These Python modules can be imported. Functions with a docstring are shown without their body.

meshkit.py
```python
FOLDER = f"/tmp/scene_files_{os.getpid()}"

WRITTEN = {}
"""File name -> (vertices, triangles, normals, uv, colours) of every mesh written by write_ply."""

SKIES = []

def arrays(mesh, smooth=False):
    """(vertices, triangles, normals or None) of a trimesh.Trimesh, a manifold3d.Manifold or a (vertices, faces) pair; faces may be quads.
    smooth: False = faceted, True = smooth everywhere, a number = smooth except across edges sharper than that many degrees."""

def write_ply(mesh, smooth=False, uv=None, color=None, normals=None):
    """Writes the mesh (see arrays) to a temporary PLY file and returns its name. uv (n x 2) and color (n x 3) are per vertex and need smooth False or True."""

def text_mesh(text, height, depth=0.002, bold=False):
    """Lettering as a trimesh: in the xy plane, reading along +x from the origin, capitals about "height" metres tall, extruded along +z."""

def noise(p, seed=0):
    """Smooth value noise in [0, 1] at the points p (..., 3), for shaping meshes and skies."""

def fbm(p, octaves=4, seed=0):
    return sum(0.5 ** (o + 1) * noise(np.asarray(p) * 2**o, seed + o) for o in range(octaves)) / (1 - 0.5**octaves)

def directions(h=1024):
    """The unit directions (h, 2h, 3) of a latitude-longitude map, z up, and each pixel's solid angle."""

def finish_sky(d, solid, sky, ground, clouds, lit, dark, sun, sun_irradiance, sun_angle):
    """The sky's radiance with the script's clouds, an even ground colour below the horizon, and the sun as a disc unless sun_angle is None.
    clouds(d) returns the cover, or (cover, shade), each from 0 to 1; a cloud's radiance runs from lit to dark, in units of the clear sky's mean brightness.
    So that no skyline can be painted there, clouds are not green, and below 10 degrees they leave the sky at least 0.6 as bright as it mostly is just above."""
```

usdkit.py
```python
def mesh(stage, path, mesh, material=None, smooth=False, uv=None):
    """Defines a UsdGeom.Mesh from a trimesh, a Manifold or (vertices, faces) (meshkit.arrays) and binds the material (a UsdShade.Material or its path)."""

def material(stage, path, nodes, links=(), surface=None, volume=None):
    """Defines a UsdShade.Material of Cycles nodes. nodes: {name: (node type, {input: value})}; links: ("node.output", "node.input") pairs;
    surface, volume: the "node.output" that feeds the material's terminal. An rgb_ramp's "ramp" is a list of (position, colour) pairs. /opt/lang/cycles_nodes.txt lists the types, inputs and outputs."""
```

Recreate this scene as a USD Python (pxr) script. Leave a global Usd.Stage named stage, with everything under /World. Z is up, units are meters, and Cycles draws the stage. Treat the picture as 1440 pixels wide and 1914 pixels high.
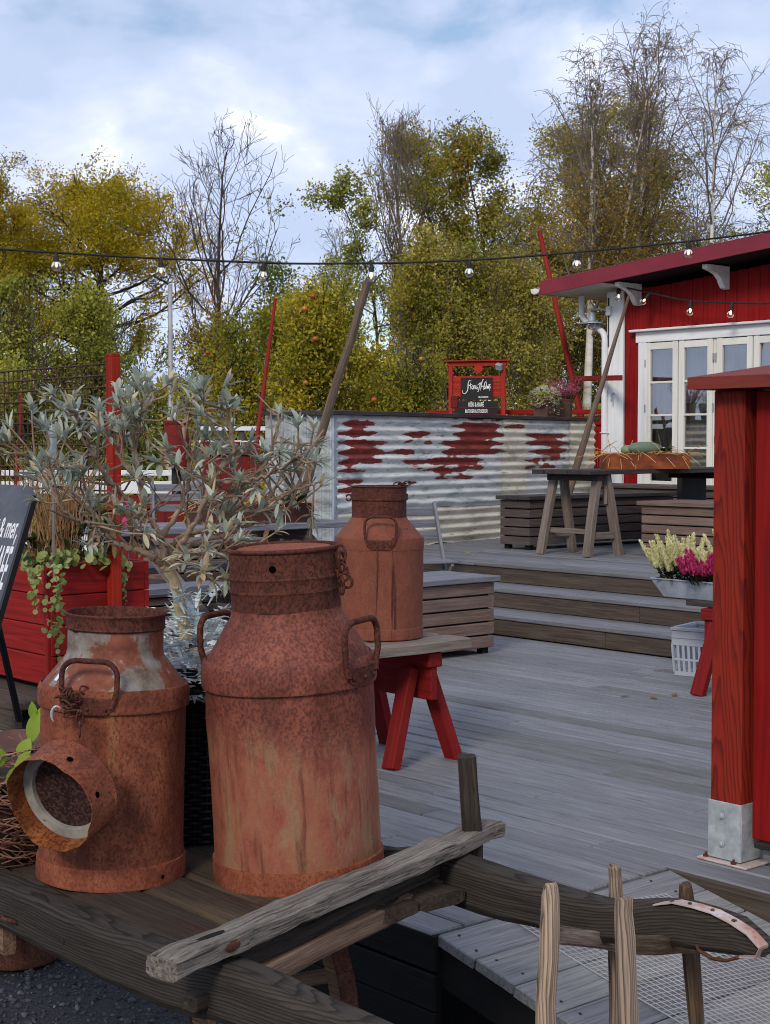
import math, random
import numpy as np
import trimesh
import meshkit, usdkit
from pxr import Usd, UsdGeom, UsdLux, UsdShade, Gf, Sdf, Vt

stage = Usd.Stage.CreateInMemory()
UsdGeom.SetStageUpAxis(stage, 'Z')
UsdGeom.Xform.Define(stage, '/World')
UsdGeom.Scope.Define(stage, '/World/Looks')
T = Sdf.ValueTypeNames
PI = math.pi

# ------------------------------------------------------------------ camera, sky, sun, exposure
CAM_Z, PITCH = 1.55, math.atan2(957 - 835, 2880)
cam = UsdGeom.Camera.Define(stage, '/World/camera')
cam.CreateHorizontalApertureAttr(36.0)
cam.CreateVerticalApertureAttr(36.0 * 1024 / 770)
cam.CreateFocalLengthAttr(72.0)
cam.CreateClippingRangeAttr((0.05, 5000.0))
cam.CreateExposureAttr(0.52)
cam.AddTranslateOp().Set((0, 0, CAM_Z))
cam.AddRotateXOp().Set(90 - math.degrees(PITCH))

SUN_AZ, SUN_EL = math.radians(200), math.radians(34)      # azimuth from +y towards +x
sx, sy, sz = math.sin(SUN_AZ) * math.cos(SUN_EL), math.cos(SUN_AZ) * math.cos(SUN_EL), math.sin(SUN_EL)
sun = UsdLux.DistantLight.Define(stage, '/World/sun')
sun.CreateIntensityAttr(0.38)
sun.CreateAngleAttr(14.0)
sun.CreateColorAttr((1.0, 0.92, 0.80))
sun.CreateNormalizeAttr(True)
z = Gf.Vec3d(sx, sy, sz)
rot = Gf.Rotation(Gf.Vec3d(0, 0, 1), z)
sun.AddTransformOp().Set(Gf.Matrix4d().SetRotate(rot))

sky_mat = usdkit.material(stage, '/World/Looks/sky_clouds', {
    'tc': ('texture_coordinate', {}),
    'sky': ('sky_texture', {'sky_type': 'single_scattering', 'sun_disc': False, 'sun_elevation': SUN_EL, 'sun_rotation': SUN_AZ, 
                            'altitude': 50.0, 'air_density': 1.0, 'aerosol_density': 0.6, 'ozone_density': 1.6}),
    'm1': ('mapping', {'location': (3.1, 0.4, 1.7), 'scale': (2.6, 2.6, 5.0)}),
    'n1': ('noise_texture', {'scale': 1.9, 'detail': 8.0, 'roughness': 0.52, 'distortion': 0.2}),
    'r1': ('rgb_ramp', {'ramp': [(0.0, (1, 1, 1)), (0.47, (1, 1, 1)), (0.55, (0.8, 0.8, 0.8)), (0.62, (0.2, 0.2, 0.2)), (1.0, (0.05, 0.05, 0.05))]}),
    'm2': ('mapping', {'location': (7.7, 2.2, 0.3), 'scale': (2.4, 2.4, 4.6)}),
    'n2': ('noise_texture', {'scale': 3.2, 'detail': 8.0, 'roughness': 0.52, 'distortion': 0.35}),
    'r2': ('rgb_ramp', {'ramp': [(0.0, (4.2, 5.2, 7.3)), (0.40, (4.7, 5.6, 7.6)), (0.52, (5.8, 6.5, 8.6)), (0.60, (6.9, 7.5, 9.4)), (0.66, (9.2, 9.6, 10.8)), (0.73, (12, 12.1, 12.4)), (1.0, (13, 13, 13))]}),
    'mx': ('mix_color', {'use_clamp': False}),
    'bg': ('background_shader', {'strength': 0.088}),
}, [('tc.generated', 'm1.vector'), ('tc.generated', 'm2.vector'), ('m1.vector', 'n1.vector'), ('n1.fac', 'r1.fac'), ('m2.vector', 'n2.vector'), ('n2.fac', 'r2.fac'),
    ('r1.color', 'mx.fac'), ('sky.color', 'mx.a'), ('r2.color', 'mx.b'), ('mx.result', 'bg.color')], surface='bg.background')
dome = UsdLux.DomeLight.Define(stage, '/World/sky')
UsdShade.MaterialBindingAPI.Apply(dome.GetPrim()).Bind(sky_mat)
dome.GetPrim().SetCustomDataByKey('kind', 'structure')

# ------------------------------------------------------------------ frames: the deck runs along a (towards the right, nearer) and v (towards the right, farther)
TH = math.atan2(2478, 2880)
CA, SA = math.sin(TH), math.cos(TH)         # r = (CA, -SA), v = (SA, CA)
ROT = -math.degrees(math.atan2(SA, CA))


def W(a, v, zz=0.0):
    return np.array([CA * a + SA * v, -SA * a + CA * v, zz])


def AV(x, y):
    return CA * x - SA * y, SA * x + CA * y


def at(px, py, y):
    """World point at distance y from the viewpoint, read off the photograph's sight lines."""
    xc, yc = (px - 720) / 2880, (957 - py) / 2880
    d = np.array([xc, math.cos(PITCH) + yc * math.sin(PITCH), -math.sin(PITCH) + yc * math.cos(PITCH)])
    return np.array([0, 0, CAM_Z]) + d * (y / d[1])


def atz(px, py, zz):
    d = at(px, py, 1.0) - np.array([0, 0, CAM_Z])
    return np.array([0, 0, CAM_Z]) + d * ((zz - CAM_Z) / d[2])


# ------------------------------------------------------------------ mesh helpers
class G:
    """Collects shapes into one mesh: vertices, triangles, grain coordinates co and a tone per vertex."""

    def __init__(self):
        self.v, self.f, self.c, self.t, self.n = [], [], [], [], 0

    def add(self, v, f, co=None, tone=0.0):
        v, f = np.asarray(v, float), np.asarray(f, int)
        if f.shape[1] == 4:
            f = np.vstack([f[:, [0, 1, 2]], f[:, [0, 2, 3]]])
        self.v.append(v)
        self.f.append(f + self.n)
        self.c.append(v if co is None else np.asarray(co, float))
        self.t.append(np.broadcast_to(np.asarray(tone, float), (len(v),)))
        self.n += len(v)
        return self

    def out(self):
        return np.vstack(self.v), np.vstack(self.f), np.vstack(self.c), np.concatenate(self.t)


rng = np.random.default_rng(7)


def off():
    return rng.uniform(-40, 40, 3)


def basis(x, zhint=(0, 0, 1)):
    x = np.asarray(x, float) / np.linalg.norm(x)
    zz = np.asarray(zhint, float) - np.dot(zhint, x) * x
    if np.linalg.norm(zz) < 1e-4:
        zz = np.array([0, 1.0, 0]) - x[1] * x
    zz /= np.linalg.norm(zz)
    return np.stack([x, np.cross(zz, x), zz], 1)


def xf(v, M=None, loc=None):
    v = np.asarray(v, float)
    if M is not None:
        v = v @ np.asarray(M).T
    return v if loc is None else v + np.asarray(loc)


def chamfer_box(l, w, h, b):
    """Box centred on the origin with chamfered edges, 44 triangles."""
    s = np.array([[i, j, k] for i in (-1, 1) for j in (-1, 1) for k in (-1, 1)], float)
    H = np.array([l, w, h]) / 2
    b = min(b, 0.45 * min(l, w, h))
    V = np.zeros((8, 3, 3))
    for ax in range(3):
        q = H - b
        q[ax] = H[ax]
        V[:, ax] = s * q
    idx = lambda c, ax: c * 3 + ax  # noqa: E731
    cid = lambda i, j, k: i * 4 + j * 2 + k  # noqa: E731
    F = []
    for ax in range(3):
        o = [x for x in range(3) if x != ax]
        for sgn in (0, 1):
            q = []
            for (p, r) in ((0, 0), (1, 0), (1, 1), (0, 1)):
                c = [0, 0, 0]
                c[ax], c[o[0]], c[o[1]] = sgn, p, r
                q.append(idx(cid(*c), ax))
            F.append(q if (sgn == 1) == (ax != 1) else q[::-1])
        for p in (0, 1):
            for r in (0, 1):
                c0, c1 = [0, 0, 0], [0, 0, 0]
                c0[o[0]] = c1[o[0]] = p
                c0[o[1]] = c1[o[1]] = r
                c1[ax] = 1
                q = [idx(cid(*c0), o[0]), idx(cid(*c1), o[0]), idx(cid(*c1), o[1]), idx(cid(*c0), o[1])]
                F.append(q)
    F3 = []
    for q in F:
        F3 += [[q[0], q[1], q[2]], [q[0], q[2], q[3]]]
    for c in range(8):
        F3.append([idx(c, 0), idx(c, 1), idx(c, 2)])
    V = V.reshape(-1, 3)
    F3 = np.array(F3)
    tri = V[F3]
    nn = np.cross(tri[:, 1] - tri[:, 0], tri[:, 2] - tri[:, 0])
    flip = (nn * tri.mean(1)).sum(1) < 0
    F3[flip] = F3[flip][:, ::-1]
    return V, F3


def box(g, c, size, M=None, b=0.003, jit=0.0, o=None, tone=0.0):
    """size = (along the grain, across, thick), axes given by the columns of M."""
    v, f = chamfer_box(*size, b)
    if jit:
        v = v + rng.normal(0, jit, (8, 1, 3)).repeat(3, 1).reshape(-1, 3)
    co = v + (off() if o is None else o)
    return g.add(xf(v, M, c), f, co, tone)


def bar(g, p, q, w, h, up=(0, 0, 1), b=0.003, jit=0.0, ext=0.0, taper=None, n=1, wob=0.0, tone=0.0, o=None):
    """A beam from p to q."""
    p, q = np.asarray(p, float), np.asarray(q, float)
    d = q - p
    L = np.linalg.norm(d) + 2 * ext
    M = basis(d, up)
    if n == 1 and not taper:
        return box(g, (p + q) / 2, (L, w, h), M, b, jit, tone=tone)
    # rougher: cross sections along the length
    xs = np.linspace(-L / 2, L / 2, n + 1)
    k = 8
    cb = min(0.42, b / min(w, h) * 2)
    prof = np.array([(-.5, -.5 + cb * .5), (-.5, .5 - cb * .5), (-.5 + cb * .5, .5), (.5 - cb * .5, .5), (.5, .5 - cb * .5), (.5, -.5 + cb * .5), (.5 - cb * .5, -.5), (-.5 + cb * .5, -.5)])
    V = []
    nz = rng.normal(0, wob, (n + 5, k, 2)) + rng.normal(0, wob * 1.6, (n + 5, 1, 2))
    nz = (nz[:-4] + 2 * nz[1:-3] + 3 * nz[2:-2] + 2 * nz[3:-1] + nz[4:]) / 5.5
    for i, x in enumerate(xs):
        s = 1.0 if not taper else taper[0] + (taper[1] - taper[0]) * i / n
        e = prof * [w * s, h * s] + nz[i]
        V.append(np.c_[np.full(k, x), e])
    V = np.vstack(V)
    F = []
    for i in range(n):
        for j in range(k):
            F.append([i * k + j, i * k + (j + 1) % k, (i + 1) * k + (j + 1) % k, (i + 1) * k + j])
    F3 = [[q0[0], q0[1], q0[2]] for q0 in F] + [[q0[0], q0[2], q0[3]] for q0 in F]
    for j in range(1, k - 1):
        F3.append([0, j + 1, j])
        F3.append([n * k, n * k + j, n * k + j + 1])
    F3 = np.array(F3)
    m = trimesh.Trimesh(V, F3, process=False)
    if m.volume < 0:
        F3 = F3[:, ::-1]
    return g.add(xf(V, M, (p + q) / 2), F3, V + (off() if o is None else o), tone)


def tube(g, pts, rad, sides=8, caps=True, closed=False, tone=0.0, o=None):
    p = np.asarray(pts, float)
    n = len(p)
    rad = np.broadcast_to(np.asarray(rad, float), (n,))
    t = (np.roll(p, -1, 0) - np.roll(p, 1, 0)) if closed else np.gradient(p, axis=0)
    t /= np.linalg.norm(t, axis=1, keepdims=True) + 1e-12
    ref = np.array([0, 0, 1.0]) if abs(t[:, 2]).mean() < 0.8 else np.array([1.0, 0.2, 0])
    a = np.cross(t, ref)
    a /= np.linalg.norm(a, axis=1, keepdims=True) + 1e-9
    if n > 8 and not closed:      # carry the frame along, so that bends do not twist it
        for i in range(1, n):
            a[i] = a[i - 1] - np.dot(a[i - 1], t[i]) * t[i]
            a[i] /= np.linalg.norm(a[i]) + 1e-12
    b = np.cross(t, a)
    an = np.arange(sides) * 2 * PI / sides
    V = (p[:, None] + rad[:, None, None] * (np.cos(an)[None, :, None] * a[:, None] + np.sin(an)[None, :, None] * b[:, None])).reshape(-1, 3)
    i, j = np.meshgrid(np.arange(n if closed else n - 1), np.arange(sides), indexing='ij')
    i2 = (i + 1) % n
    q = np.stack([i * sides + j, i2 * sides + j, i2 * sides + (j + 1) % sides, i * sides + (j + 1) % sides], -1).reshape(-1, 4)
    F = np.vstack([q[:, [0, 2, 1]], q[:, [0, 3, 2]]])
    F = F[:, ::-1]
    s = np.concatenate([[0], np.cumsum(np.linalg.norm(np.diff(p, axis=0), axis=1))])
    co = np.stack([np.repeat(s, sides), np.tile(np.cos(an), n) * np.repeat(rad, sides), np.tile(np.sin(an), n) * np.repeat(rad, sides)], 1) + (off() if o is None else o)
    if caps and not closed:
        V = np.vstack([V, p[:1], p[-1:]])
        co = np.vstack([co, co[:1], co[-2:-1]])
        c0, c1 = n * sides, n * sides + 1
        jj = np.arange(sides)
        F = np.vstack([F, np.stack([np.full(sides, c0), jj, (jj + 1) % sides], 1)[:, ::-1][:, [0, 1, 2]], np.stack([np.full(sides, c1), (n - 1) * sides + (jj + 1) % sides, (n - 1) * sides + jj], 1)[:, ::-1]])
    tri = V[F[:200]]
    return g.add(V, F, co, tone)


def lathe(g, prof, n=64, M=None, loc=None, a0=0.0, a1=2 * PI, dr=None, tone=0.0):
    """Turns profile points (r, z) about z. dr(angle, z) shifts the radius (dents)."""
    prof = np.asarray(prof, float)
    full = abs(a1 - a0 - 2 * PI) < 1e-6
    an = np.linspace(a0, a1, n + (0 if full else 1), endpoint=not full)
    m = len(an)
    R = np.repeat(prof[:, :1], m, 1)
    Z = np.repeat(prof[:, 1:], m, 1)
    A = np.repeat(an[None], len(prof), 0)
    if dr is not None:
        R = np.maximum(R + dr(A, Z) * np.minimum(1, R / 0.05), 0)
    V = np.stack([R * np.cos(A), R * np.sin(A), Z], -1).reshape(-1, 3)
    i, j = np.meshgrid(np.arange(len(prof) - 1), np.arange(m if full else m - 1), indexing='ij')
    j2 = (j + 1) % m
    q = np.stack([i * m + j, i * m + j2, (i + 1) * m + j2, (i + 1) * m + j], -1).reshape(-1, 4)
    return g.add(xf(V, M, loc), q, V, tone)


def ellipsoid(g, c, r, sub=2, noise=0.0, tone=0.0, M=None):
    m = trimesh.creation.icosphere(sub, 1.0)
    v = np.array(m.vertices)
    if noise:
        v = v * (1 + noise * (meshkit.fbm(v * 2.2 + rng.uniform(0, 50, 3)) - 0.5)[:, None] * 2)
    v = v * np.asarray(r)
    return g.add(xf(v, M, c), m.faces, v + off(), tone)


def sheet(g, nx, ny, fn, tone=None, two=False):
    """A grid surface; fn(x, y) with x, y in 0..1 gives the points."""
    X, Y = np.meshgrid(np.linspace(0, 1, nx + 1), np.linspace(0, 1, ny + 1), indexing='ij')
    P = fn(X, Y).reshape(-1, 3)
    i, j = np.meshgrid(np.arange(nx), np.arange(ny), indexing='ij')
    k = ny + 1
    q = np.stack([i * k + j, (i + 1) * k + j, (i + 1) * k + j + 1, i * k + j + 1], -1).reshape(-1, 4)
    return g.add(P, q, P, 0.0 if tone is None else tone)


COUNT = {}


def numbered(parent, name):
    k = COUNT[(parent, name)] = COUNT.get((parent, name), -1) + 1
    return f'{parent}/{name}' if k == 0 else f'{parent}/{name}_{k:03d}'


def tag(prim, label=None, cat=None, group=None, kind=None):
    for k, x in (('label', label), ('category', cat), ('group', group), ('kind', kind)):
        if x:
            prim.SetCustomDataByKey(k, x)
    return prim


def thing(name, label=None, cat=None, loc=(0, 0, 0), rotz=0.0, group=None, kind=None, R=None):
    x = UsdGeom.Xform.Define(stage, numbered('/World', name))
    M = np.eye(4)
    c, s = math.cos(math.radians(rotz)), math.sin(math.radians(rotz))
    M[:3, :3] = np.array([[c, -s, 0], [s, c, 0], [0, 0, 1]]) @ (np.eye(3) if R is None else R)
    M[:3, 3] = loc
    x.AddTransformOp().Set(Gf.Matrix4d(*M.T.ravel().tolist()))
    return tag(x.GetPrim(), label, cat, group, kind)


def put(parent, name, g, mat, smooth=False, label=None, cat=None, group=None, kind=None, split=None):
    """One Mesh prim. parent: prim or None for the top level."""
    base = '/World' if parent is None else str(parent.GetPath())
    path = numbered(base, name)
    v, f, co, t = g.out()
    n = None
    if split:
        v, f, n = meshkit.arrays(trimesh.Trimesh(v, f, process=False), split)
        co, t = v, np.zeros(len(v))
    elif smooth:
        n = np.zeros_like(v)
        fn = np.cross(v[f[:, 1]] - v[f[:, 0]], v[f[:, 2]] - v[f[:, 0]])
        for k in range(3):
            np.add.at(n, f[:, k], fn)
        n /= np.linalg.norm(n, axis=1, keepdims=True) + 1e-20
    m = UsdGeom.Mesh.Define(stage, path)
    m.CreatePointsAttr(Vt.Vec3fArray.FromNumpy(v.astype(np.float32)))
    m.CreateFaceVertexCountsAttr(Vt.IntArray.FromNumpy(np.full(len(f), 3, np.int32)))
    m.CreateFaceVertexIndicesAttr(Vt.IntArray.FromNumpy(f.astype(np.int32).ravel()))
    m.CreateSubdivisionSchemeAttr('none')
    if n is not None:
        m.CreateNormalsAttr(Vt.Vec3fArray.FromNumpy(n.astype(np.float32)))
        m.SetNormalsInterpolation('vertex')
    pv = UsdGeom.PrimvarsAPI(m)
    pv.CreatePrimvar('co', T.Float3Array, 'vertex').Set(Vt.Vec3fArray.FromNumpy(co.astype(np.float32)))
    pv.CreatePrimvar('tone', T.FloatArray, 'vertex').Set(Vt.FloatArray.FromNumpy(t.astype(np.float32)))
    UsdShade.MaterialBindingAPI.Apply(m.GetPrim()).Bind(MAT[mat])
    return tag(m.GetPrim(), label, cat, group, kind)


def blades(parent, name, items, mat, limit=290, smooth=False, rest='foliage'):
    """Leaves as parts of their own, up to the limit; the others joined."""
    more = G()
    for i, (fn, args, kw) in enumerate(items):
        if i < limit:
            gg = G()
            fn(gg, *args, **kw)
            put(parent, name, gg, mat, smooth=smooth)
        else:
            fn(more, *args, **kw)
    if more.n:
        put(parent, rest, more, mat, smooth=smooth, kind='stuff')


def copy_of(prim, loc, rotz=0.0, label=None, group=None, R=None):
    """A copy of a thing with all its parts."""
    was = prim.GetCustomData()
    t = thing(prim.GetName(), label or was.get('label'), was.get('category'), loc, rotz, group or was.get('group'), R=R)
    t.GetReferences().AddInternalReference(prim.GetPath())
    t.SetInstanceable(True)
    return t


# ------------------------------------------------------------------ materials
MAT = {}


def surf(name, ramp, sc=(1, 1, 1), detail=6, rough=0.6, dist=0.0, rgh=0.75, bump=0.35, bd=0.003, over=(), spec=0.3, metal=0.0, coord='co', tone=None, transl=0.0, bsc=None, coat=0.0):
    """Colour from a noise along the grain coordinates, with further noise masks laid over it."""
    N = {'m': ('mapping', {'scale': sc}), 'n': ('noise_texture', {'scale': 1.0, 'detail': detail, 'roughness': rough, 'distortion': dist}),
         'r': ('rgb_ramp', {'ramp': ramp}), 'p': ('principled_bsdf', {'roughness': rgh, 'specular_ior_level': spec, 'metallic': metal, 'coat_weight': coat, 'coat_roughness': 0.25})}
    if coord == 'co':
        N['c'] = ('attribute', {'attribute': 'co'})
        C = 'c.vector'
    else:
        N['c'] = ('geometry', {})
        C = 'c.position'
    L = [(C, 'm.vector'), ('m.vector', 'n.vector'), ('n.fac', 'r.fac')]
    cur = 'r.color'
    for i, (s, lo, hi, col, amt) in enumerate(over):
        N[f'm{i}'] = ('mapping', {'scale': s, 'location': (3.7 * i + 1.3, 1.9 * i, 5.1 - i)})
        N[f'n{i}'] = ('noise_texture', {'scale': 1.0, 'detail': 5.0, 'roughness': 0.62})
        N[f'g{i}'] = ('map_range', {'from_min': lo, 'from_max': hi, 'to_min': 0.0, 'to_max': amt, 'clamp': True})
        N[f'x{i}'] = ('mix_color', {'b': col, 'use_clamp': False})
        L += [(C, f'm{i}.vector'), (f'm{i}.vector', f'n{i}.vector'), (f'n{i}.fac', f'g{i}.value'), (f'g{i}.result', f'x{i}.fac'), (cur, f'x{i}.a')]
        cur = f'x{i}.result'
    if tone:
        N['ta'] = ('attribute', {'attribute': 'tone'})
        N['tr'] = ('rgb_ramp', {'ramp': tone})
        N['tx'] = ('mix', {'mix_type': 'multiply', 'fac': 1.0})
        L += [('ta.fac', 'tr.fac'), (cur, 'tx.color1'), ('tr.color', 'tx.color2')]
        cur = 'tx.color'
    L.append((cur, 'p.base_color'))
    if bump:
        N['b'] = ('bump', {'strength': bump, 'distance': bd})
        if bsc:
            N['bm'] = ('mapping', {'scale': bsc})
            N['bn'] = ('noise_texture', {'scale': 1.0, 'detail': 6.0, 'roughness': 0.65})
            L += [(C, 'bm.vector'), ('bm.vector', 'bn.vector'), ('bn.fac', 'b.height')]
        else:
            L.append(('n.fac', 'b.height'))
        L.append(('b.normal', 'p.normal'))
    out = 'p.BSDF'
    if transl:
        N['t'] = ('translucent_bsdf', {})
        N['mc'] = ('mix_closure', {'fac': transl})
        L += [(cur, 't.color'), ('p.BSDF', 'mc.closure1'), ('t.BSDF', 'mc.closure2')]
        out = 'mc.closure'
    MAT[name] = usdkit.material(stage, f'/World/Looks/{name}', N, L, surface=out)


def s2l(r, g, b):
    return tuple(((c / 255) / 12.92 if c < 10 else ((c / 255 + 0.055) / 1.055) ** 2.4) for c in (r, g, b))


def wood(name, dark, mid, light, rgh=0.8, over=(), bump=0.5, bd=0.003, spec=0.25, k=1.0, contrast=0.0, crack=0.45, blotch=0.4):
    surf(name, [(0.26 + contrast, dark), (0.48, mid), (0.74 - contrast, light)], sc=(3.0 * k, 78 * k, 78 * k), detail=9, rough=0.72, dist=0.08, rgh=rgh, bump=bump, bsc=(5 * k, 120 * k, 120 * k), bd=bd, spec=spec,
         over=(((0.22, 0.9, 0.9), 0.42, 0.72, tuple(0.62 * c for c in mid), blotch), ((0.3, 1.1, 1.1), 0.5, 0.75, tuple(min(1, 1.25 * c) for c in light), 0.3), *over,
               ((4.5 * k, 150 * k, 150 * k), 0.54, 0.63, tuple(0.4 * c for c in dark), crack)))
# weathered wood
wood('deck_light', s2l(84, 84, 87), s2l(114, 114, 117), s2l(140, 140, 144), rgh=0.66, spec=0.35, blotch=0.35)
wood('ramp_wood', s2l(96, 96, 95), s2l(132, 132, 130), s2l(158, 158, 156), rgh=0.75, blotch=0.35)
wood('deck_grey', s2l(80, 80, 83), s2l(106, 106, 109), s2l(132, 132, 136), rgh=0.62, spec=0.4, blotch=0.3, over=(((0.5, 1.6, 1.6), 0.55, 0.85, s2l(96, 94, 90), 0.5),))
wood('deck_warm', s2l(74, 73, 73), s2l(100, 99, 99), s2l(128, 127, 129), rgh=0.66, blotch=0.35, over=(((0.5, 2.0, 2.0), 0.54, 0.8, s2l(90, 84, 76), 0.5),))
wood('step_wood', s2l(46, 39, 34), s2l(72, 62, 54), s2l(98, 86, 75), contrast=0.02, over=(((0.8, 5, 5), 0.5, 0.8, s2l(90, 82, 68), 0.4),))
wood('slat_wood', s2l(76, 60, 52), s2l(108, 88, 78), s2l(134, 114, 104), over=(((0.6, 2, 2), 0.5, 0.8, s2l(104, 88, 80), 0.7),))
wood('slat_grey', s2l(52, 45, 43), s2l(78, 68, 65), s2l(104, 93, 90))
wood('table_grey', s2l(72, 72, 76), s2l(106, 106, 112), s2l(140, 140, 148), rgh=0.65)
wood('table_dark', s2l(34, 30, 29), s2l(56, 51, 50), s2l(84, 78, 78))
wood('leg_wood', s2l(76, 66, 58), s2l(112, 100, 90), s2l(146, 134, 124))
wood('old_pale', s2l(64, 57, 50), s2l(108, 99, 90), s2l(152, 144, 134), crack=0.8, bump=1.0, bd=0.006, contrast=0.03, over=(((3, 22, 22), 0.62, 0.74, s2l(52, 42, 34), 0.8), ((0.9, 3, 3), 0.55, 0.8, s2l(112, 98, 78), 0.6)))
wood('old_dark', s2l(28, 24, 21), s2l(52, 45, 38), s2l(84, 75, 63), crack=0.7, bump=1.0, bd=0.006, contrast=0.03, over=(((3, 20, 20), 0.6, 0.75, s2l(30, 24, 20), 0.8), ((0.8, 3, 3), 0.55, 0.8, s2l(92, 80, 58), 0.5)))
wood('old_brown', s2l(70, 50, 38), s2l(118, 92, 74), s2l(158, 132, 112), bump=0.8, bd=0.005, over=(((1.2, 5, 5), 0.55, 0.75, s2l(90, 50, 30), 0.6),))
wood('cart_floor', s2l(32, 26, 22), s2l(58, 48, 40), s2l(88, 74, 62), rgh=0.85, bump=0.8, bd=0.005, over=(((1.4, 4, 4), 0.5, 0.68, s2l(104, 86, 62), 0.5), ((2.2, 5, 5), 0.56, 0.68, s2l(64, 28, 20), 0.7)))
wood('fascia_black', s2l(11, 10, 10), s2l(18, 17, 16), s2l(28, 25, 24))  # near black: shade below the cart put into the board colour
wood('stake_pale', s2l(96, 78, 64), s2l(148, 126, 108), s2l(196, 176, 156), crack=0.75, contrast=0.06, bump=1.0, bd=0.004, over=(((1.6, 22, 22), 0.5, 0.66, s2l(104, 80, 62), 0.7),))
wood('stake_brown', s2l(54, 40, 28), s2l(98, 76, 56), s2l(152, 130, 106), bump=0.9, bd=0.005, contrast=0.05, over=(((2.0, 12, 12), 0.5, 0.66, s2l(58, 42, 30), 0.8),))
wood('pole_wood', s2l(66, 50, 40), s2l(112, 94, 80), s2l(146, 130, 116), bump=0.8, bd=0.006)
# paint
RED = s2l(150, 16, 12)
for nm, r0, g0 in (('red_wall', s2l(130, 9, 8), 0.25), ('red_post', s2l(148, 34, 14), 0.9), ('red_panel', s2l(124, 6, 4), 0.2), ('red_lid', s2l(112, 44, 34), 0.5), ('red_trestle', s2l(116, 17, 14), 0.45), ('red_sign', s2l(160, 40, 28), 0.3), ('red_planter', s2l(132, 20, 16), 0.35), ('red_pole', s2l(130, 30, 22), 0.4), ('red_far', s2l(108, 24, 20), 0.3)):
    surf(nm, [(0.32, tuple(0.62 * c for c in r0)), (0.5, r0), (0.72, tuple(min(1, 1.25 * c + 0.004) for c in r0))], sc=(1.3, 34, 34), detail=7, dist=1.6, rgh=0.74, bump=0.35, bd=0.002, spec=0.22,
         over=(((0.9, 22, 22), 0.53, 0.66, tuple(0.45 * c for c in r0), g0), ((1.5, 1.5, 1.5), 0.5, 0.8, tuple(1.15 * c + 0.01 for c in r0), 0.4)))
MAT_knots = None
surf('red_metal', [(0.3, s2l(112, 20, 34)), (0.7, s2l(130, 27, 43))], sc=(3, 3, 3), rgh=0.42, bump=0.05, spec=0.45, over=(((0.7, 4, 4), 0.5, 0.8, s2l(106, 32, 42), 0.4),))
surf('white_paint', [(0.3, s2l(206, 206, 206)), (0.6, s2l(228, 228, 226))], sc=(1.2, 14, 14), rgh=0.5, bump=0.15, bd=0.002, over=(((1, 3, 3), 0.55, 0.8, s2l(190, 186, 180), 0.5), ((3, 9, 9), 0.66, 0.76, s2l(150, 140, 128), 0.5)))
surf('white_plain', [(0.3, s2l(205, 205, 206)), (0.7, s2l(226, 226, 226))], sc=(2, 2, 2), rgh=0.5, bump=0.0)
surf('cream_sash', [(0.3, s2l(200, 196, 186)), (0.6, s2l(220, 217, 208))], sc=(1.2, 14, 14), rgh=0.5, bump=0.1, bd=0.002)

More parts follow.
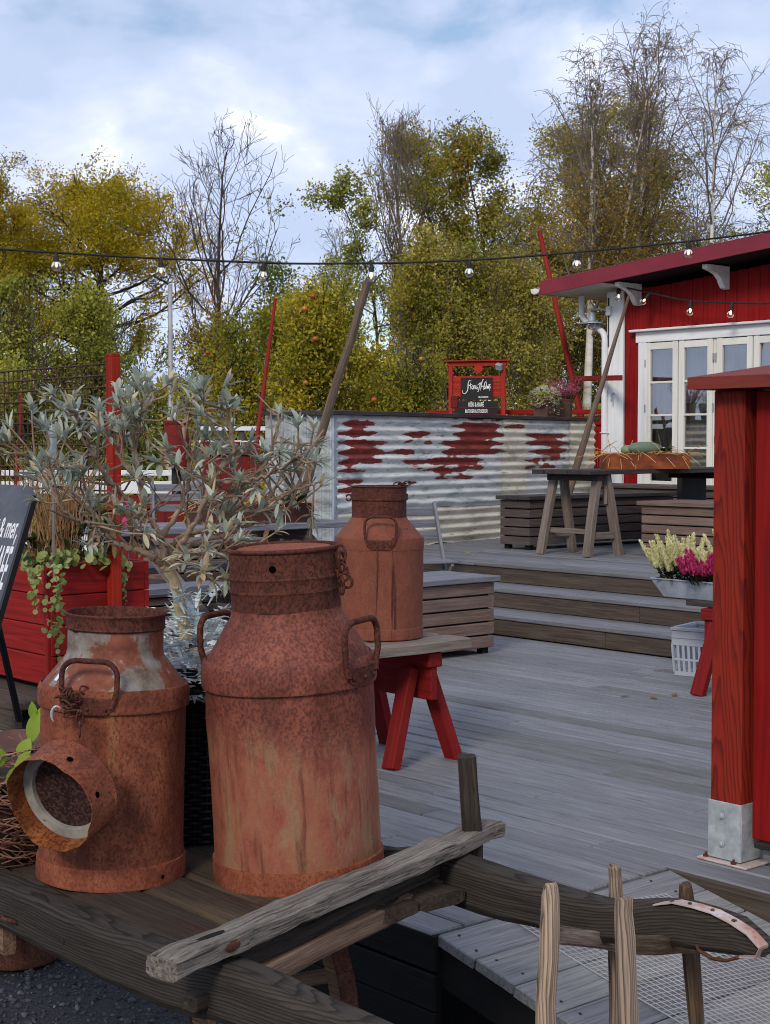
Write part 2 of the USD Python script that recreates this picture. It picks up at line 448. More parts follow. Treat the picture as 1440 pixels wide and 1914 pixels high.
def ringwood(name, lo, hi, freq, centre, tilt, amp, rgh, spec, bump, over=(), fine=0.35):
    """Sawn timber: growth rings of a tapering trunk cut by the faces."""
    N = {'c': ('attribute', {'attribute': 'co'}), 's': ('separate_xyz', {}),
         'm': ('mapping', {'location': (0, *centre), 'scale': (0.0, 1, 1)}), 'l': ('vector_math', {'math_type': 'length'}),
         'mw': ('mapping', {'scale': (1.6, 9, 9)}), 'nw': ('noise_texture', {'scale': 1.0, 'detail': 3.0, 'roughness': 0.5}),
         'a1': ('math', {'math_type': 'multiply_add', 'value2': amp}), 'a2': ('math', {'math_type': 'multiply_add', 'value2': tilt}),
         'f': ('math', {'math_type': 'multiply', 'value2': freq}), 'fr': ('math', {'math_type': 'fraction'}),
         'mf': ('mapping', {'scale': (5, 190, 190)}), 'nf': ('noise_texture', {'scale': 1.0, 'detail': 5.0, 'roughness': 0.7}),
         'r': ('rgb_ramp', {'ramp': [(0.0, lo), (0.10, hi), (0.5, hi), (0.78, tuple(0.5 * x + 0.5 * y for x, y in zip(lo, hi))), (0.96, lo), (1.0, lo)]}),
         'g': ('map_range', {'from_min': 0.48, 'from_max': 0.68, 'to_max': fine, 'clamp': True}), 'x': ('mix_color', {'b': tuple(0.6 * x for x in lo), 'use_clamp': False}),
         'mb': ('mapping', {'scale': (0.9, 5, 5)}), 'nb': ('noise_texture', {'scale': 1.0, 'detail': 4.0}), 'rb': ('rgb_ramp', {'ramp': [(0.3, (0.72, 0.72, 0.72)), (0.55, (1, 1, 1)), (0.75, (1.15, 1.12, 1.1))]}),
         'mx': ('mix', {'mix_type': 'multiply', 'fac': 1.0}), 'b': ('bump', {'strength': bump, 'distance': 0.002}), 'p': ('principled_bsdf', {'roughness': rgh, 'specular_ior_level': spec})}
    L = [('c.vector', 's.vector'), ('c.vector', 'm.vector'), ('m.vector', 'l.vector1'), ('c.vector', 'mw.vector'), ('mw.vector', 'nw.vector'), ('nw.fac', 'a1.value1'), ('l.value', 'a1.value3'),
         ('s.x', 'a2.value1'), ('a1.value', 'a2.value3'), ('a2.value', 'f.value1'), ('f.value', 'fr.value1'), ('fr.value', 'r.fac'), ('c.vector', 'mf.vector'), ('mf.vector', 'nf.vector'), ('nf.fac', 'g.value'),
         ('g.result', 'x.fac'), ('r.color', 'x.a'), ('c.vector', 'mb.vector'), ('mb.vector', 'nb.vector'), ('nb.fac', 'rb.fac'), ('x.result', 'mx.color1'), ('rb.color', 'mx.color2'), ('mx.color', 'p.base_color'), ('nf.fac', 'b.height'), ('b.normal', 'p.normal')]
    MAT[name] = usdkit.material(stage, f'/World/Looks/{name}', N, L, surface='p.BSDF')


ringwood('red_grain', s2l(94, 18, 9), s2l(132, 33, 15), 80, (0.03, 0.085), 0.075, 0.09, 0.7, 0.25, 0.3)
ringwood('shaft_grain', s2l(34, 30, 27), s2l(62, 56, 50), 170, (0.01, 0.12), 0.04, 0.05, 0.85, 0.2, 0.7, fine=0.75)
ringwood('stake_grain', s2l(98, 80, 66), s2l(168, 146, 126), 210, (0.004, 0.03), 0.02, 0.03, 0.85, 0.2, 0.7, fine=0.7)
# metal
RA, RB, RC, RD = s2l(70, 36, 26), s2l(105, 56, 39), s2l(134, 77, 54), s2l(155, 100, 70)
RUST = [(0.30, RA), (0.44, RB), (0.58, RC), (0.74, RD)]


def rust(name, ramp, speck, sheen, over=(), rgh=0.8, bump=0.55, sc=16):
    surf(name, ramp, sc=(sc, sc, sc * 0.5), detail=11, rough=0.74, dist=0.4, rgh=rgh, bump=bump, bd=0.002, spec=0.22, bsc=(170, 170, 130),
         over=(((5, 5, 1.3), 0.5, 0.72, sheen[0], sheen[1]), *over, ((150, 150, 110), 0.50, 0.57, speck[0], min(0.8, 1.25 * speck[1])), ((240, 240, 170), 0.55, 0.64, tuple(0.6 * c for c in speck[0]), 0.9 * speck[1]), ((230, 230, 190), 0.58, 0.7, tuple(min(1, 1.9 * c) for c in sheen[0]), 0.35)))  # second rust tone in upright streaks, then dark and pale specks


rust('rust_small', RUST, (s2l(81, 39, 27), 0.5), (s2l(126, 65, 44), 0.6), over=(((18, 18, 2.6), 0.60, 0.68, s2l(155, 121, 78), 0.28), ((2.2, 2.2, 1.0), 0.52, 0.7, s2l(132, 63, 39), 0.6), ((11, 11, 1.6), 0.58, 0.7, s2l(85, 44, 32), 0.55)))
rust('rust_far', [(0.3, s2l(96, 53, 39)), (0.5, s2l(118, 67, 51)), (0.72, s2l(131, 78, 59))], (s2l(100, 55, 40), 0.35), (s2l(124, 73, 55), 0.5), over=(((46, 46, 1.2), 0.635, 0.68, s2l(57, 26, 19), 0.9), ((14, 14, 1.5), 0.58, 0.72, s2l(100, 55, 40), 0.5)))
rust('rust_collar', [(0.3, s2l(57, 28, 21)), (0.5, s2l(81, 43, 33)), (0.72, s2l(110, 63, 48))], (s2l(47, 22, 17), 0.6), (s2l(100, 55, 41), 0.5))
rust('rust_bright', [(0.3, s2l(107, 53, 37)), (0.5, s2l(134, 74, 52)), (0.72, s2l(153, 92, 66))], (s2l(100, 48, 32), 0.5), (s2l(144, 84, 58), 0.5), over=(((8, 8, 8), 0.56, 0.66, s2l(88, 44, 32), 0.7),))
rust('rust_orange', [(0.3, s2l(85, 43, 21)), (0.5, s2l(130, 71, 36)), (0.72, s2l(171, 110, 62))], (s2l(72, 35, 19), 0.6), (s2l(153, 90, 46), 0.5))
rust('rust_dark', [(0.3, s2l(24, 12, 11)), (0.5, s2l(38, 20, 18)), (0.72, s2l(62, 38, 33))], (s2l(96, 72, 62), 0.35), (s2l(34, 18, 15), 0.5), sc=40)
rust('rust_iron', [(0.3, s2l(55, 32, 24)), (0.5, s2l(83, 51, 39)), (0.72, s2l(110, 71, 54))], (s2l(48, 27, 20), 0.5), (s2l(96, 57, 41), 0.5), sc=30)
surf('rust_pink', [(0.3, s2l(160, 128, 118)), (0.5, s2l(180, 164, 156)), (0.72, s2l(196, 190, 186))], sc=(18, 18, 18), rgh=0.6, bump=0.15, over=(((9, 9, 9), 0.52, 0.64, s2l(172, 104, 84), 0.8), ((60, 60, 60), 0.62, 0.68, s2l(128, 66, 52), 0.6)))
surf('enamel', [(0.3, s2l(112, 108, 98)), (0.6, s2l(150, 147, 137))], sc=(20, 20, 20), rgh=0.5, bump=0.2, over=(((60, 60, 60), 0.64, 0.7, s2l(80, 44, 32), 0.9),))
surf('zinc', [(0.3, s2l(138, 146, 156)), (0.5, s2l(158, 166, 175)), (0.7, s2l(176, 183, 190))], sc=(9, 9, 9), detail=3, rgh=0.5, bump=0.1, spec=0.5, metal=0.25)
surf('galvanised', [(0.3, s2l(140, 146, 148)), (0.5, s2l(168, 173, 175)), (0.7, s2l(192, 196, 197))], sc=(24, 24, 24), detail=5, rgh=0.5, bump=0.15, spec=0.5, metal=0.3, over=(((3, 3, 3), 0.58, 0.75, s2l(196, 150, 138), 0.45),))
surf('steel', [(0.3, s2l(130, 132, 134)), (0.7, s2l(176, 178, 180))], sc=(6, 6, 6), rgh=0.35, bump=0.0, metal=0.8)
surf('wire_grey', [(0.3, s2l(150, 150, 148)), (0.7, s2l(186, 186, 184))], sc=(6, 6, 6), rgh=0.5, bump=0.0, metal=0.3)
surf('wire_rust', [(0.3, s2l(48, 32, 24)), (0.7, s2l(84, 56, 40))], sc=(20, 20, 20), rgh=0.8, bump=0.0)
surf('dark_iron', [(0.3, s2l(26, 24, 24)), (0.7, s2l(44, 40, 38))], sc=(20, 20, 20), rgh=0.6, bump=0.0)
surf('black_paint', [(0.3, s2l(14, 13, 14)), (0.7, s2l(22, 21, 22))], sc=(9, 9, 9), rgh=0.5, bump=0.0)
surf('black_void', [(0.3, s2l(8, 5, 5)), (0.7, s2l(12, 8, 8))], sc=(9, 9, 9), rgh=0.9, bump=0.0, spec=0.0)
surf('slate', [(0.3, s2l(66, 69, 78)), (0.5, s2l(80, 83, 92)), (0.72, s2l(96, 99, 108))], sc=(5, 5, 9), rgh=0.75, bump=0.1, over=(((9, 9, 30), 0.6, 0.8, s2l(110, 112, 116), 0.3),))
surf('chalk', [(0.3, s2l(190, 190, 194)), (0.6, s2l(226, 226, 228))], sc=(90, 90, 90), rgh=0.9, bump=0.0, coord='pos')
surf('sign_white', [(0.3, s2l(226, 224, 220)), (0.7, s2l(236, 234, 230))], sc=(9, 9, 9), rgh=0.6, bump=0.0)
surf('plastic_grey', [(0.3, s2l(150, 154, 163)), (0.7, s2l(162, 166, 175))], sc=(4, 4, 4), rgh=0.45, bump=0.0, spec=0.5)
surf('pot_brown', [(0.3, s2l(70, 48, 42)), (0.7, s2l(98, 68, 58))], sc=(14, 14, 14), rgh=0.8, bump=0.2)
surf('trough_rust', [(0.3, s2l(76, 36, 22)), (0.5, s2l(118, 58, 30)), (0.72, s2l(150, 84, 44))], sc=(6, 6, 10), rgh=0.8, bump=0.3)
surf('trough_brown', [(0.3, s2l(58, 26, 20)), (0.7, s2l(84, 42, 34))], sc=(6, 6, 10), rgh=0.7, bump=0.2)
surf('wicker', [(0.3, s2l(14, 14, 17)), (0.7, s2l(34, 34, 40))], sc=(30, 30, 30), rgh=0.38, bump=0.0, spec=0.5)
surf('asphalt', [(0.3, s2l(32, 33, 38)), (0.5, s2l(48, 49, 55)), (0.75, s2l(74, 75, 80))], sc=(90, 90, 90), detail=5, rgh=0.85, bump=0.9, bd=0.012, coord='pos')
surf('chipping', [(0.3, s2l(40, 41, 46)), (0.55, s2l(64, 66, 74)), (0.8, s2l(128, 130, 136))], sc=(0.35, 0.35, 0.35), detail=1, rgh=0.7, bump=0.0)
surf('soil_grass', [(0.3, s2l(50, 48, 26)), (0.5, s2l(78, 76, 38)), (0.72, s2l(104, 96, 56))], sc=(1.2, 1.2, 1.2), detail=8, rgh=0.95, bump=0.6, bd=0.05, coord='pos')
surf('earth', [(0.3, s2l(30, 22, 16)), (0.7, s2l(58, 44, 32))], sc=(30, 30, 30), rgh=0.95, bump=0.6, bd=0.01)
surf('straw', [(0.3, s2l(176, 126, 62)), (0.7, s2l(220, 176, 104))], sc=(0.4, 0.4, 0.4), detail=1, rgh=0.7, bump=0.0)
surf('twig_nest', [(0.3, s2l(82, 52, 42)), (0.55, s2l(128, 88, 72)), (0.75, s2l(168, 130, 108))], sc=(0.5, 0.5, 0.5), detail=1, rgh=0.8, bump=0.0)
# corrugated sheets: tone carries the bare red patches
def sheet_mat(name, c0, c1, c2, red):
    MAT[name] = usdkit.material(stage, f'/World/Looks/{name}', {
        'c': ('attribute', {'attribute': 'co'}), 't': ('attribute', {'attribute': 'tone'}),
        'm': ('mapping', {'scale': (2.2, 2.2, 11)}), 'n': ('noise_texture', {'scale': 1.0, 'detail': 8.0, 'roughness': 0.66, 'distortion': 0.6}),
        'r': ('rgb_ramp', {'ramp': [(0.34, c0), (0.46, c1), (0.62, c2)]}),
        'm2': ('mapping', {'scale': (5, 5, 30)}), 'n2': ('noise_texture', {'scale': 1.0, 'detail': 6.0, 'roughness': 0.7}),
        'a': ('math', {'math_type': 'add'}), 'g': ('map_range', {'from_min': 0.92, 'from_max': 0.98, 'clamp': True}),
        'r3': ('rgb_ramp', {'ramp': [(0.35, s2l(88, 26, 21)), (0.55, s2l(128, 42, 33)), (0.75, s2l(154, 84, 66))]}),
        'x': ('mix_color', {'use_clamp': False}),
        'ra': ('rgb_ramp', {'ramp': [(0.0, (0, 0, 0)), (0.32, (0, 0, 0)), (0.38, (0.8, 0.8, 0.8)), (0.40, (0, 0, 0)), (1, (0, 0, 0))]}),
        'x2': ('mix_color', {'b': s2l(90, 74, 64), 'use_clamp': False}),
        'b': ('bump', {'strength': 0.3, 'distance': 0.004}),
        'p': ('principled_bsdf', {'roughness': 0.5, 'specular_ior_level': 0.4})},
        [('c.vector', 'm.vector'), ('m.vector', 'n.vector'), ('n.fac', 'r.fac'), ('c.vector', 'm2.vector'), ('m2.vector', 'n2.vector'), ('n2.fac', 'a.value1'), ('t.fac', 'a.value2'),
         ('a.value', 'g.value'), ('n2.fac', 'r3.fac'), ('n2.fac', 'ra.fac'), ('r.color', 'x2.a'), ('ra.color', 'x2.fac'), ('x2.result', 'x.a'), ('r3.color', 'x.b'), ('g.result', 'x.fac'), ('x.result', 'p.base_color'), ('n2.fac', 'b.height'), ('b.normal', 'p.normal')], surface='p.BSDF')


sheet_mat('sheet_blue', s2l(128, 134, 136), s2l(186, 190, 188), s2l(218, 218, 210), 1)
sheet_mat('sheet_cream', s2l(150, 144, 128), s2l(200, 194, 174), s2l(222, 216, 198), 1)
sheet_mat('sheet_side', s2l(104, 110, 112), s2l(146, 152, 154), s2l(178, 182, 182), 1)
# the big can: darker speckled top, ochre and grey-green scuffed belly
def big_can_mat():
    MAT['rust_big'] = usdkit.material(stage, '/World/Looks/rust_big', {
        'c': ('attribute', {'attribute': 'co'}), 's': ('separate_xyz', {}),
        'm': ('mapping', {'scale': (17, 17, 8)}), 'n': ('noise_texture', {'scale': 1.0, 'detail': 12.0, 'roughness': 0.74, 'distortion': 0.3}),
        'lo': ('rgb_ramp', {'ramp': [(0.30, s2l(106, 55, 41)), (0.42, s2l(131, 72, 55)), (0.50, s2l(141, 83, 63)), (0.60, s2l(141, 94, 69)), (0.72, s2l(135, 105, 76))]}),
        'hi': ('rgb_ramp', {'ramp': [(0.30, s2l(77, 38, 29)), (0.46, s2l(108, 56, 42)), (0.60, s2l(130, 71, 55)), (0.74, s2l(141, 84, 64))]}),
        'mw': ('mapping', {'scale': (4, 4, 2)}), 'nw': ('noise_texture', {'scale': 1.0, 'detail': 5.0}),
        'w': ('math', {'math_type': 'multiply_add', 'value2': 0.22}), 'zr': ('map_range', {'from_min': 0.37, 'from_max': 0.45, 'clamp': True}),
        'x': ('mix_color', {'use_clamp': False}),
        'ms': ('mapping', {'scale': (44, 44, 4)}), 'ns': ('noise_texture', {'scale': 1.0, 'detail': 6.0, 'roughness': 0.65}),
        'gs': ('map_range', {'from_min': 0.52, 'from_max': 0.62, 'to_max': 0.75, 'clamp': True}), 'inv': ('math', {'math_type': 'subtract', 'value1': 1.0}), 'mg': ('math', {'math_type': 'multiply'}),
        'x2': ('mix_color', {'b': s2l(89, 47, 32), 'use_clamp': False}),
        'mp': ('mapping', {'scale': (15, 15, 6), 'location': (2, 5, 1)}), 'np': ('noise_texture', {'scale': 1.0, 'detail': 7.0, 'roughness': 0.7}),
        'gp': ('map_range', {'from_min': 0.53, 'from_max': 0.62, 'to_max': 0.6, 'clamp': True}), 'mq': ('math', {'math_type': 'multiply'}),
        'x4': ('mix_color', {'b': s2l(136, 112, 82), 'use_clamp': False}),
        'mk': ('mapping', {'scale': (165, 165, 120)}), 'nk': ('noise_texture', {'scale': 1.0, 'detail': 4.0, 'roughness': 0.6}), 'gk': ('map_range', {'from_min': 0.475, 'from_max': 0.56, 'to_max': 0.62, 'clamp': True}), 'mk2': ('math', {'math_type': 'multiply'}),
        'x3': ('mix_color', {'b': s2l(64, 30, 24), 'use_clamp': False}),
        'b': ('bump', {'strength': 0.5, 'distance': 0.0025}), 'p': ('principled_bsdf', {'roughness': 0.72, 'specular_ior_level': 0.3})},
        [('c.vector', 's.vector'), ('c.vector', 'm.vector'), ('m.vector', 'n.vector'), ('n.fac', 'lo.fac'), ('n.fac', 'hi.fac'), ('c.vector', 'mw.vector'), ('mw.vector', 'nw.vector'),
         ('nw.fac', 'w.value1'), ('s.z', 'w.value3'), ('w.value', 'zr.value'), ('zr.result', 'x.fac'), ('lo.color', 'x.a'), ('hi.color', 'x.b'),
         ('c.vector', 'ms.vector'), ('ms.vector', 'ns.vector'), ('ns.fac', 'gs.value'), ('zr.result', 'inv.value2'), ('gs.result', 'mg.value1'), ('inv.value', 'mg.value2'), ('mg.value', 'x2.fac'), ('x.result', 'x2.a'),
         ('c.vector', 'mp.vector'), ('mp.vector', 'np.vector'), ('np.fac', 'gp.value'), ('gp.result', 'mq.value1'), ('inv.value', 'mq.value2'), ('mq.value', 'x4.fac'), ('x2.result', 'x4.a'),
         ('c.vector', 'mk.vector'), ('mk.vector', 'nk.vector'), ('nk.fac', 'gk.value'), ('gk.result', 'mk2.value1'), ('zr.result', 'mk2.value2'), ('mk2.value', 'x3.fac'), ('x4.result', 'x3.a'),
         ('x3.result', 'p.base_color'), ('nk.fac', 'b.height'), ('b.normal', 'p.normal')], surface='p.BSDF')


big_can_mat()
# zinc showing through rust on the small can's neck
def neck_mat():
    MAT['rust_neck'] = usdkit.material(stage, '/World/Looks/rust_neck', {
        'c': ('attribute', {'attribute': 'co'}), 'm': ('mapping', {'scale': (7, 7, 4), 'location': (1.2, 0.3, 0.0)}), 'n': ('noise_texture', {'scale': 1.0, 'detail': 8.0, 'roughness': 0.62}),
        'g': ('map_range', {'from_min': 0.475, 'from_max': 0.505, 'to_max': 0.92, 'clamp': True}), 'ad': ('math', {'math_type': 'multiply_add', 'value2': 0.22}), 'sb': ('math', {'math_type': 'subtract', 'value2': 0.11}),
        'n2': ('noise_texture', {'scale': 22.0, 'detail': 8.0, 'roughness': 0.7}), 'z': ('rgb_ramp', {'ramp': [(0.34, s2l(84, 66, 52)), (0.46, s2l(110, 100, 86)), (0.58, s2l(126, 124, 116)), (0.72, s2l(146, 147, 142))]}),
        'r': ('rgb_ramp', {'ramp': [(0.3, s2l(78, 36, 25)), (0.5, s2l(116, 60, 40)), (0.72, s2l(140, 84, 58))]}),
        'x': ('mix_color', {'use_clamp': False}), 'b': ('bump', {'strength': 0.3, 'distance': 0.002}), 'mr': ('map_range', {'to_min': 0.75, 'to_max': 0.42, 'clamp': True}), 'p': ('principled_bsdf', {'specular_ior_level': 0.45})},
        [('c.vector', 'm.vector'), ('m.vector', 'n.vector'), ('n2.fac', 'ad.value1'), ('n.fac', 'ad.value3'), ('ad.value', 'sb.value1'), ('sb.value', 'g.value'), ('c.vector', 'n2.vector'), ('n2.fac', 'z.fac'), ('n2.fac', 'r.fac'), ('r.color', 'x.a'), ('z.color', 'x.b'), ('g.result', 'x.fac'),
         ('x.result', 'p.base_color'), ('g.result', 'mr.value'), ('mr.result', 'p.roughness'), ('n2.fac', 'b.height'), ('b.normal', 'p.normal')], surface='p.BSDF')


neck_mat()
# panes: the sky mirrored at a slant, the room seen through
MAT['pane'] = usdkit.material(stage, '/World/Looks/pane', {
    'f': ('fresnel', {'IOR': 3.4}), 'a': ('transparent_bsdf', {'color': (0.95, 0.97, 0.97)}), 'g': ('glossy_bsdf', {'color': (0.95, 0.97, 1), 'roughness': 0.015}), 'm': ('mix_closure', {})},
    [('f.fac', 'm.fac'), ('a.BSDF', 'm.closure1'), ('g.BSDF', 'm.closure2')], surface='m.closure')
MAT['bulb_glass'] = usdkit.material(stage, '/World/Looks/bulb_glass', {
    'f': ('fresnel', {'IOR': 1.5}), 'a': ('transparent_bsdf', {'color': (0.97, 0.95, 0.9)}), 'g': ('glossy_bsdf', {'color': (1, 1, 1), 'roughness': 0.03}), 'm': ('mix_closure', {})},
    [('f.fac', 'm.fac'), ('a.BSDF', 'm.closure1'), ('g.BSDF', 'm.closure2')], surface='m.closure')
MAT['filament'] = usdkit.material(stage, '/World/Looks/filament', {'e': ('emission', {'color': (1.0, 0.72, 0.38), 'strength': 2.6})}, [], surface='e.emission')
MAT['filament_dim'] = usdkit.material(stage, '/World/Looks/filament_dim', {'e': ('emission', {'color': (1.0, 0.8, 0.55), 'strength': 1.0})}, [], surface='e.emission')
surf('curtain', [(0.3, s2l(222, 216, 200)), (0.7, s2l(240, 236, 226))], sc=(30, 30, 1.5), rgh=0.9, bump=0.1)
surf('room', [(0.3, s2l(96, 92, 86)), (0.7, s2l(120, 116, 108))], sc=(2, 2, 2), rgh=0.9, bump=0.0)


# leaves: tone (0..1, one value per leaf) chooses the colour
def leafmat(name, stops, rgh=0.6, transl=0.4):
    MAT[name] = usdkit.material(stage, f'/World/Looks/{name}', {
        't': ('attribute', {'attribute': 'tone'}), 'r': ('rgb_ramp', {'ramp': stops}), 'p': ('principled_bsdf', {'roughness': rgh, 'specular_ior_level': 0.3}), 'tr': ('translucent_bsdf', {}), 'm': ('mix_closure', {'fac': transl})},
        [('t.fac', 'r.fac'), ('r.color', 'p.base_color'), ('r.color', 'tr.color'), ('p.BSDF', 'm.closure1'), ('tr.BSDF', 'm.closure2')], surface='m.closure')


leafmat('leaf_ochre', [(0, s2l(109, 104, 17)), (0.35, s2l(153, 138, 19)), (0.7, s2l(194, 166, 26)), (1, s2l(226, 190, 43))])
leafmat('leaf_olive', [(0, s2l(90, 95, 36)), (0.4, s2l(131, 134, 51)), (0.75, s2l(170, 167, 66)), (1, s2l(212, 200, 93))])
leafmat('leaf_green', [(0, s2l(68, 82, 25)), (0.4, s2l(106, 120, 37)), (0.75, s2l(143, 152, 48)), (1, s2l(189, 177, 57))])
leafmat('leaf_apple', [(0, s2l(90, 93, 24)), (0.35, s2l(129, 127, 34)), (0.65, s2l(176, 160, 45)), (0.88, s2l(225, 188, 59)), (1, s2l(240, 215, 86))])
leafmat('leaf_brown', [(0, s2l(91, 74, 29)), (0.4, s2l(134, 111, 43)), (0.75, s2l(176, 145, 56)), (1, s2l(220, 173, 69))])
leafmat('leaf_mixed', [(0, s2l(84, 88, 29)), (0.4, s2l(132, 131, 40)), (0.7, s2l(169, 150, 48)), (1, s2l(198, 128, 48))])
leafmat('leaf_dull', [(0, s2l(100, 97, 43)), (0.4, s2l(145, 135, 60)), (0.75, s2l(187, 171, 79)), (1, s2l(240, 213, 107))])
leafmat('leaf_silver', [(0, s2l(128, 136, 120)), (0.4, s2l(164, 171, 154)), (0.75, s2l(194, 199, 180)), (0.9, s2l(200, 196, 158)), (1, s2l(186, 150, 112))], rgh=0.65, transl=0.3)
leafmat('leaf_dusty', [(0, s2l(168, 177, 175)), (0.5, s2l(208, 217, 215)), (1, s2l(238, 238, 238))], rgh=0.8, transl=0.15)
leafmat('leaf_lime', [(0, s2l(104, 122, 52)), (0.5, s2l(146, 158, 88)), (1, s2l(186, 190, 130))])
leafmat('leaf_fresh', [(0, s2l(74, 106, 26)), (0.5, s2l(120, 150, 44)), (1, s2l(158, 178, 72))])
leafmat('leaf_dark', [(0, s2l(26, 34, 16)), (0.5, s2l(44, 56, 26)), (1, s2l(66, 78, 40))])
leafmat('leaf_dry', [(0, s2l(120, 84, 54)), (0.5, s2l(164, 124, 84)), (1, s2l(196, 160, 114))])
leafmat('plume_cream', [(0, s2l(196, 190, 130)), (0.5, s2l(228, 222, 170)), (1, s2l(240, 236, 200))], rgh=0.9)
leafmat('plume_pink', [(0, s2l(160, 30, 84)), (0.5, s2l(208, 56, 118)), (1, s2l(226, 100, 150))], rgh=0.9)
leafmat('heather', [(0, s2l(130, 50, 74)), (0.5, s2l(172, 80, 106)), (1, s2l(200, 124, 140))], rgh=0.9)
leafmat('blossom', [(0, s2l(176, 170, 120)), (0.5, s2l(206, 204, 170)), (1, s2l(224, 222, 206))], rgh=0.9)
leafmat('apple_skin', [(0, s2l(150, 52, 30)), (0.5, s2l(190, 104, 44)), (1, s2l(210, 158, 76))], rgh=0.4, transl=0.0)
leafmat('gourd', [(0, s2l(196, 110, 34)), (0.5, s2l(120, 130, 96)), (1, s2l(92, 106, 84))], rgh=0.5, transl=0.0)
leafmat('litter', [(0, s2l(110, 74, 40)), (0.5, s2l(168, 130, 50)), (1, s2l(206, 180, 60))], rgh=0.8)
surf('bark_dark', [(0.3, s2l(44, 38, 32)), (0.55, s2l(74, 64, 54)), (0.75, s2l(104, 92, 80))], sc=(3, 14, 14), rgh=0.9, bump=0.4, bd=0.01)
surf('bark_grey', [(0.3, s2l(84, 74, 64)), (0.55, s2l(118, 106, 94)), (0.75, s2l(146, 134, 120))], sc=(3, 14, 14), rgh=0.9, bump=0.3, bd=0.01)
surf('bark_red', [(0.3, s2l(62, 46, 40)), (0.55, s2l(88, 66, 56)), (0.75, s2l(112, 88, 76))], sc=(3, 14, 14), rgh=0.9, bump=0.3, bd=0.01)
surf('bark_birch', [(0.33, s2l(70, 62, 56)), (0.39, s2l(190, 180, 166)), (0.62, s2l(226, 218, 206))], sc=(5, 1.6, 1.6), detail=5, rgh=0.8, bump=0.2, bd=0.006)
surf('bark_silver', [(0.3, s2l(120, 104, 76)), (0.55, s2l(156, 140, 108)), (0.75, s2l(186, 172, 138))], sc=(12, 60, 60), rgh=0.8, bump=0.4, bd=0.002)
surf('bark_twig', [(0.3, s2l(96, 78, 62)), (0.55, s2l(138, 116, 96)), (0.75, s2l(176, 156, 134))], sc=(20, 60, 60), rgh=0.8, bump=0.2, bd=0.001)
surf('twig_bare', [(0.3, s2l(92, 80, 70)), (0.7, s2l(124, 112, 100))], sc=(1, 4, 4), rgh=0.9, bump=0.0)
# ------------------------------------------------------------------ ground
g = G()
sheet(g, 40, 40, lambda x, y: np.stack([(x - 0.5) * 900, (y - 0.3) * 900, np.zeros_like(x) - 0.004], -1))
put(None, 'ground', g, 'soil_grass', kind='structure')
g = G()
sheet(g, 30, 30, lambda x, y: np.stack([(x - 0.5) * 22, (y - 0.35) * 18, 0.0025 * np.sin(x * 31) * np.sin(y * 27)], -1))
put(None, 'asphalt', g, 'asphalt', kind='structure')
g = G()
ico = trimesh.creation.icosphere(0, 1.0)
iv, jf = np.array(ico.vertices), np.array(ico.faces)
r2 = np.random.default_rng(21)
for k in range(5200):
    p = np.array([r2.uniform(-1.75, 0.3), r2.uniform(3.55, 5.0)])
    if AV(*p)[1] > 2.62:
        continue
    s = r2.gamma(3.0, 0.0013) + 0.002
    v = iv * r2.uniform(0.6, 1.3, 3) * s + r2.normal(0, 0.15 * s, iv.shape)
    g.add(v + [p[0], p[1], s * 0.25], jf, np.full((12, 3), r2.uniform(-40, 40)))
put(None, 'gravel', g, 'chipping', label='loose dark stone chippings on the asphalt under the cart', cat='gravel', kind='stuff')

# ------------------------------------------------------------------ lower deck, boards along a
DZ, UZ = 0.29, 0.70
EDGE_V, RAMP_V, END_A = 2.667, 3.67, -2.91
PITCHB, BW, BT = 0.121, 0.1105, 0.028
R_AV = np.stack([W(1, 0), W(0, 1), [0, 0, 1.0]], 1)
r3 = np.random.default_rng(5)


def boards_row(parent, v, a0, a1, zz, mats, lmin=2.2, lmax=4.4, w=BW, name='deck_board', t=BT):
    a = a0 + r3.uniform(-1.5, 0) if a1 - a0 > 3 else a0
    while a < a1 - 0.02:
        L = r3.uniform(lmin, lmax)
        e = min(a + L, a1)
        if a1 - e < 0.7:
            e = a1
        s = max(a, a0)
        if e > s + 0.02:
            gg = G()
            M = R_AV @ trimesh.transformations.rotation_matrix(r3.normal(0, 0.003), [1, 0, 0])[:3, :3]
            box(gg, W((s + e) / 2, v, zz - t / 2 + r3.normal(0, 0.0009)), (e - s - 0.004, w + r3.uniform(-0.004, 0.004), t), M, b=0.0045, o=r3.uniform(-40, 40, 3))
            put(parent, name, gg, mats[int(r3.integers(len(mats)))])
        a = e


deck = thing('lower_deck', kind='structure')
v = EDGE_V + BW / 2
while v < 7.29:
    boards_row(deck, v, -11.0, END_A if v < RAMP_V - 0.05 else -1.2, DZ, ['deck_grey', 'deck_grey', 'deck_light', 'deck_light', 'deck_warm'])
    v += PITCHB

for i, zz in enumerate((0.235, 0.13, 0.03)):
    gg = G()
    box(gg, W(-7.0, EDGE_V + 0.012, zz), (8.2, 0.026, 0.098), R_AV, b=0.004)
    put(deck, 'fascia_board', gg, 'fascia_black')
gg = G()
box(gg, W(-2.0, RAMP_V - 0.03, DZ - 0.075), (1.9, 0.03, 0.14), R_AV, b=0.006)
put(deck, 'fascia_board', gg, 'step_wood')
for i in range(5):      # joists under the deck
    gg = G()
    box(gg, W(-10.4 + i * 1.86, 4.98, DZ - BT - 0.052), (4.55, 0.05, 0.1), R_AV @ np.array([[0, -1, 0], [1, 0, 0], [0, 0, 1.0]]), b=0.003)
    put(deck, 'joist', gg, 'fascia_black')

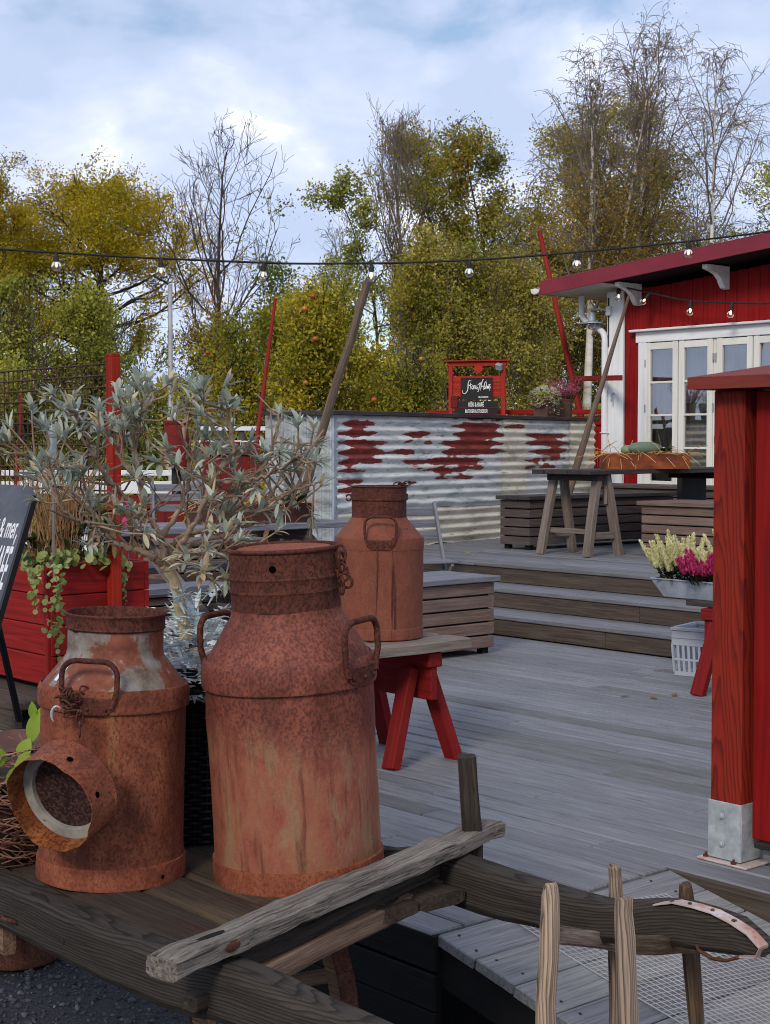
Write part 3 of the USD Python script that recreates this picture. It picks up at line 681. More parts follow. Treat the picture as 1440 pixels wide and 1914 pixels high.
# ramp: boards across, falling towards a
ramp = thing('ramp', kind='structure')
slope = math.atan2(0.06, 0.277)
nb, bw = 10, 0.142
Mr = np.stack([W(0, 1), -(W(math.cos(slope), 0) + np.array([0, 0, -math.sin(slope)])), [0, 0, 0]], 1)
Mr[:, 2] = np.cross(Mr[:, 0], Mr[:, 1])


def on_ramp(s, v, h=0.0):
    return W(END_A + 0.004 + s * math.cos(slope), v, DZ - s * math.sin(slope) - 0.002) + Mr[:, 2] * h


for k in range(9):
    gg = G()
    s = 0.075 + k * bw
    wdt = EDGE_V + 0.01 - (0.0 if k else 0.0)
    box(gg, on_ramp(s, (wdt + RAMP_V - 0.05) / 2, -0.016 + r3.normal(0, 0.001)), (RAMP_V - 0.05 - wdt + r3.normal(0, 0.006), bw - 0.005, 0.03), Mr, b=0.003, o=r3.uniform(-40, 40, 3))
    put(ramp, 'ramp_board', gg, 'ramp_wood' if k % 3 else 'deck_light')
for vv in (EDGE_V + 0.04, (EDGE_V + RAMP_V) / 2, RAMP_V - 0.1):
    gg = G()
    bar(gg, on_ramp(0.0, vv, -0.085), on_ramp(1.28, vv, -0.085), 0.045, 0.1)
    put(ramp, 'ramp_beam', gg, 'fascia_black')
# nail heads on ramp boards
gg = G()
for k in range(9):
    for vv in (EDGE_V + 0.06, RAMP_V - 0.16):
        for ds in (-0.04, 0.04):
            lathe(gg, [(0.0045, 0), (0.0045, 0.0012), (0, 0.0016)], 6, Mr, on_ramp(0.075 + k * bw + ds, vv + r3.normal(0, 0.008), 0.0))
put(ramp, 'nail_heads', gg, 'dark_iron')
# welded wire mesh laid on the ramp
net = thing('wire_mesh', 'square welded wire mesh laid over the boards of the ramp', 'wire mesh')
gg = G()
sp = 0.0185
v0, v1, s0, s1 = EDGE_V + 0.25, RAMP_V - 0.22, 0.09, 1.25
P = lambda s, v: on_ramp(s + 0.16 * (v - v0) - 0.05, v + 0.0 * s, 0.006 + 0.005 * math.sin(7 * s + 3 * v) * math.sin(5 * v))  # noqa: E731
n1, n2 = int((v1 - v0) / sp), int((s1 - s0) / sp)
for i in range(n1 + 1):
    tube(gg, [P(s, v0 + i * sp) for s in np.linspace(s0, s1, 16)], 0.0011, 3, caps=False)
for i in range(n2 + 1):
    tube(gg, [P(s0 + i * sp, vv) for vv in np.linspace(v0, v1, 8)], 0.0011, 3, caps=False)
put(net, 'wires', gg, 'wire_grey')
gg = G()
tube(gg, [P(s, v0) for s in np.linspace(s0, s1, 16)], 0.002, 5)
tube(gg, [P(s, v1) for s in np.linspace(s0, s1, 16)], 0.002, 5)
put(net, 'edge_wire', gg, 'wire_grey')

# ------------------------------------------------------------------ steps and upper deck
steps = thing('steps', kind='structure')
RH = (UZ - DZ) / 3
VS = (7.27, 7.60, 7.93)
for i, vs in enumerate(VS):
    zt = DZ + RH * (i + 1)
    for a0, a1 in ((-9.1, -6.35), (-6.35, -3.0), (-3.0, -1.2)):
        gg = G()
        box(gg, W((a0 + a1) / 2, vs + 0.014, zt - RH / 2 - 0.014), (a1 - a0 - 0.004, 0.026, RH - 0.034), R_AV, b=0.003)
        put(steps, 'riser_board', gg, 'step_wood')
    if i < 2:
        for k in range(3):
            for a0, a1 in ((-9.1, -5.5 - k * 0.4), (-5.5 - k * 0.4, -1.2)):
                gg = G()
                box(gg, W((a0 + a1) / 2, vs - 0.012 + 0.058 + k * 0.121, zt - 0.0145), (a1 - a0 - 0.004, 0.115, 0.029), R_AV, b=0.004)
                put(steps, 'tread_board', gg, 'deck_grey')
upper = thing('upper_deck', kind='structure')
v = 7.93 - 0.012 + BW / 2
while v < 12.62:
    boards_row(upper, v, -11.6, -3.2 if v < 10.5 else -5.5, UZ, ['deck_grey', 'deck_grey', 'deck_warm'])
    v += PITCHB
v = 7.3
while v < 7.9:
    boards_row(upper, v, -11.6, -9.12, UZ, ['deck_warm'])
    v += PITCHB
gg = G()
box(gg, W(-7.0, 7.99, UZ - 0.12), (9, 0.05, 0.14), R_AV)
put(upper, 'beam', gg, 'fascia_black')
# low platform at the left on which the red planter stands
plat = thing('low_platform', kind='structure')
VP = AV(*atz(40, 1322, DZ + 0.13)[:2])[1]
for k in range(6):
    boards_row(plat, VP + 0.075 + k * 0.147, -9.6, -6.15 if k < 4 else -6.5, DZ + 0.135, ['deck_warm', 'step_wood'], w=0.14, name='platform_board', t=0.035)
gg = G()
box(gg, W(-7.85, VP + 0.025, DZ + 0.05), (3.4, 0.045, 0.096), R_AV, b=0.006)
put(plat, 'edge_beam', gg, 'step_wood')

# ------------------------------------------------------------------ hand cart: rails along a, platform, cross beams, curved shafts
cart = thing('hand_cart', 'old grey wooden hand cart with curved shafts carrying the milk cans', 'cart')
CT = 0.65
VN, VF = 1.44, 2.22


def cw(u, v, zz):
    return W(-u, v, zz)


U0, U1 = 2.20, 4.3
pw = (VF - 0.07 - VN - 0.075) / 5
for k in range(5):
    gg = G()
    vv = VN + 0.078 + pw * (k + 0.5)
    bar(gg, cw(U1, vv, CT - 0.014), cw(U0 + 0.05, vv, CT - 0.014), pw - 0.006, 0.028, b=0.004, n=14, wob=0.0007)
    put(cart, 'floor_board', gg, 'cart_floor')


def shaft(pts, w, h, mat, name):
    """A rail swept through (u, v, z top, height, width)."""
    P = np.array(pts, float)
    t = np.linspace(0, 1, len(P))
    from scipy.interpolate import PchipInterpolator
    s = PchipInterpolator(np.r_[0, np.cumsum(np.abs(np.diff(P[:, 0])) + 1e-6)], P)(np.linspace(0, np.abs(P[-1, 0] - P[0, 0]) + 1e-6 * (len(P) - 1), 46))
    gg = G()
    k = 12
    cb = 0.16
    prof = np.array([(-.5, -.5 + cb), (-.5, 0), (-.5, .5 - cb), (-.5 + cb, .5), (0, .5), (.5 - cb, .5), (.5, .5 - cb), (.5, 0), (.5, -.5 + cb), (.5 - cb, -.5), (0, -.5), (-.5 + cb, -.5)])
    V, C = [], []
    for i, (u, v, zt, h, w) in enumerate(s):
        e = prof * [w, h] + rng.normal(0, 0.0011, (k, 2))
        for (x, y) in e:
            V.append(cw(u, v + x, zt - h / 2 + y))
            C.append((u, x, y))
    V = np.array(V)
    F = []
    n = len(s) - 1
    for i in range(n):
        for j in range(k):
            F += [[i * k + j, (i + 1) * k + j, (i + 1) * k + (j + 1) % k], [i * k + j, (i + 1) * k + (j + 1) % k, i * k + (j + 1) % k]]
    for j in range(1, k - 1):
        F += [[0, j, j + 1], [n * k, n * k + j + 1, n * k + j]]
    F = np.array(F)
    if trimesh.Trimesh(V, F, process=False).volume < 0:
        F = F[:, ::-1]
    gg.add(V, F, np.array(C))
    return put(cart, name, gg, mat)


shaft([(U1, VN + 0.035, .655, .10, .075), (2.6, VN + 0.035, .655, .10, .075), (2.25, VN + 0.037, .668, .105, .075), (2.08, VN + 0.04, .684, .10, .074), (1.8, VN + 0.035, .684, .08, .066), (1.5, VN + 0.02, .70, .065, .05), (1.25, VN + 0.01, .72, .05, .04)], 0, 0, 'shaft_grain', 'side_rail')
shaft([(U1, VF - 0.03, .655, .10, .07), (2.6, VF - 0.03, .66, .10, .07), (2.36, VF - 0.03, .70, .10, .072), (2.2, VF - 0.02, .691, .096, .07), (2.0, VF, .679, .078, .066), (1.87, VF, .694, .076, .066), (1.745, VF, .724, .080, .062), (1.64, VF, .724, .066, .055), (1.585, VF, .706, .04, .045), (1.56, VF, .692, .02, .04)], 0, 0, 'shaft_grain', 'side_rail')
# iron shoe on the far shaft's tip
gg = G()
sh = np.array([(1.79, .7125), (1.745, .7265), (1.70, .7285), (1.66, .7275), (1.62, .7195), (1.585, .7085), (1.558, .690), (1.566, .672), (1.60, .664)])
V = []
for (u, zz) in sh:
    V += [cw(u, VF - 0.034, zz + 0.0015), cw(u, VF - 0.006, zz + 0.0015)]
V = np.array(V)
F = []
for i in range(len(sh) - 1):
    F += [[2 * i, 2 * i + 1, 2 * i + 3], [2 * i, 2 * i + 3, 2 * i + 2]]
F = np.array(F)
nn = np.array([0, 0, -0.0025])
gg.add(np.vstack([V, V + nn]), np.vstack([F, F[:, ::-1] + len(V)] + [np.array([[2 * i, 2 * i + 2, 2 * i + 2 + len(V)], [2 * i, 2 * i + 2 + len(V), 2 * i + len(V)]]) for i in range(len(sh) - 1)] + [np.array([[2 * i + 1, 2 * i + 3 + len(V), 2 * i + 3], [2 * i + 1, 2 * i + 1 + len(V), 2 * i + 3 + len(V)]]) for i in range(len(sh) - 1)]))
put(cart, 'iron_shoe', gg, 'rust_pink')
for u in (1.755, 1.715, 1.665, 1.62):
    gg = G()
    ellipsoid(gg, cw(u, VF - 0.022, np.interp(u, sh[::-1, 0][2:], sh[::-1, 1][2:]) + 0.002), (0.004, 0.004, 0.0035), 1)
    put(cart, 'nail', gg, 'rust_iron')
# loose end of the iron strap curling under the tip
gg = G()
tube(gg, [cw(1.60, VF - 0.032, .664), cw(1.625, VF - 0.034, .652), cw(1.655, VF - 0.034, .648), cw(1.685, VF - 0.034, .655), cw(1.69, VF - 0.034, .664)], 0.0035, 6)
put(cart, 'strap_end', gg, 'rust_iron')
# top cross beam, laid over both rails, with its slot and the stub post
BA, BB = cw(2.10, 1.33, .709), cw(2.37, 2.345, .721)
gg = G()
bar(gg, BA, BB, 0.068, 0.036, b=0.005, n=60, wob=0.0014)
put(cart, 'cross_beam', gg, 'old_pale')
gg = G()
dB = (BB - BA) / np.linalg.norm(BB - BA)
MB_ = basis(dB)
ellipsoid(gg, BA + dB * 0.115 + MB_[:, 2] * 0.0172, (0.042, 0.0085, 0.0022), 2, 0.1, M=MB_)
put(cart, 'slot', gg, 'fascia_black')
gg = G()
ellipsoid(gg, BA + dB * 0.14 - MB_[:, 1] * 0.0335, (0.020, 0.003, 0.009), 2, 0.2, M=MB_)
put(cart, 'rusted_bolt', gg, 'rust_iron')
gg = G()
pb = BA + dB * (np.linalg.norm(BB - BA) - 0.085)
bar(gg, pb + [0, 0, -0.06], pb + np.array([-0.012, 0.0, 0.172]), 0.05, 0.04, b=0.006, n=8, wob=0.0016)
put(cart, 'stub_post', gg, 'old_dark')
for zz, mat, du, hh in ((.668, 'old_dark', 0.02, 0.03), (.628, 'old_brown', 0.012, 0.042)):
    gg = G()
    bar(gg, cw(2.115 + du, VN + 0.05, zz), cw(2.33 + du, VF - 0.04, zz), 0.026, hh, b=0.003, n=12, wob=0.001)
    put(cart, 'cross_board', gg, mat)
gg = G()
bar(gg, cw(2.145, VN - 0.03, .615), cw(2.17, VN + 0.10, .615), 0.035, 0.03, b=0.004)
put(cart, 'peg', gg, 'old_dark')
gg = G()
tube(gg, [cw(2.83 + 0.022 * math.cos(t), VN - 0.004 - 0.016 * max(0, math.sin(t)), .592 + 0.006 * math.sin(t)) for t in np.linspace(-0.5, PI + 0.5, 12)], 0.0035, 6)
put(cart, 'ring_bolt', gg, 'rust_iron')
for (uu, zz) in ((2.62, .60), (2.3, .62)):
    gg = G()
    lathe(gg, [(0.006, 0), (0.006, 0.002), (0, 0.003)], 8, basis(W(0, -1))[:, [1, 2, 0]], cw(uu, VN - 0.002, zz))
    put(cart, 'bolt_head', gg, 'dark_iron')
# lower side board under the near rail, axle and iron tyred wheels
gg = G()
bar(gg, cw(U1, VN + 0.055, .54), cw(2.95, VN + 0.055, .535), 0.03, 0.11, n=10, wob=0.001)
put(cart, 'side_board', gg, 'old_brown')


def wheel(vv, u, zc, R):
    M = np.stack([W(1, 0), [0, 0, 1.0], -W(0, 1)], 1)
    M[:, 2] = np.cross(M[:, 0], M[:, 1])
    c = cw(u, vv, zc)
    w = cart
    gg = G()
    lathe(gg, [(R - 0.004, -0.022), (R, -0.022), (R, 0.022), (R - 0.004, 0.022), (R - 0.004, -0.022)], 60, M, c)
    p = put(w, 'wheel_tyre', gg, 'rust_iron')
    gg = G()
    lathe(gg, [(R - 0.045, -0.018), (R - 0.005, -0.018), (R - 0.005, 0.018), (R - 0.045, 0.018), (R - 0.045, -0.018)], 60, M, c)
    put(w, 'wheel_rim', gg, 'old_brown')
    for k in range(8):
        t = k * PI / 4 + 0.35
        d = M @ np.array([math.cos(t), math.sin(t), 0])
        gg = G()
        bar(gg, c + d * 0.04, c + d * (R - 0.04), 0.03, 0.024, up=M[:, 2])
        put(w, 'spoke', gg, 'old_brown')
    gg = G()
    lathe(gg, [(0, -0.06), (0.045, -0.06), (0.055, 0), (0.045, 0.06), (0, 0.06)], 20, M, c)
    put(w, 'hub', gg, 'old_dark')


wheel(2.06, 2.82, 0.315, 0.315)
gg = G()
bar(gg, cw(2.82, 1.9, 0.315), cw(2.82, 2.12, 0.315), 0.05, 0.05)
bar(gg, cw(2.82, 2.0, 0.315), cw(2.82, 2.0, 0.56), 0.05, 0.05, up=(1, 0, 0))
put(cart, 'axle', gg, 'old_dark')
# rusty iron tub on the asphalt below the cart
c0 = atz(24, 1806, 0.0)
tub = thing('iron_tub', 'round rusty cast iron tub standing on the asphalt below the cart', 'tub', (c0[0], c0[1] + 0.05, 0))
gg = G()
lathe(gg, [(0, 0.0), (0.105, 0.0), (0.125, 0.012), (0.127, 0.03), (0.118, 0.05), (0.118, 0.10), (0.126, 0.112), (0.126, 0.12), (0.112, 0.12), (0.108, 0.03), (0, 0.03)], 40)
put(tub, 'shell', gg, 'rust_iron', split=40)
gg = G()
tube(gg, [(0.126 * math.cos(t), 0.126 * math.sin(t), 0.118) for t in np.linspace(0, 2 * PI, 40, endpoint=False)], 0.006, 6, closed=True)
put(tub, 'rim', gg, 'rust_iron', smooth=True)

# ------------------------------------------------------------------ wooden stand that carries the far shaft
stand = thing('shaft_stand', 'rough wooden stand of four pale stakes holding up the cart shaft', 'stand')


def stake(px0, py0, px1, py1, y0, y1, w, mat, pointed=True):
    top, bot = at(px0, py0, y0), at(px1, py1, y1)
    d = bot - top
    bot = top + d * (top[2] / (top[2] - bot[2])) * 0.998
    n = 14
    gg = G()
    ts = np.r_[0, 0.006, 0.03, np.linspace(0.08, 1, n - 2)]
    pts = np.array([top + (bot - top) * t for t in ts])
    rad = np.array([w * (0.55 if pointed else 0.85), w * (0.75 if pointed else 0.95), w * 0.92] + [w * (1 + 0.08 * math.sin(7 * t)) for t in ts[3:]])
    p2 = pts + rng.normal(0, 0.0005, pts.shape)
    tube(gg, p2, rad, 6, o=rng.uniform(-0.01, 0.01, 3) + [px0 * 0.01, 0, 0])
    v = gg.v[0]
    v += rng.normal(0, 0.0007, v.shape)
    put(stand, 'stake', gg, mat)
    return top, bot


stake(1031, 1650, 1020, 1914, 2.72, 2.66, 0.0175, 'stake_grain')
stake(1151, 1617, 1152, 1914, 2.99, 3.02, 0.0140, 'stake_grain', False)
stake(1166, 1678, 1175, 1914, 2.58, 2.52, 0.0165, 'stake_grain', False)
stake(1281, 1651, 1302, 1914, 2.90, 2.98, 0.0155, 'stake_brown')
for (p, q, m) in (((1034, 1745, 2.71), (1150, 1763, 2.99), 'stake_pale'), ((1172, 1764, 2.57), (1288, 1767, 2.92), 'stake_brown')):
    A, B = at(*p), at(*q)
    gg = G()
    bar(gg, A, B, 0.026, 0.032, b=0.003, ext=0.006, n=8, wob=0.0006)
    put(stand, 'cross_bar', gg, m)

# ------------------------------------------------------------------ milk cans
CANS = 'rusty milk cans'


def handle(t, phi, R, z, w, h, r, mat, plate=0.028, rivets=3, lean=0.0, wide=0.012):
    """Bail handle: a loop standing on a riveted plate; phi from the side that faces -y (0) turning to +x."""
    ang = phi - PI / 2
    er, et = np.array([math.cos(ang), math.sin(ang), 0]), np.array([-math.sin(ang), math.cos(ang), 0])
    up = np.array([0, 0, 1.0])
    rc = 0.26 * w
    pts = [(-w / 2 * 0.80, -0.012), (-w / 2 * 0.94, 0.012), (-w / 2, h * 0.35), (-w / 2, h - rc)]
    pts += [(-w / 2 + rc - rc * math.cos(a), h - rc + rc * math.sin(a)) for a in np.linspace(0.25, PI / 2, 5)]
    full = [(x, y) for x, y in pts] + [(-x, y) for x, y in pts[::-1]]
    P = []
    for x, y in full:
        th = x / R
        base = er * (R + r * 0.9 + lean * max(0, y)) + up * (z + y)
        P.append(base * 1.0 + et * x - er * (R - math.sqrt(max(R * R - x * x, 0))) * (1 if y < 0.02 else 0.5))
    gg = G()
    tube(gg, P, r, 10)
    hnd = put(t, 'handle', gg, mat, smooth=True)
    gg = G()
    half = (w * 0.80 / 2) / R
    an = np.linspace(-half, half, 13)
    V = []
    for k, a in enumerate(an):
        e = abs(k - 6) / 6
        zl = -plate + 0.35 * plate * max(0, (e - 0.6) / 0.4) ** 2
        for zz, rr in ((zl, R + 0.001), (zl, R + 0.0055), (0.004, R + 0.0065), (0.008, R + 0.001)):
            d = er * math.cos(a) + et * math.sin(a)
            V.append(d * rr + up * (z + zz))
    F = []
    for k in range(12):
        for j in range(3):
            F.append([k * 4 + j, (k + 1) * 4 + j, (k + 1) * 4 + j + 1, k * 4 + j + 1])
    gg.add(V, F)
    put(hnd, 'plate', gg, mat)
    for k in range(rivets):
        a = (k - (rivets - 1) / 2) * half * 1.5 / max(1, rivets - 1)
        d = er * math.cos(a) + et * math.sin(a)
        gg = G()
        ellipsoid(gg, d * (R + 0.0062) + up * (z - plate * 0.55), (0.0042, 0.0042, 0.0042), 1)
        put(hnd, 'rivet', gg, 'rust_collar')
    return hnd


def torus_link(g, c, along, normal, L, w, r, n=18):
    M = basis(along, normal)
    pts = []
    for t in np.linspace(0, 2 * PI, n, endpoint=False):
        x = math.cos(t)
        pts.append(M @ np.array([np.sign(x) * abs(x) ** 0.8 * L / 2, math.sin(t) * w / 2, 0]) + c)
    tube(g, pts, r, 6, closed=True)


def dents(seed, amp):
    def f(A, Z):
        P = np.stack([np.cos(A) * 1.5, np.sin(A) * 1.5, Z * 6], -1)
        return (meshkit.fbm(P + seed, 3) - 0.5) * 2 * amp
    return f


def rotv(ax, deg):
    return trimesh.transformations.rotation_matrix(math.radians(deg), ax)[:3, :3]


# left, smaller can
c1 = np.array([(202 - 720) / 2880 * 3.22, 3.22, CT + 0.001])
can1 = thing('milk_can', 'smallest rusty milk can with bare zinc neck and lid hanging from a chain', 'milk can', c1, 0, CANS, R=rotv([0, 1, 0], 1.5))
d1 = dents(3.0, 0.0036)
gg = G()
lathe(gg, [(0, 0.004), (0.150, 0.0), (0.1545, 0.002), (0.1555, 0.006), (0.1555, 0.043), (0.1545, 0.0465), (0.1510, 0.047)], 96, dr=d1)
put(can1, 'foot_ring', gg, 'rust_bright', split=50)
gg = G()
lathe(gg, [(0.1512, 0.045), (0.1505, 0.08)] + [(0.1505, x) for x in np.linspace(0.1, 0.34, 14)] + [(0.1508, 0.362)], 96, dr=d1)
put(can1, 'body', gg, 'rust_small', split=50)
gg = G()
lathe(gg, [(0.1508, 0.3615), (0.1565, 0.3620), (0.1575, 0.366), (0.1577, 0.388), (0.1565, 0.399), (0.1530, 0.4070), (0.1500, 0.4085), (0.149, 0.4065)], 96, dr=d1)
put(can1, 'shoulder_band', gg, 'rust_small', split=38)
gg = G()
lathe(gg, [(0.1495, 0.404), (0.145, 0.409), (0.125, 0.434), (0.108, 0.456), (0.102, 0.464), (0.1, 0.472)] + [(0.0985, x) for x in np.linspace(0.478, 0.521, 6)] + [(0.0965, 0.521), (0.0965, 0.40)], 96, dr=d1)
put(can1, 'neck', gg, 'rust_neck', split=60)
gg = G()
lathe(gg, [(0.0985, 0.519), (0.1025, 0.520), (0.1042, 0.5225), (0.1025, 0.5255), (0.1028, 0.545), (0.1062, 0.5485), (0.1066, 0.5525), (0.1035, 0.5545), (0.1005, 0.552), (0.0985, 0.525), (0.0945, 0.50), (0.094, 0.42), (0, 0.418)], 96, dr=dents(9, 0.0026))
put(can1, 'rim', gg, 'rust_collar', split=60)
for a in (-5, 52):
    gg = G()
    t = math.radians(a) - PI / 2
    d = np.array([math.cos(t), math.sin(t), 0])
    lathe(gg, [(0.0045, 0), (0.0045, 0.0008), (0, 0.001)], 10, basis([0, 0, 1], d)[:, [1, 0, 2]] @ np.eye(3), d * 0.1552 + [0, 0, 0.017 + 0.004 * (a > 0)])
    put(can1, 'drain_hole', gg, 'black_void')
handle(can1, math.radians(-9), 0.1577, 0.388, 0.116, 0.082, 0.0058, 'rust_collar', plate=0.026, rivets=3, lean=-0.05)
# torn label scraps on the shoulder
gg = G()
for (a, zz, l) in ((-47, 0.436, 0.03), (-50, 0.425, 0.016)):
    t = math.radians(a) - PI / 2
    d = np.array([math.cos(t), math.sin(t), 0])
    rr = np.interp(zz, [0.409, 0.434, 0.456], [0.145, 0.125, 0.108])
    M = basis(np.array([-d[0] * 0.63, -d[1] * 0.63, 0.78]), d)
    box(gg, d * (rr + 0.0012) + [0, 0, zz], (l, 0.011, 0.0008), M, b=0.0003)
put(can1, 'label_scrap', gg, 'white_plain')
# the lid on its chain
lid_c = at(139, 1470, 3.015)
ldir = np.array([-0.41, -0.87, -0.26])
ldir /= np.linalg.norm(ldir)
lid = thing('can_lid', 'rusty round can lid with pale inner ring hanging open end out on the small can', 'can lid', lid_c, 0, R=basis(ldir, (0, 0, 1))[:, [1, 2, 0]])


def lip(A, Z):
    return np.clip((Z - 0.05) / 0.03, 0, 1.2) * (0.0022 * np.sin(3 * A + 1) + 0.0016 * np.sin(5 * A) + 0.001 * np.sin(9 * A + 2) + 0.0006 * np.sin(17 * A))


gg = G()
lathe(gg, [(0, 0.0), (0.094, 0.0), (0.1005, 0.001), (0.1025, 0.004), (0.1005, 0.0075), (0.0985, 0.010), (0.0985, 0.03), (0.0985, 0.05), (0.0985, 0.066), (0.0985, 0.083)], 96, dr=lip)
put(lid, 'outer_wall', gg, 'rust_small', split=50)
gg = G()
lathe(gg, [(0.0985, 0.083), (0.0972, 0.0835), (0.0968, 0.06), (0.0968, 0.05), (0.0966, 0.037), (0.0955, 0.034)], 96, dr=lip)
put(lid, 'inner_wall', gg, 'rust_orange', split=50)
gg = G()
lathe(gg, [(0.0965, 0.0355), (0.0945, 0.0365), (0.086, 0.035), (0.0765, 0.0358), (0.0755, 0.0352), (0.0745, 0.024)], 72, dr=dents(2, 0.001))
put(lid, 'inner_ring', gg, 'enamel', split=50)
gg = G()
lathe(gg, [(0.0755, 0.0255), (0.06, 0.024), (0.03, 0.0225), (0, 0.022)], 48)
put(lid, 'inner_disc', gg, 'rust_dark', split=60)
for (a, zz) in ((1.10, 0.052), (0.2, 0.055), (3.3, 0.05)):
    d = np.array([math.cos(a), math.sin(a), 0])
    gg = G()
    lathe(gg, [(0.0065, 0), (0.0065, 0.0012), (0, 0.0014)], 10, basis([0, 0, 1], d)[:, [1, 0, 2]], d * 0.0982 + [0, 0, zz])
    put(lid, 'hole', gg, 'black_void')
# chain from the handle down to the lid
hx = c1 + rotv([0, 1, 0], 1.5) @ np.array([-0.062, -0.158, 0.415])
lt = lid_c + np.array([0.012, -0.005, 0.103])
ch = thing('chain', 'thin rusty chain knotted on the small can handle and holding the lid', 'chain')
cp = [hx + [0.0, -0.012, 0.0], hx + [-0.012, -0.016, -0.02], hx + [0.006, -0.018, -0.036], hx + [-0.006, -0.016, -0.05], lt + [0.003, -0.006, 0.045], lt + [0.001, -0.004, 0.022], lt]
for i in range(len(cp) - 1):
    d = cp[i + 1] - cp[i]
    gg = G()
    torus_link(gg, (cp[i] + cp[i + 1]) / 2, d, (1, 0.3, 0) if i % 2 else (0.2, 1, 0.1), np.linalg.norm(d) + 0.009, 0.013, 0.0022)
    put(ch, 'link', gg, 'rust_iron', smooth=True)
for k in range(9):
    gg = G()
    torus_link(gg, hx + rng.normal(0, 0.009, 3) + [0, -0.012, -0.012], rng.normal(0, 1, 3), rng.normal(0, 1, 3), 0.026, 0.015, 0.0021)
    put(ch, 'link', gg, 'rust_iron', smooth=True)
gg = G()
tube(gg, [hx + np.array([-0.022, -0.02, -0.05]) + [0.011 * math.cos(t), 0, 0.017 * math.sin(t)] for t in np.linspace(0.8, PI + 0.9, 9)], [0.001, .002, .0026, .003, .003, .003, .0026, .002, .0008], 6)
put(ch, 'hook', gg, 'galvanised')

# large can
c2 = np.array([(557 - 720) / 2880 * 3.22, 3.22, CT + 0.001])
can2 = thing('milk_can', 'largest rusty milk can with ochre scuffed belly and a chain on its rim', 'milk can', c2, 0, CANS, R=rotv([0, 1, 0], -2.5) @ rotv([1, 0, 0], 1.2))
d2 = dents(14.0, 0.0040)
gg = G()
lathe(gg, [(0, 0.004), (0.172, 0.0), (0.1788, 0.002), (0.1800, 0.007), (0.1800, 0.046), (0.1788, 0.0495), (0.1748, 0.050)], 110, dr=d2)
put(can2, 'foot_ring', gg, 'rust_bright', split=36)
gg = G()
lathe(gg, [(0.1750, 0.048)] + [(0.1755, x) for x in np.linspace(0.07, 0.39, 18)] + [(0.1755, 0.409)], 110, dr=d2)
put(can2, 'body', gg, 'rust_big', split=50)
gg = G()
lathe(gg, [(0.1755, 0.4080), (0.1825, 0.4085), (0.1838, 0.413), (0.1842, 0.436), (0.1832, 0.452), (0.1795, 0.4625), (0.1745, 0.4675), (0.1725, 0.4655)], 110, dr=d2)
put(can2, 'shoulder_band', gg, 'rust_big', split=38)
gg = G()
lathe(gg, [(0.1730, 0.463), (0.169, 0.469), (0.15, 0.500), (0.132, 0.529), (0.120, 0.546), (0.1155, 0.556), (0.1145, 0.566)], 110, dr=d2)
put(can2, 'shoulder', gg, 'rust_big', split=60)
gg = G()
lathe(gg, [(0.1145, 0.565), (0.1140, 0.58), (0.1143, 0.600), (0.1170, 0.6025), (0.1170, 0.6055), (0.1145, 0.608), (0.1145, 0.628), (0.1172, 0.6305), (0.1172, 0.634), (0.1142, 0.637), (0.1140, 0.66), (0.1142, 0.684), (0.1185, 0.6865), (0.1195, 0.690), (0.1180, 0.6935), (0.1145, 0.6945), (0.112, 0.692), (0.111, 0.682)], 110, dr=dents(31, 0.0030))
put(can2, 'collar', gg, 'rust_collar', split=50)
gg = G()
lathe(gg, [(0.1115, 0.680), (0.108, 0.6805), (0.102, 0.688), (0.098, 0.6905), (0.06, 0.692), (0, 0.690)], 72, dr=dents(5, 0.003))
put(can2, 'sunken_lid', gg, 'rust_bright', split=60)
d = np.array([math.sin(math.radians(-8)), -math.cos(math.radians(-8)), 0])
gg = G()
lathe(gg, [(0.0072, 0), (0.0072, 0.0012), (0, 0.0013)], 14, basis([0, 0, 1], d)[:, [1, 0, 2]], d * 0.1146 + [0, 0, 0.656])
put(can2, 'hole', gg, 'black_void')
handle(can2, math.radians(58), 0.1844, 0.446, 0.122, 0.098, 0.0068, 'rust_collar', plate=0.03, rivets=3, lean=-0.02)
handle(can2, math.radians(238), 0.1844, 0.446, 0.122, 0.098, 0.0068, 'rust_collar', plate=0.03, rivets=3, lean=-0.02)
M2 = rotv([0, 1, 0], -2.5) @ rotv([1, 0, 0], 1.2)
e0 = c2 + M2 @ np.array([0.116, -0.035, 0.688])
ch2 = thing('chain', 'short heavy rusty chain hanging from the rim of the largest can', 'chain')
for i, (dx, dz, L, w, nrm, al) in enumerate(((0.004, -0.010, .034, .022, (0.3, 1, 0), (0.3, 0, -1)), (0.0075, -0.030, .042, .025, (1, -0.5, 0), (0.1, 0, -1)), (0.009, -0.051, .036, .022, (0.2, 1, 0), (0.2, 0, -1)), (0.015, -0.068, .032, .024, (0.1, 1, 0.2), (0.7, 0.1, -0.9)), (0.007, -0.078, .036, .020, (1, 0.5, 0.1), (0.05, 0, -1)))):
    gg = G()
    torus_link(gg, e0 + [dx, -0.006, dz], al, nrm, L, w, 0.0033)
    put(ch2, 'link', gg, 'rust_collar', smooth=True)
gg = G()
ellipsoid(gg, c2 + M2 @ np.array([0.112, -0.036, 0.640]), (0.008, 0.006, 0.006), 1)
put(ch2, 'staple', gg, 'rust_collar')

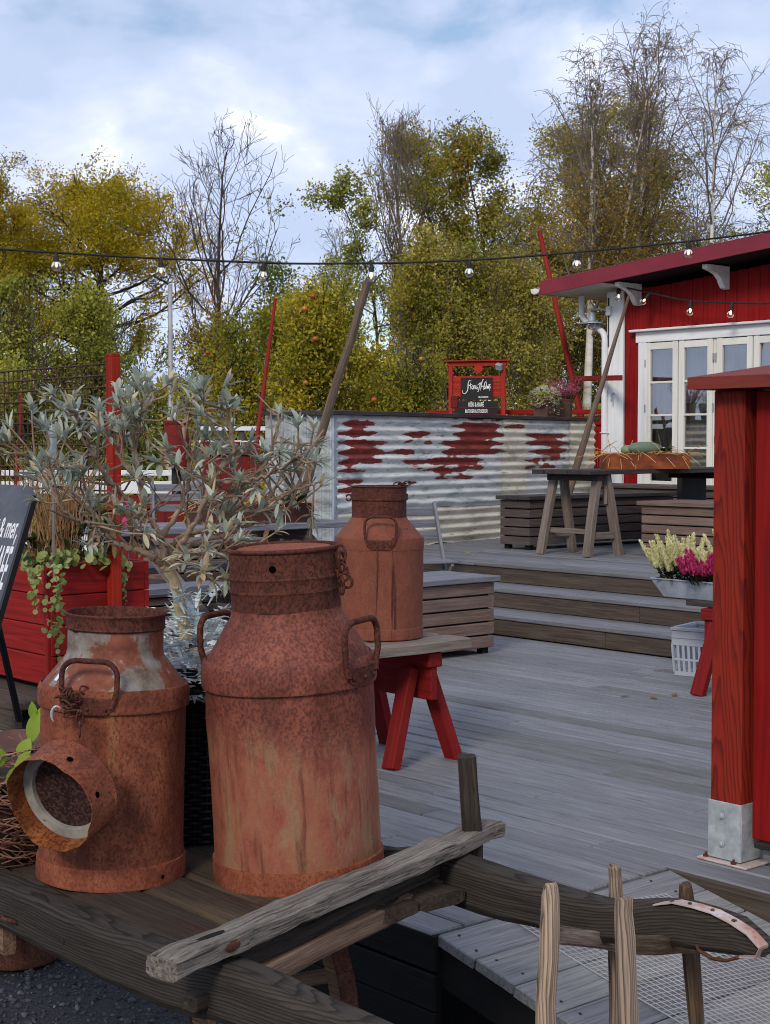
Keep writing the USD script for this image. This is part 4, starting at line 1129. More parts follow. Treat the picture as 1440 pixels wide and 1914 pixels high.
# can on the trestle bench behind
PZ = 0.79
c3 = np.array([(708 - 720) / 2880 * 6.15, 6.15, PZ + 0.001])
can3 = thing('milk_can', 'smooth brown rusty milk can standing on the trestle bench behind', 'milk can', c3, 0, CANS, R=rotv([0, 1, 0], 0.3))
d3 = dents(44.0, 0.0026)
gg = G()
lathe(gg, [(0, 0.004), (0.174, 0.0), (0.1780, 0.002), (0.1790, 0.006), (0.1790, 0.042), (0.1775, 0.045), (0.1765, 0.0455)], 80, dr=d3)
put(can3, 'foot_ring', gg, 'rust_far', split=50)
gg = G()
lathe(gg, [(0.1765, 0.045)] + [(0.177, x) for x in np.linspace(0.06, 0.35, 10)] + [(0.1772, 0.352)], 80, dr=d3)
put(can3, 'body', gg, 'rust_far', split=50)
gg = G()
lathe(gg, [(0.1772, 0.3515), (0.1792, 0.354), (0.1792, 0.392), (0.1765, 0.401), (0.172, 0.402), (0.115, 0.470), (0.110, 0.478)], 80, dr=d3)
put(can3, 'shoulder', gg, 'rust_far', split=50)
gg = G()
lathe(gg, [(0.110, 0.477), (0.109, 0.484), (0.109, 0.546), (0.1145, 0.5475), (0.1145, 0.572), (0.109, 0.5735), (0.109, 0.597), (0.1145, 0.600), (0.1145, 0.603), (0.105, 0.604), (0.104, 0.58), (0, 0.575)], 80, dr=d3)
put(can3, 'collar', gg, 'rust_collar', split=50)
handle(can3, math.radians(2), 0.1792, 0.388, 0.124, 0.098, 0.0055, 'rust_collar', plate=0.03, rivets=4, lean=-0.15)
gg = G()
tube(gg, [(-0.122 + 0.010 * math.cos(t), -0.02, 0.556 + 0.012 * math.sin(t)) for t in np.linspace(0, 2 * PI, 14, endpoint=False)], 0.004, 6, closed=True)
put(can3, 'ear', gg, 'rust_collar', smooth=True)
gg = G()
box(gg, (0.05, -0.02, 0.606), (0.1, 0.06, 0.004), rotv([0, 0, 1], 20), b=0.001)
put(can3, 'lid_scrap', gg, 'rust_collar')
ch3 = thing('chain', 'curled dark chain lying on the rim of the can on the trestle bench', 'chain')
for i in range(4):
    gg = G()
    torus_link(gg, c3 + [0.075 + i * 0.019, -0.06 + 0.012 * (i % 2), 0.611 + 0.002 * i], (1, 0.3 * (-1) ** i, 0.1), (0, 0.3, 1) if i % 2 else (0, 1, 0.4), 0.032, 0.018, 0.003)
    put(ch3, 'link', gg, 'rust_iron', smooth=True)
# ------------------------------------------------------------------ trestle bench under the back can: planks along v on red sawhorses
BEN_A, BEN_V = AV(0.35, 6.11)
bench = thing('plank_bench', 'grey plank bench top laid on red sawhorses and carrying a milk can', 'bench')
for k in range(3):
    gg = G()
    aa = BEN_A - 0.085 - k * 0.162
    bar(gg, W(aa, BEN_V - 1.02, PZ - 0.0225), W(aa, BEN_V - 0.02 * (k % 2), PZ - 0.0225), 0.157, 0.045, b=0.006, n=16, wob=0.001)
    put(bench, 'plank', gg, 'leg_wood')


def sawhorse(label, ca, cv, zt, L=0.36, spread=0.165, group='red sawhorses'):
    t = thing('sawhorse', label, 'sawhorse', W(ca, cv, DZ), ROT, group)
    H = zt - DZ
    gg = G()
    box(gg, (0, 0, H - 0.03), (L + 0.22, 0.072, 0.058), b=0.004)
    put(t, 'top_beam', gg, 'red_trestle')
    gg = G()
    box(gg, (0, 0, H - 0.125), (L + 0.20, 0.034, 0.13), b=0.003)
    put(t, 'web', gg, 'red_trestle')
    for ex in (-1, 1):
        for ey in (-1, 1):
            gg = G()
            bar(gg, (ex * L / 2, ey * 0.042, H - 0.07), (ex * (L / 2 + 0.035), ey * spread, 0.0), 0.072, 0.044, up=(0, 1, 0.3), b=0.004)
            put(t, 'leg', gg, 'red_trestle')
    return t


sa, sv = AV(0.148, 6.08)
sawhorse('red wooden sawhorse in front under the bench with the back milk can', sa - 0.20, sv, PZ - 0.047, L=0.34, spread=0.17)
sawhorse('red wooden sawhorse hidden behind the large can at the left bench end', sa - 0.20, sv - 0.75, PZ - 0.047, L=0.34, spread=0.17)

# ------------------------------------------------------------------ red kiosk wall at the right: post in a steel shoe, panels, lidded top
pc = atz(1385, 1624, DZ)
pa, pv = AV(pc[0], pc[1])
kiosk = thing('red_kiosk', 'bright red wooden kiosk with lidded top, its square post in a steel shoe', 'kiosk')
PW = 0.112
pz0, pz1 = DZ + 0.175, 1.72
ax, vx = pa - PW / 2 - 0.012, pv + PW / 2 + 0.012
gg = G()
box(gg, W(ax, vx, (pz0 + pz1) / 2 - 0.01), (pz1 - pz0 + 0.02, PW, PW), np.stack([[0, 0, 1.0], W(1, 0), W(0, 1)], 1), b=0.005, o=np.zeros(3))
put(kiosk, 'post', gg, 'red_grain')
gg = G()
for (da, dv, sa_, sv_) in ((0, -PW / 2 - 0.0022, PW + 0.008, 0.004), (0, PW / 2 + 0.0022, PW + 0.008, 0.004), (PW / 2 + 0.0024, 0, 0.004, PW), (-PW / 2 - 0.0024, 0, 0.004, PW)):
    box(gg, W(ax + da, vx + dv, DZ + 0.1), (sa_, sv_, 0.175), R_AV, b=0.0015)
shoe = put(kiosk, 'post_shoe', gg, 'galvanised')
gg = G()
box(gg, W(ax + 0.005, vx + 0.005, DZ + 0.0055), (PW + 0.07, PW + 0.06, 0.007), R_AV, b=0.002)
put(shoe, 'base_plate', gg, 'rust_pink')
for dz in (0.06, 0.145):
    gg = G()
    M = basis(W(1, 0), -W(0, 1))
    lathe(gg, [(0.011, 0), (0.011, 0.002), (0.0075, 0.003), (0.0075, 0.008), (0.006, 0.0095), (0, 0.01)], 6, M, W(ax - 0.005, vx - PW / 2 - 0.007, DZ + dz))
    put(shoe, 'bolt', gg, 'galvanised')
for (da, dv) in ((0.045, -0.072), (-0.066, -0.06)):
    gg = G()
    lathe(gg, [(0.009, 0), (0.009, 0.006), (0.004, 0.007), (0.004, 0.014), (0, 0.015)], 6, None, W(ax + da, vx + dv, DZ + 0.0095))
    put(shoe, 'anchor_nut', gg, 'rust_iron')
for k in range(4):      # wide upright boards, tight joints
    gg = G()
    a0 = ax + PW / 2 + 0.02 + k * 0.303
    box(gg, W(a0 + 0.15, vx - 0.012, (DZ + 0.085 + 1.715) / 2), (1.715 - DZ - 0.085, 0.3, 0.028), np.stack([[0, 0, 1.0], W(1, 0), W(0, 1)], 1), b=0.003)
    put(kiosk, 'panel_board', gg, 'red_panel')
gg = G()      # wall side
box(gg, W(ax + 0.75, vx + 0.42, (DZ + 0.085 + 1.715) / 2), (1.715 - DZ - 0.085, 1.4, 0.03), np.stack([[0, 0, 1.0], W(1, 0), W(0, 1)], 1), b=0.003)
put(kiosk, 'back_board', gg, 'red_panel')
gg = G()
A0, A1, V0, V1 = ax - 0.105, ax + 1.5, vx - 0.12, vx + 0.62
vm, zr = (V0 + V1) / 2, 1.722
pts = np.array([W(A0, V0, zr), W(A1, V0, zr), W(A1, V1, zr), W(A0, V1, zr), W(A0, V0, zr + 0.036), W(A1, V0, zr + 0.036), W(A1, V1, zr + 0.036), W(A0, V1, zr + 0.036), W(A0 + 0.18, vm, zr + 0.098), W(A1, vm, zr + 0.098)])
F = [[0, 1, 5], [0, 5, 4], [1, 2, 6], [1, 6, 5], [2, 3, 7], [2, 7, 6], [3, 0, 4], [3, 4, 7], [0, 3, 2], [0, 2, 1], [4, 5, 9], [4, 9, 8], [6, 7, 8], [6, 8, 9], [7, 4, 8], [5, 6, 9]]
gg.add(pts, F, np.array([(AV(p[0], p[1])[0] * 1.0, AV(p[0], p[1])[1], p[2]) for p in pts]) + off())
put(kiosk, 'lid', gg, 'red_lid')
gg = G()
for k in range(2):
    tube(gg, [W(ax + 0.30 + k * 0.35, vx, DZ + 0.035), W(ax + 0.30 + k * 0.35, vx + 0.3, DZ + 0.035)], 0.035, 12)
put(kiosk, 'castor', gg, 'galvanised')
gg = G()
box(gg, W(ax + 0.5, vx + 0.2, DZ + 0.075), (0.8, 0.5, 0.018), R_AV)
put(kiosk, 'floor_plate', gg, 'dark_iron')


# ------------------------------------------------------------------ slatted box benches
def slat_box(label, a0, v0, la, lv, z0, h, mat='slat_wood', top='table_grey', nsl=5, group='slatted box benches'):
    t = thing('slatted_bench', label, 'bench', W(a0, v0, z0), ROT, group)
    f0 = 0.035
    sh_ = (h - 0.032 - f0) / nsl
    for k in range(nsl):
        zz = f0 + sh_ * (k + 0.5)
        for (c, l, rot_) in (((la / 2, 0.011), la, 0), ((la / 2, lv - 0.011), la, 0), ((0.011, lv / 2), lv - 0.046, 1), ((la - 0.011, lv / 2), lv - 0.046, 1)):
            gg = G()
            M = np.eye(3) if not rot_ else np.array([[0, -1, 0], [1, 0, 0], [0, 0, 1.0]])
            box(gg, (c[0], c[1], zz), (l, 0.022, sh_ - 0.011), M, b=0.003)
            put(t, 'slat', gg, mat)
    for (x, y) in ((0.05, 0.05), (la - 0.05, 0.05), (0.05, lv - 0.05), (la - 0.05, lv - 0.05)):
        gg = G()
        box(gg, (x, y, (h - 0.03) / 2), (0.05, 0.05, h - 0.034), b=0.002)
        put(t, 'corner_post', gg, 'fascia_black')
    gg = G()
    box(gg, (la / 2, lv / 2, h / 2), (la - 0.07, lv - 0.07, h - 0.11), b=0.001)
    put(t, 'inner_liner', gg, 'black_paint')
    nt = max(3, int(round(min(la, lv) / 0.12)))
    long_v = lv > la
    wd = ((la if long_v else lv) + 0.06) / nt
    for k in range(nt):
        gg = G()
        q = -0.03 + wd * (k + 0.5)
        if long_v:
            box(gg, (q, lv / 2, h - 0.016), (lv + 0.06, wd - 0.007, 0.032), np.array([[0, -1, 0], [1, 0, 0], [0, 0, 1.0]]), b=0.003)
        else:
            box(gg, (la / 2, q, h - 0.016), (la + 0.06, wd - 0.007, 0.032), b=0.003)
        put(t, 'top_board', gg, top)
    return t


xd, vd = AV(*atz(924, 1212, DZ + 0.03)[:2])
slat_box('brown slatted box bench on the lower deck behind the red sawhorse', xd - 0.46, vd - 1.55, 0.46, 1.55, DZ, 0.475)
xa, va = AV(*atz(990, 1029, UZ)[:2])
slat_box('long dark slatted box bench on the upper deck behind the trestle table', xa - 0.34, va, 0.34, 1.85, UZ, 0.445, 'slat_grey', 'table_dark')
xb, vb = AV(*atz(1199, 1040, UZ)[:2])
slat_box('corner slatted box bench behind the cream and pink flowers', xb, vb, 1.3, 0.5, UZ, 0.43, 'slat_wood', 'slat_wood', 5)
HA, HV = -10.90, 12.63
slat_box('low slatted box bench below the house windows', HA + 0.25, HV - 0.75, 3.4, 0.45, UZ, 0.47, 'slat_grey', 'slat_grey')

# ------------------------------------------------------------------ trestle table on the upper deck
tc = at(1105, 880, 11.75)
ta, tv = AV(tc[0], tc[1])
TZ = 1.372
tab = thing('trestle_table', 'grey trestle table on the upper deck with splayed legs', 'table')
LA, LV = 0.62, 2.5
for k in range(5):
    gg = G()
    box(gg, W(ta - LA + LA / 5 * (k + 0.5), tv + LV / 2, TZ - 0.018), (LV + r3.uniform(-.02, .02), LA / 5 - 0.006, 0.036), R_AV @ np.array([[0, -1, 0], [1, 0, 0], [0, 0, 1.0]]), b=0.003)
    put(tab, 'top_board', gg, 'table_dark')
for vv, m in ((0.16, 'table_dark'), (0.28, 'table_dark'), (1.62, 'fascia_black')):
    gg = G()
    box(gg, W(ta - LA / 2, tv + vv, TZ - 0.062), (LA * (0.86 if vv < 0.2 else 0.72), 0.07, 0.05), R_AV)
    put(tab, 'batten', gg, m)
for k, (e, mm) in enumerate(((-1, 'leg_wood'), (1, 'leg_wood'))):
    for ey in (-1, 1):
        ca_ = ta - LA / 2 + e * 0.225
        top = W(ca_, tv + 0.22 + ey * 0.05, TZ - 0.04)
        bot = W(ca_ + e * 0.02, tv + 0.22 + ey * 0.185, UZ)
        gg = G()
        bar(gg, top, bot, 0.046, 0.07, up=W(1, 0), b=0.003, n=8, wob=0.0008)
        put(tab, 'leg', gg, mm)
        if ey < 0:
            gg = G()
            ellipsoid(gg, top + W(0.0, -0.026, -0.045), (0.011, 0.011, 0.011), 1)
            put(tab, 'bolt', gg, 'galvanised')
    gg = G()
    bar(gg, W(ca_ + e * 0.015, tv + 0.22 - 0.14, UZ + 0.16), W(ca_ + e * 0.015, tv + 0.22 + 0.14, UZ + 0.16), 0.022, 0.055)
    put(tab, 'brace', gg, 'leg_wood')
gg = G()
bar(gg, W(ta - LA / 2 - 0.24, tv + 0.12, UZ + 0.19), W(ta - LA / 2 + 0.24, tv + 0.12, UZ + 0.19), 0.022, 0.04)
put(tab, 'stretcher', gg, 'leg_wood')
gg = G()
bar(gg, W(ta - LA / 2 + 0.2, tv + 0.29, TZ - 0.08), W(ta - LA / 2 + 0.2, tv + 0.29, TZ - 0.27), 0.075, 0.025, up=(1, 0, 0))
put(tab, 'hanging_block', gg, 'leg_wood')
gg = G()
bar(gg, W(ta - LA / 2, tv + 1.62, TZ - 0.08), W(ta - LA / 2, tv + 1.62, UZ), 0.24, 0.2, up=(1, 0, 0))
put(tab, 'black_pedestal', gg, 'black_paint')


# ------------------------------------------------------------------ planter troughs with straw
def straw(g, c, sx_, sy_, n, M=None, zl=0.0, L=0.14, r=0.0014, seed=1):
    q = np.random.default_rng(seed)
    for _ in range(n):
        p = np.array([q.uniform(-sx_, sx_), q.uniform(-sy_, sy_), zl + q.uniform(0, 0.025)])
        d = q.normal(0, 1, 3) * [1, 1, 0.35]
        d /= np.linalg.norm(d)
        l = q.uniform(0.4, 1.0) * L
        e = p + d * l
        if abs(e[0]) > sx_ or abs(e[1]) > sy_:
            e[2] -= q.uniform(0.0, 0.08)
        m = (p + e) / 2 + [0, 0, q.uniform(0, 0.02)]
        tube(g, xf([p, m, e], M, c), r, 3, caps=False)


def trough(label, c, rotz, L, Wd, H, mat, seed, gourds, z=0):
    t = thing('planter_trough', label, 'planter', c, rotz)
    th = 0.012
    for (cc, sz) in (((0, -Wd / 2, H / 2), (L, th, H)), ((0, Wd / 2, H / 2), (L, th, H)), ((-L / 2 + th / 2, 0, H / 2), (th, Wd - th - 0.002, H)), ((L / 2 - th / 2, 0, H / 2), (th, Wd - th - 0.002, H))):
        gg = G()
        box(gg, cc, sz, b=0.002)
        put(t, 'side_panel', gg, mat)
    gg = G()
    box(gg, (0, 0, H * 0.45), (L - 0.03, Wd - 0.02, H * 0.8), b=0.005)
    put(t, 'filling', gg, 'earth')
    gg = G()
    straw(gg, (0, 0, H * 0.92), L / 2 + 0.03, Wd / 2 + 0.04, 130, L=0.2, seed=seed, r=0.0022)
    put(t, 'straw', gg, 'straw', kind='stuff')
    for (x, y, r, tn, sq) in gourds:
        gg = G()
        ellipsoid(gg, (x, y, H + r * 0.55), (r * sq, r, r * 0.8), 2, 0.1, tone=tn)
        put(t, 'gourd', gg, 'gourd', smooth=True)
    return t


tr1c = at(1205, 874, 12.35)
trough('rusty brown trough of straw with a green gourd on the trestle table', (tr1c[0], tr1c[1], TZ), 8, 0.68, 0.2, 0.125, 'trough_rust', 3, ((0.0, -0.01, 0.07, 1.0, 2.1), (-0.13, 0.02, 0.05, 0.6, 1.2)))
kale = thing('leafy_plant', 'small dark leafy kale standing in the straw trough on the trestle table', 'plant', (at(1237, 840, 12.4)[0], 12.4, TZ + 0.10))


def blade(g, p, d, L, w, bend=0.3, tone=0.5, up=(0, 0, 1), seg=4, q=rng, cup=0.12):
    """A pointed leaf: a folded strip."""
    d = np.asarray(d, float) / np.linalg.norm(d)
    M = basis(d, up)
    s = np.linspace(0, 1, seg + 1)
    wd = w * np.sin(np.clip(s * 0.93 + 0.07, 0, 1) * PI) ** 0.75 / 2
    V = []
    for i in range(seg + 1):
        zb = -bend * L * s[i] ** 2
        V += [M @ np.array([s[i] * L, -wd[i], zb + cup * wd[i]]), M @ np.array([s[i] * L, 0, zb]), M @ np.array([s[i] * L, wd[i], zb + cup * wd[i]])]
    F = []
    for i in range(seg):
        for j in range(2):
            F.append([i * 3 + j, (i + 1) * 3 + j, (i + 1) * 3 + j + 1, i * 3 + j + 1])
    g.add(np.array(V) + p, F, tone=tone)


for k in range(26):
    t = rng.uniform(0, 2 * PI)
    gg = G()
    blade(gg, (0, 0, 0), (math.cos(t), math.sin(t), rng.uniform(0.4, 1.6)), rng.uniform(0.12, 0.2), 0.05, 0.35, rng.uniform(0, 0.8))
    put(kale, 'leaf', gg, 'leaf_dark')

# ------------------------------------------------------------------ corrugated iron counter
KX, KY = -0.406, 12.30
KROT = 54.2
counter = thing('corrugated_counter', 'long bar counter clad in patchy red and white corrugated iron', 'bar counter', (KX, KY, 0), KROT)
KT = 1.805
PER, AMP = 0.0775, 0.0105
patches = [(0.08, 0.50, 1.60, 1.78), (0.04, 0.62, 1.43, 1.62), (0.04, 0.30, 1.36, 1.44), (0.05, 0.36, 1.19, 1.28), (0.95, 1.3, 1.60, 1.70), (1.75, 2.52, 1.58, 1.79), (1.55, 2.52, 1.46, 1.62), (1.25, 2.2, 1.36, 1.47), (1.4, 1.95, 1.28, 1.36), (0.75, 1.1, 1.49, 1.53), (1.0, 1.35, 1.38, 1.42),
           (2.60, 2.90, 1.72, 1.77), (3.02, 3.72, 1.57, 1.68), (3.1, 3.74, 1.44, 1.53), (2.98, 3.5, 1.36, 1.41), (3.3, 3.74, 1.50, 1.58)]


def corrugated(x0, x1, z0, z1, y, mat, red=True, name='corrugated_sheet'):
    nx, nz = max(8, int((x1 - x0) / 0.03)), int((z1 - z0) / PER * 9)
    gg = G()

    def fn(X, Z):
        x, zz = x0 + X * (x1 - x0), z0 + Z * (z1 - z0)
        w = meshkit.noise(np.stack([x * 1.5, zz * 2, x * 0 + y * 90], -1)) * 0.012
        ragged = (meshkit.noise(np.stack([x * 9, x * 0, x * 0 + 3], -1)) - 0.5) * 0.02 * (1 - Z) * (Z < 0.1)
        return np.stack([x, y + AMP * np.sin(2 * PI * zz / PER) - w, zz + ragged], -1)
    X, Z = np.meshgrid(np.linspace(0, 1, nx + 1), np.linspace(0, 1, nz + 1), indexing='ij')
    x, zz = x0 + X * (x1 - x0), z0 + Z * (z1 - z0)
    tone = np.zeros_like(x)
    if red:
        for (a, b, c, d_) in patches:
            inside = np.minimum(np.minimum(x - a, b - x) / 0.12, np.minimum(zz - c, d_ - zz) / 0.03 + 0.35)
            inside = inside - 0.75 * np.cos(2 * PI * zz / PER + 0.6) - 0.25 + (meshkit.fbm(np.stack([x * 6, zz * 15, x * 0 + 11.5], -1), 5) - 0.5) * 3.0
            tone = np.maximum(tone, np.clip(0.42 + 0.28 * inside, 0, 0.72) * (inside > -0.9))
    sheet(gg, nx, nz, fn, tone=tone.ravel())
    return put(counter, name, gg, mat, smooth=True)


corrugated(0.0, 2.56, 1.02, KT, -0.012, 'sheet_blue')
corrugated(2.53, 2.97, 0.98, KT, -0.020, 'sheet_cream')
corrugated(2.93, 3.84, 0.99, KT, -0.013, 'sheet_blue')
corrugated(3.80, 4.33, 0.72, KT, -0.021, 'sheet_cream')
corrugated(0.0, 2.62, UZ, 1.03, -0.004, 'sheet_cream', False)
corrugated(2.60, 3.85, UZ, 1.01, -0.006, 'sheet_cream', False)
for k in range(2):      # left end, ribs upright
    gg = G()
    y0, y1 = 0.0 + k * 0.34, 0.36 + k * 0.34

    def fn2(X, Z):
        y = y0 + X * (y1 - y0)
        return np.stack([-0.014 - 0.004 * k - 1.5 * AMP * np.sin(2 * PI * y / PER), y, 0.31 + Z * (KT - 0.31)], -1)
    sheet(gg, 60, 8, fn2)
    put(counter, 'corrugated_sheet', gg, 'sheet_side', smooth=True)
gg = G()
box(gg, (-0.004, -0.010, 1.06), (1.5, 0.05, 0.022), np.stack([[0, 0, 1.0], [1, 0, 0], [0, 1, 0]], 1), b=0.002)
put(counter, 'corner_flashing', gg, 'zinc')
for k in range(4):
    gg = G()
    bar(gg, (-0.07, -0.05 + 0.09 + k * 0.182, KT + 0.021), (4.40, -0.05 + 0.09 + k * 0.182, KT + 0.021), 0.178, 0.036, b=0.004, n=18, wob=0.0012)
    put(counter, 'top_plank', gg, 'table_dark')
gg = G()
box(gg, (2.16, 0.34, 1.05), (4.2, 0.6, 1.4), b=0.01)
put(counter, 'inner_frame', gg, 'fascia_black')

# ------------------------------------------------------------------ red house
house = thing('red_house', 'red boarded house with white windows and a dark red sheet metal roof', 'house', W(HA, HV, 0), ROT)
RS = 0.075
roofz = lambda s: 3.185 + RS * (s + 0.69)  # noqa: E731
HL, HD = 6.0, 5.0
WZ0, WZ1, WS0, WS1 = 1.10, 2.64, 0.325, 2.92
UPR = np.stack([[0, 0, 1.0], [1, 0, 0], [0, 1, 0]], 1)
s = 0.125
k = 0
while s < HL:
    w = 0.137 if s + 0.14 < HL else HL - s
    z0 = UZ if (s + w < WS0 or s > WS1 - 0.01) else WZ1 + 0.11
    gg = G()
    z1 = roofz(s + w / 2) - 0.06
    if s < WS0 < s + w:
        w = WS0 - s + 1e-6
        z0 = UZ
    box(gg, (s + w / 2, 0.012 + r3.normal(0, 0.0012), (z0 + z1) / 2), (z1 - z0, w - 0.0035, 0.024), UPR, b=0.003)
    put(house, 'wall_board', gg, 'red_wall')
    s += w
gg = G()
box(gg, ((WS0 + WS1) / 2, 0.012, (UZ + WZ0) / 2 - 0.04), (WS1 - WS0, 0.024, WZ0 - UZ - 0.08), b=0.003)
put(house, 'wall_board', gg, 'red_wall')
gg = G()      # backing wall (two pieces beside and above the windows), side and rear walls
box(gg, (0.16, 0.06, 1.95), (0.28, 0.06, 2.5), b=0.002)
box(gg, ((WS1 + HL) / 2, 0.06, 1.95), (HL - WS1, 0.06, 2.5), b=0.002)
box(gg, ((WS0 + WS1) / 2, 0.06, 2.95), (WS1 - WS0, 0.06, 0.45), b=0.002)
box(gg, ((WS0 + WS1) / 2, 0.06, 0.85), (WS1 - WS0, 0.06, 0.42), b=0.002)
box(gg, (0.03, HD / 2 + 0.1, 1.95), (0.05, HD, 2.5), b=0.002)
box(gg, (HL - 0.03, HD / 2 + 0.1, 2.05), (0.05, HD, 2.7), b=0.002)
box(gg, (HL / 2, HD + 0.05, 2.0), (HL, 0.05, 2.6), b=0.002)
put(house, 'wall', gg, 'red_wall')
gg = G()
box(gg, (0.018, -0.004, 1.95), (2.5, 0.2, 0.03), UPR, b=0.003)
box(gg, (-0.098, 0.07, 1.95), (2.5, 0.028, 0.18), UPR, b=0.003)
put(house, 'corner_board', gg, 'white_paint')
# window group
gg = G()
box(gg, ((WS0 + WS1) / 2, -0.012, WZ1 + 0.055), (WS1 - WS0 + 0.06, 0.034, 0.11), b=0.003)
put(house, 'head_casing', gg, 'white_paint')
gg = G()
box(gg, ((WS0 + WS1) / 2, -0.035, WZ1 + 0.123), (WS1 - WS0 + 0.16, 0.10, 0.024), b=0.004)
put(house, 'drip_cap', gg, 'white_paint')
for sc_ in (WS0 + 0.055, WS1 - 0.05):
    gg = G()
    box(gg, (sc_, -0.010, (WZ0 + WZ1) / 2 - 0.0), (WZ1 - WZ0, 0.105, 0.032), UPR, b=0.003)
    put(house, 'side_casing', gg, 'white_paint')
gg = G()
box(gg, ((WS0 + WS1) / 2, -0.03, WZ0 - 0.02), (WS1 - WS0 + 0.08, 0.09, 0.035), b=0.003)
put(house, 'window_sill', gg, 'white_paint')


def sash(s0, s1):
    gg = G()
    fw = 0.068
    box(gg, (s0 + fw / 2, 0.0, (WZ0 + WZ1) / 2), (WZ1 - WZ0 - 0.006, fw, 0.04), UPR, b=0.004)
    box(gg, (s1 - fw / 2, 0.0, (WZ0 + WZ1) / 2), (WZ1 - WZ0 - 0.006, fw, 0.04), UPR, b=0.004)
    box(gg, ((s0 + s1) / 2, 0.0, WZ1 - 0.045), (s1 - s0 - 2 * fw - 0.002, 0.04, 0.07), b=0.004)
    box(gg, ((s0 + s1) / 2, 0.0, WZ0 + 0.05), (s1 - s0 - 2 * fw - 0.002, 0.04, 0.09), b=0.004)
    w = put(house, 'window', gg, 'cream_sash')
    p0, p1 = WZ0 + 0.095, WZ1 - 0.08
    hh = (p1 - p0) / 4
    for k in range(4):
        gg = G()
        x0, x1, za, zb = s0 + fw + 0.002, s1 - fw - 0.002, p0 + k * hh + (0.012 if k else 0), p0 + (k + 1) * hh - (0.012 if k < 3 else 0)
        v = np.array([(x0, 0.004, za), (x1, 0.004, za), (x1, 0.004 + r3.normal(0, 0.0012), zb), (x0, 0.004, zb)])
        gg.add(v, [[0, 1, 2], [0, 2, 3]])
        put(w, 'pane', gg, 'pane')
        if k:
            gg = G()
            box(gg, ((s0 + s1) / 2, 0.0, p0 + k * hh), (s1 - s0 - 2 * fw - 0.002, 0.028, 0.022), b=0.003)
            put(w, 'muntin', gg, 'cream_sash')
    return w


for (s0, s1) in ((0.415, 0.845), (0.858, 1.285), (1.335, 1.765), (1.778, 2.205), (2.255, 2.52), (2.53, 2.80)):
    sash(s0, s1)
for sp_ in (1.31, 2.23):
    gg = G()
    box(gg, (sp_, 0.008, (WZ0 + WZ1) / 2), (WZ1 - WZ0 - 0.004, 0.046, 0.03), UPR, b=0.002)
    put(house, 'mullion', gg, 'cream_sash')
for (sx_, zz) in ((0.424, 2.42), (0.424, 1.95), (0.424, 1.55), (1.298, 2.45), (1.326, 2.45), (1.298, 1.95), (1.326, 1.62)):
    gg = G()
    tube(gg, [(sx_, -0.026, zz - 0.04), (sx_, -0.026, zz + 0.04)], 0.008, 8)
    put(house, 'hinge', gg, 'steel')
# room behind the windows
gg = G()
box(gg, (1.6, 1.9, 1.85), (3.0, 0.05, 2.0))
box(gg, (1.6, 1.0, 0.95), (3.0, 1.7, 0.05))
box(gg, (3.1, 1.0, 1.85), (0.05, 1.7, 1.9))
box(gg, (0.12, 1.0, 1.85), (0.05, 1.7, 1.9))
put(house, 'room', gg, 'room')
for (s0, s1, zb) in ((0.40, 0.80, 1.1), (0.86, 1.28, 1.1), (1.33, 1.62, 1.1), (1.80, 2.3, 1.1), (2.35, 2.8, 1.1)):
    gg = G()
    sheet(gg, 40, 2, lambda X, Z: np.stack([s0 + X * (s1 - s0), 0.075 + 0.014 * np.sin(X * 34 + 2 * np.sin(X * 9)), zb + Z * (2.66 - zb)], -1))
    put(house, 'curtain', gg, 'curtain', smooth=True)
gg = G()
box(gg, (1.3, 0.55, 1.32), (1.9, 0.5, 0.5))
put(house, 'red_sofa', gg, 'red_wall')
# roof
sl = math.atan(RS)
Mroof = np.stack([[math.cos(sl), 0, math.sin(sl)], [0, 1, 0], [-math.sin(sl), 0, math.cos(sl)]], 1)
S0, S1, Y0, Y1 = -0.69, HL + 0.4, -0.45, HD + 0.4
cen = lambda h: np.array([(S0 + S1) / 2, (Y0 + Y1) / 2, roofz((S0 + S1) / 2) + h])  # noqa: E731
for (s0, s1, m) in ((S0 + 0.02, 0.16, 'white_plain'), (0.16, S1 - 0.02, 'fascia_black')):      # white boards under the low end; beyond, roof shade put into the colour
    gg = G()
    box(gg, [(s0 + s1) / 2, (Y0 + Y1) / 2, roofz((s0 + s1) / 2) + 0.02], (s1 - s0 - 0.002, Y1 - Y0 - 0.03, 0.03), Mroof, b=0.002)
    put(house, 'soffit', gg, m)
gg = G()
box(gg, cen(0.145), ((S1 - S0) / math.cos(sl), Y1 - Y0, 0.012), Mroof, b=0.003)
for i in range(10):
    box(gg, cen(0.166) + [0, -2.7 + i * 0.6, 0], ((S1 - S0) / math.cos(sl), 0.02, 0.03), Mroof, b=0.004)
roof = put(house, 'roof', gg, 'red_metal')
gg = G()
box(gg, cen(0.070) + [0, -(Y1 - Y0) / 2 + 0.004, 0], ((S1 - S0) / math.cos(sl), 0.014, 0.138), Mroof, b=0.002)
put(house, 'fascia', gg, 'red_metal')
gg = G()
box(gg, cen(0.070) + [-(S1 - S0) / 2 + 0.006, 0, -(S1 - S0) / 2 * RS], (0.012, Y1 - Y0 - 0.03, 0.13), Mroof, b=0.002)
put(house, 'fascia', gg, 'red_metal')
gg = G()      # gutter along the low eave
lathe(gg, [(0.058, 0), (0.062, 0), (0.062, Y1 - Y0), (0.058, Y1 - Y0), (0.058, 0)], 16, np.stack([[1.0, 0, 0], [0, 0, -1.0], [0, 1.0, 0]], 1), (S0 - 0.058, Y0 - 0.02, roofz(S0) + 0.075), 0, PI)
ellipsoid(gg, (S0 - 0.058, Y0 - 0.018, roofz(S0) + 0.045), (0.06, 0.006, 0.032), 1)
put(house, 'gutter', gg, 'white_plain')
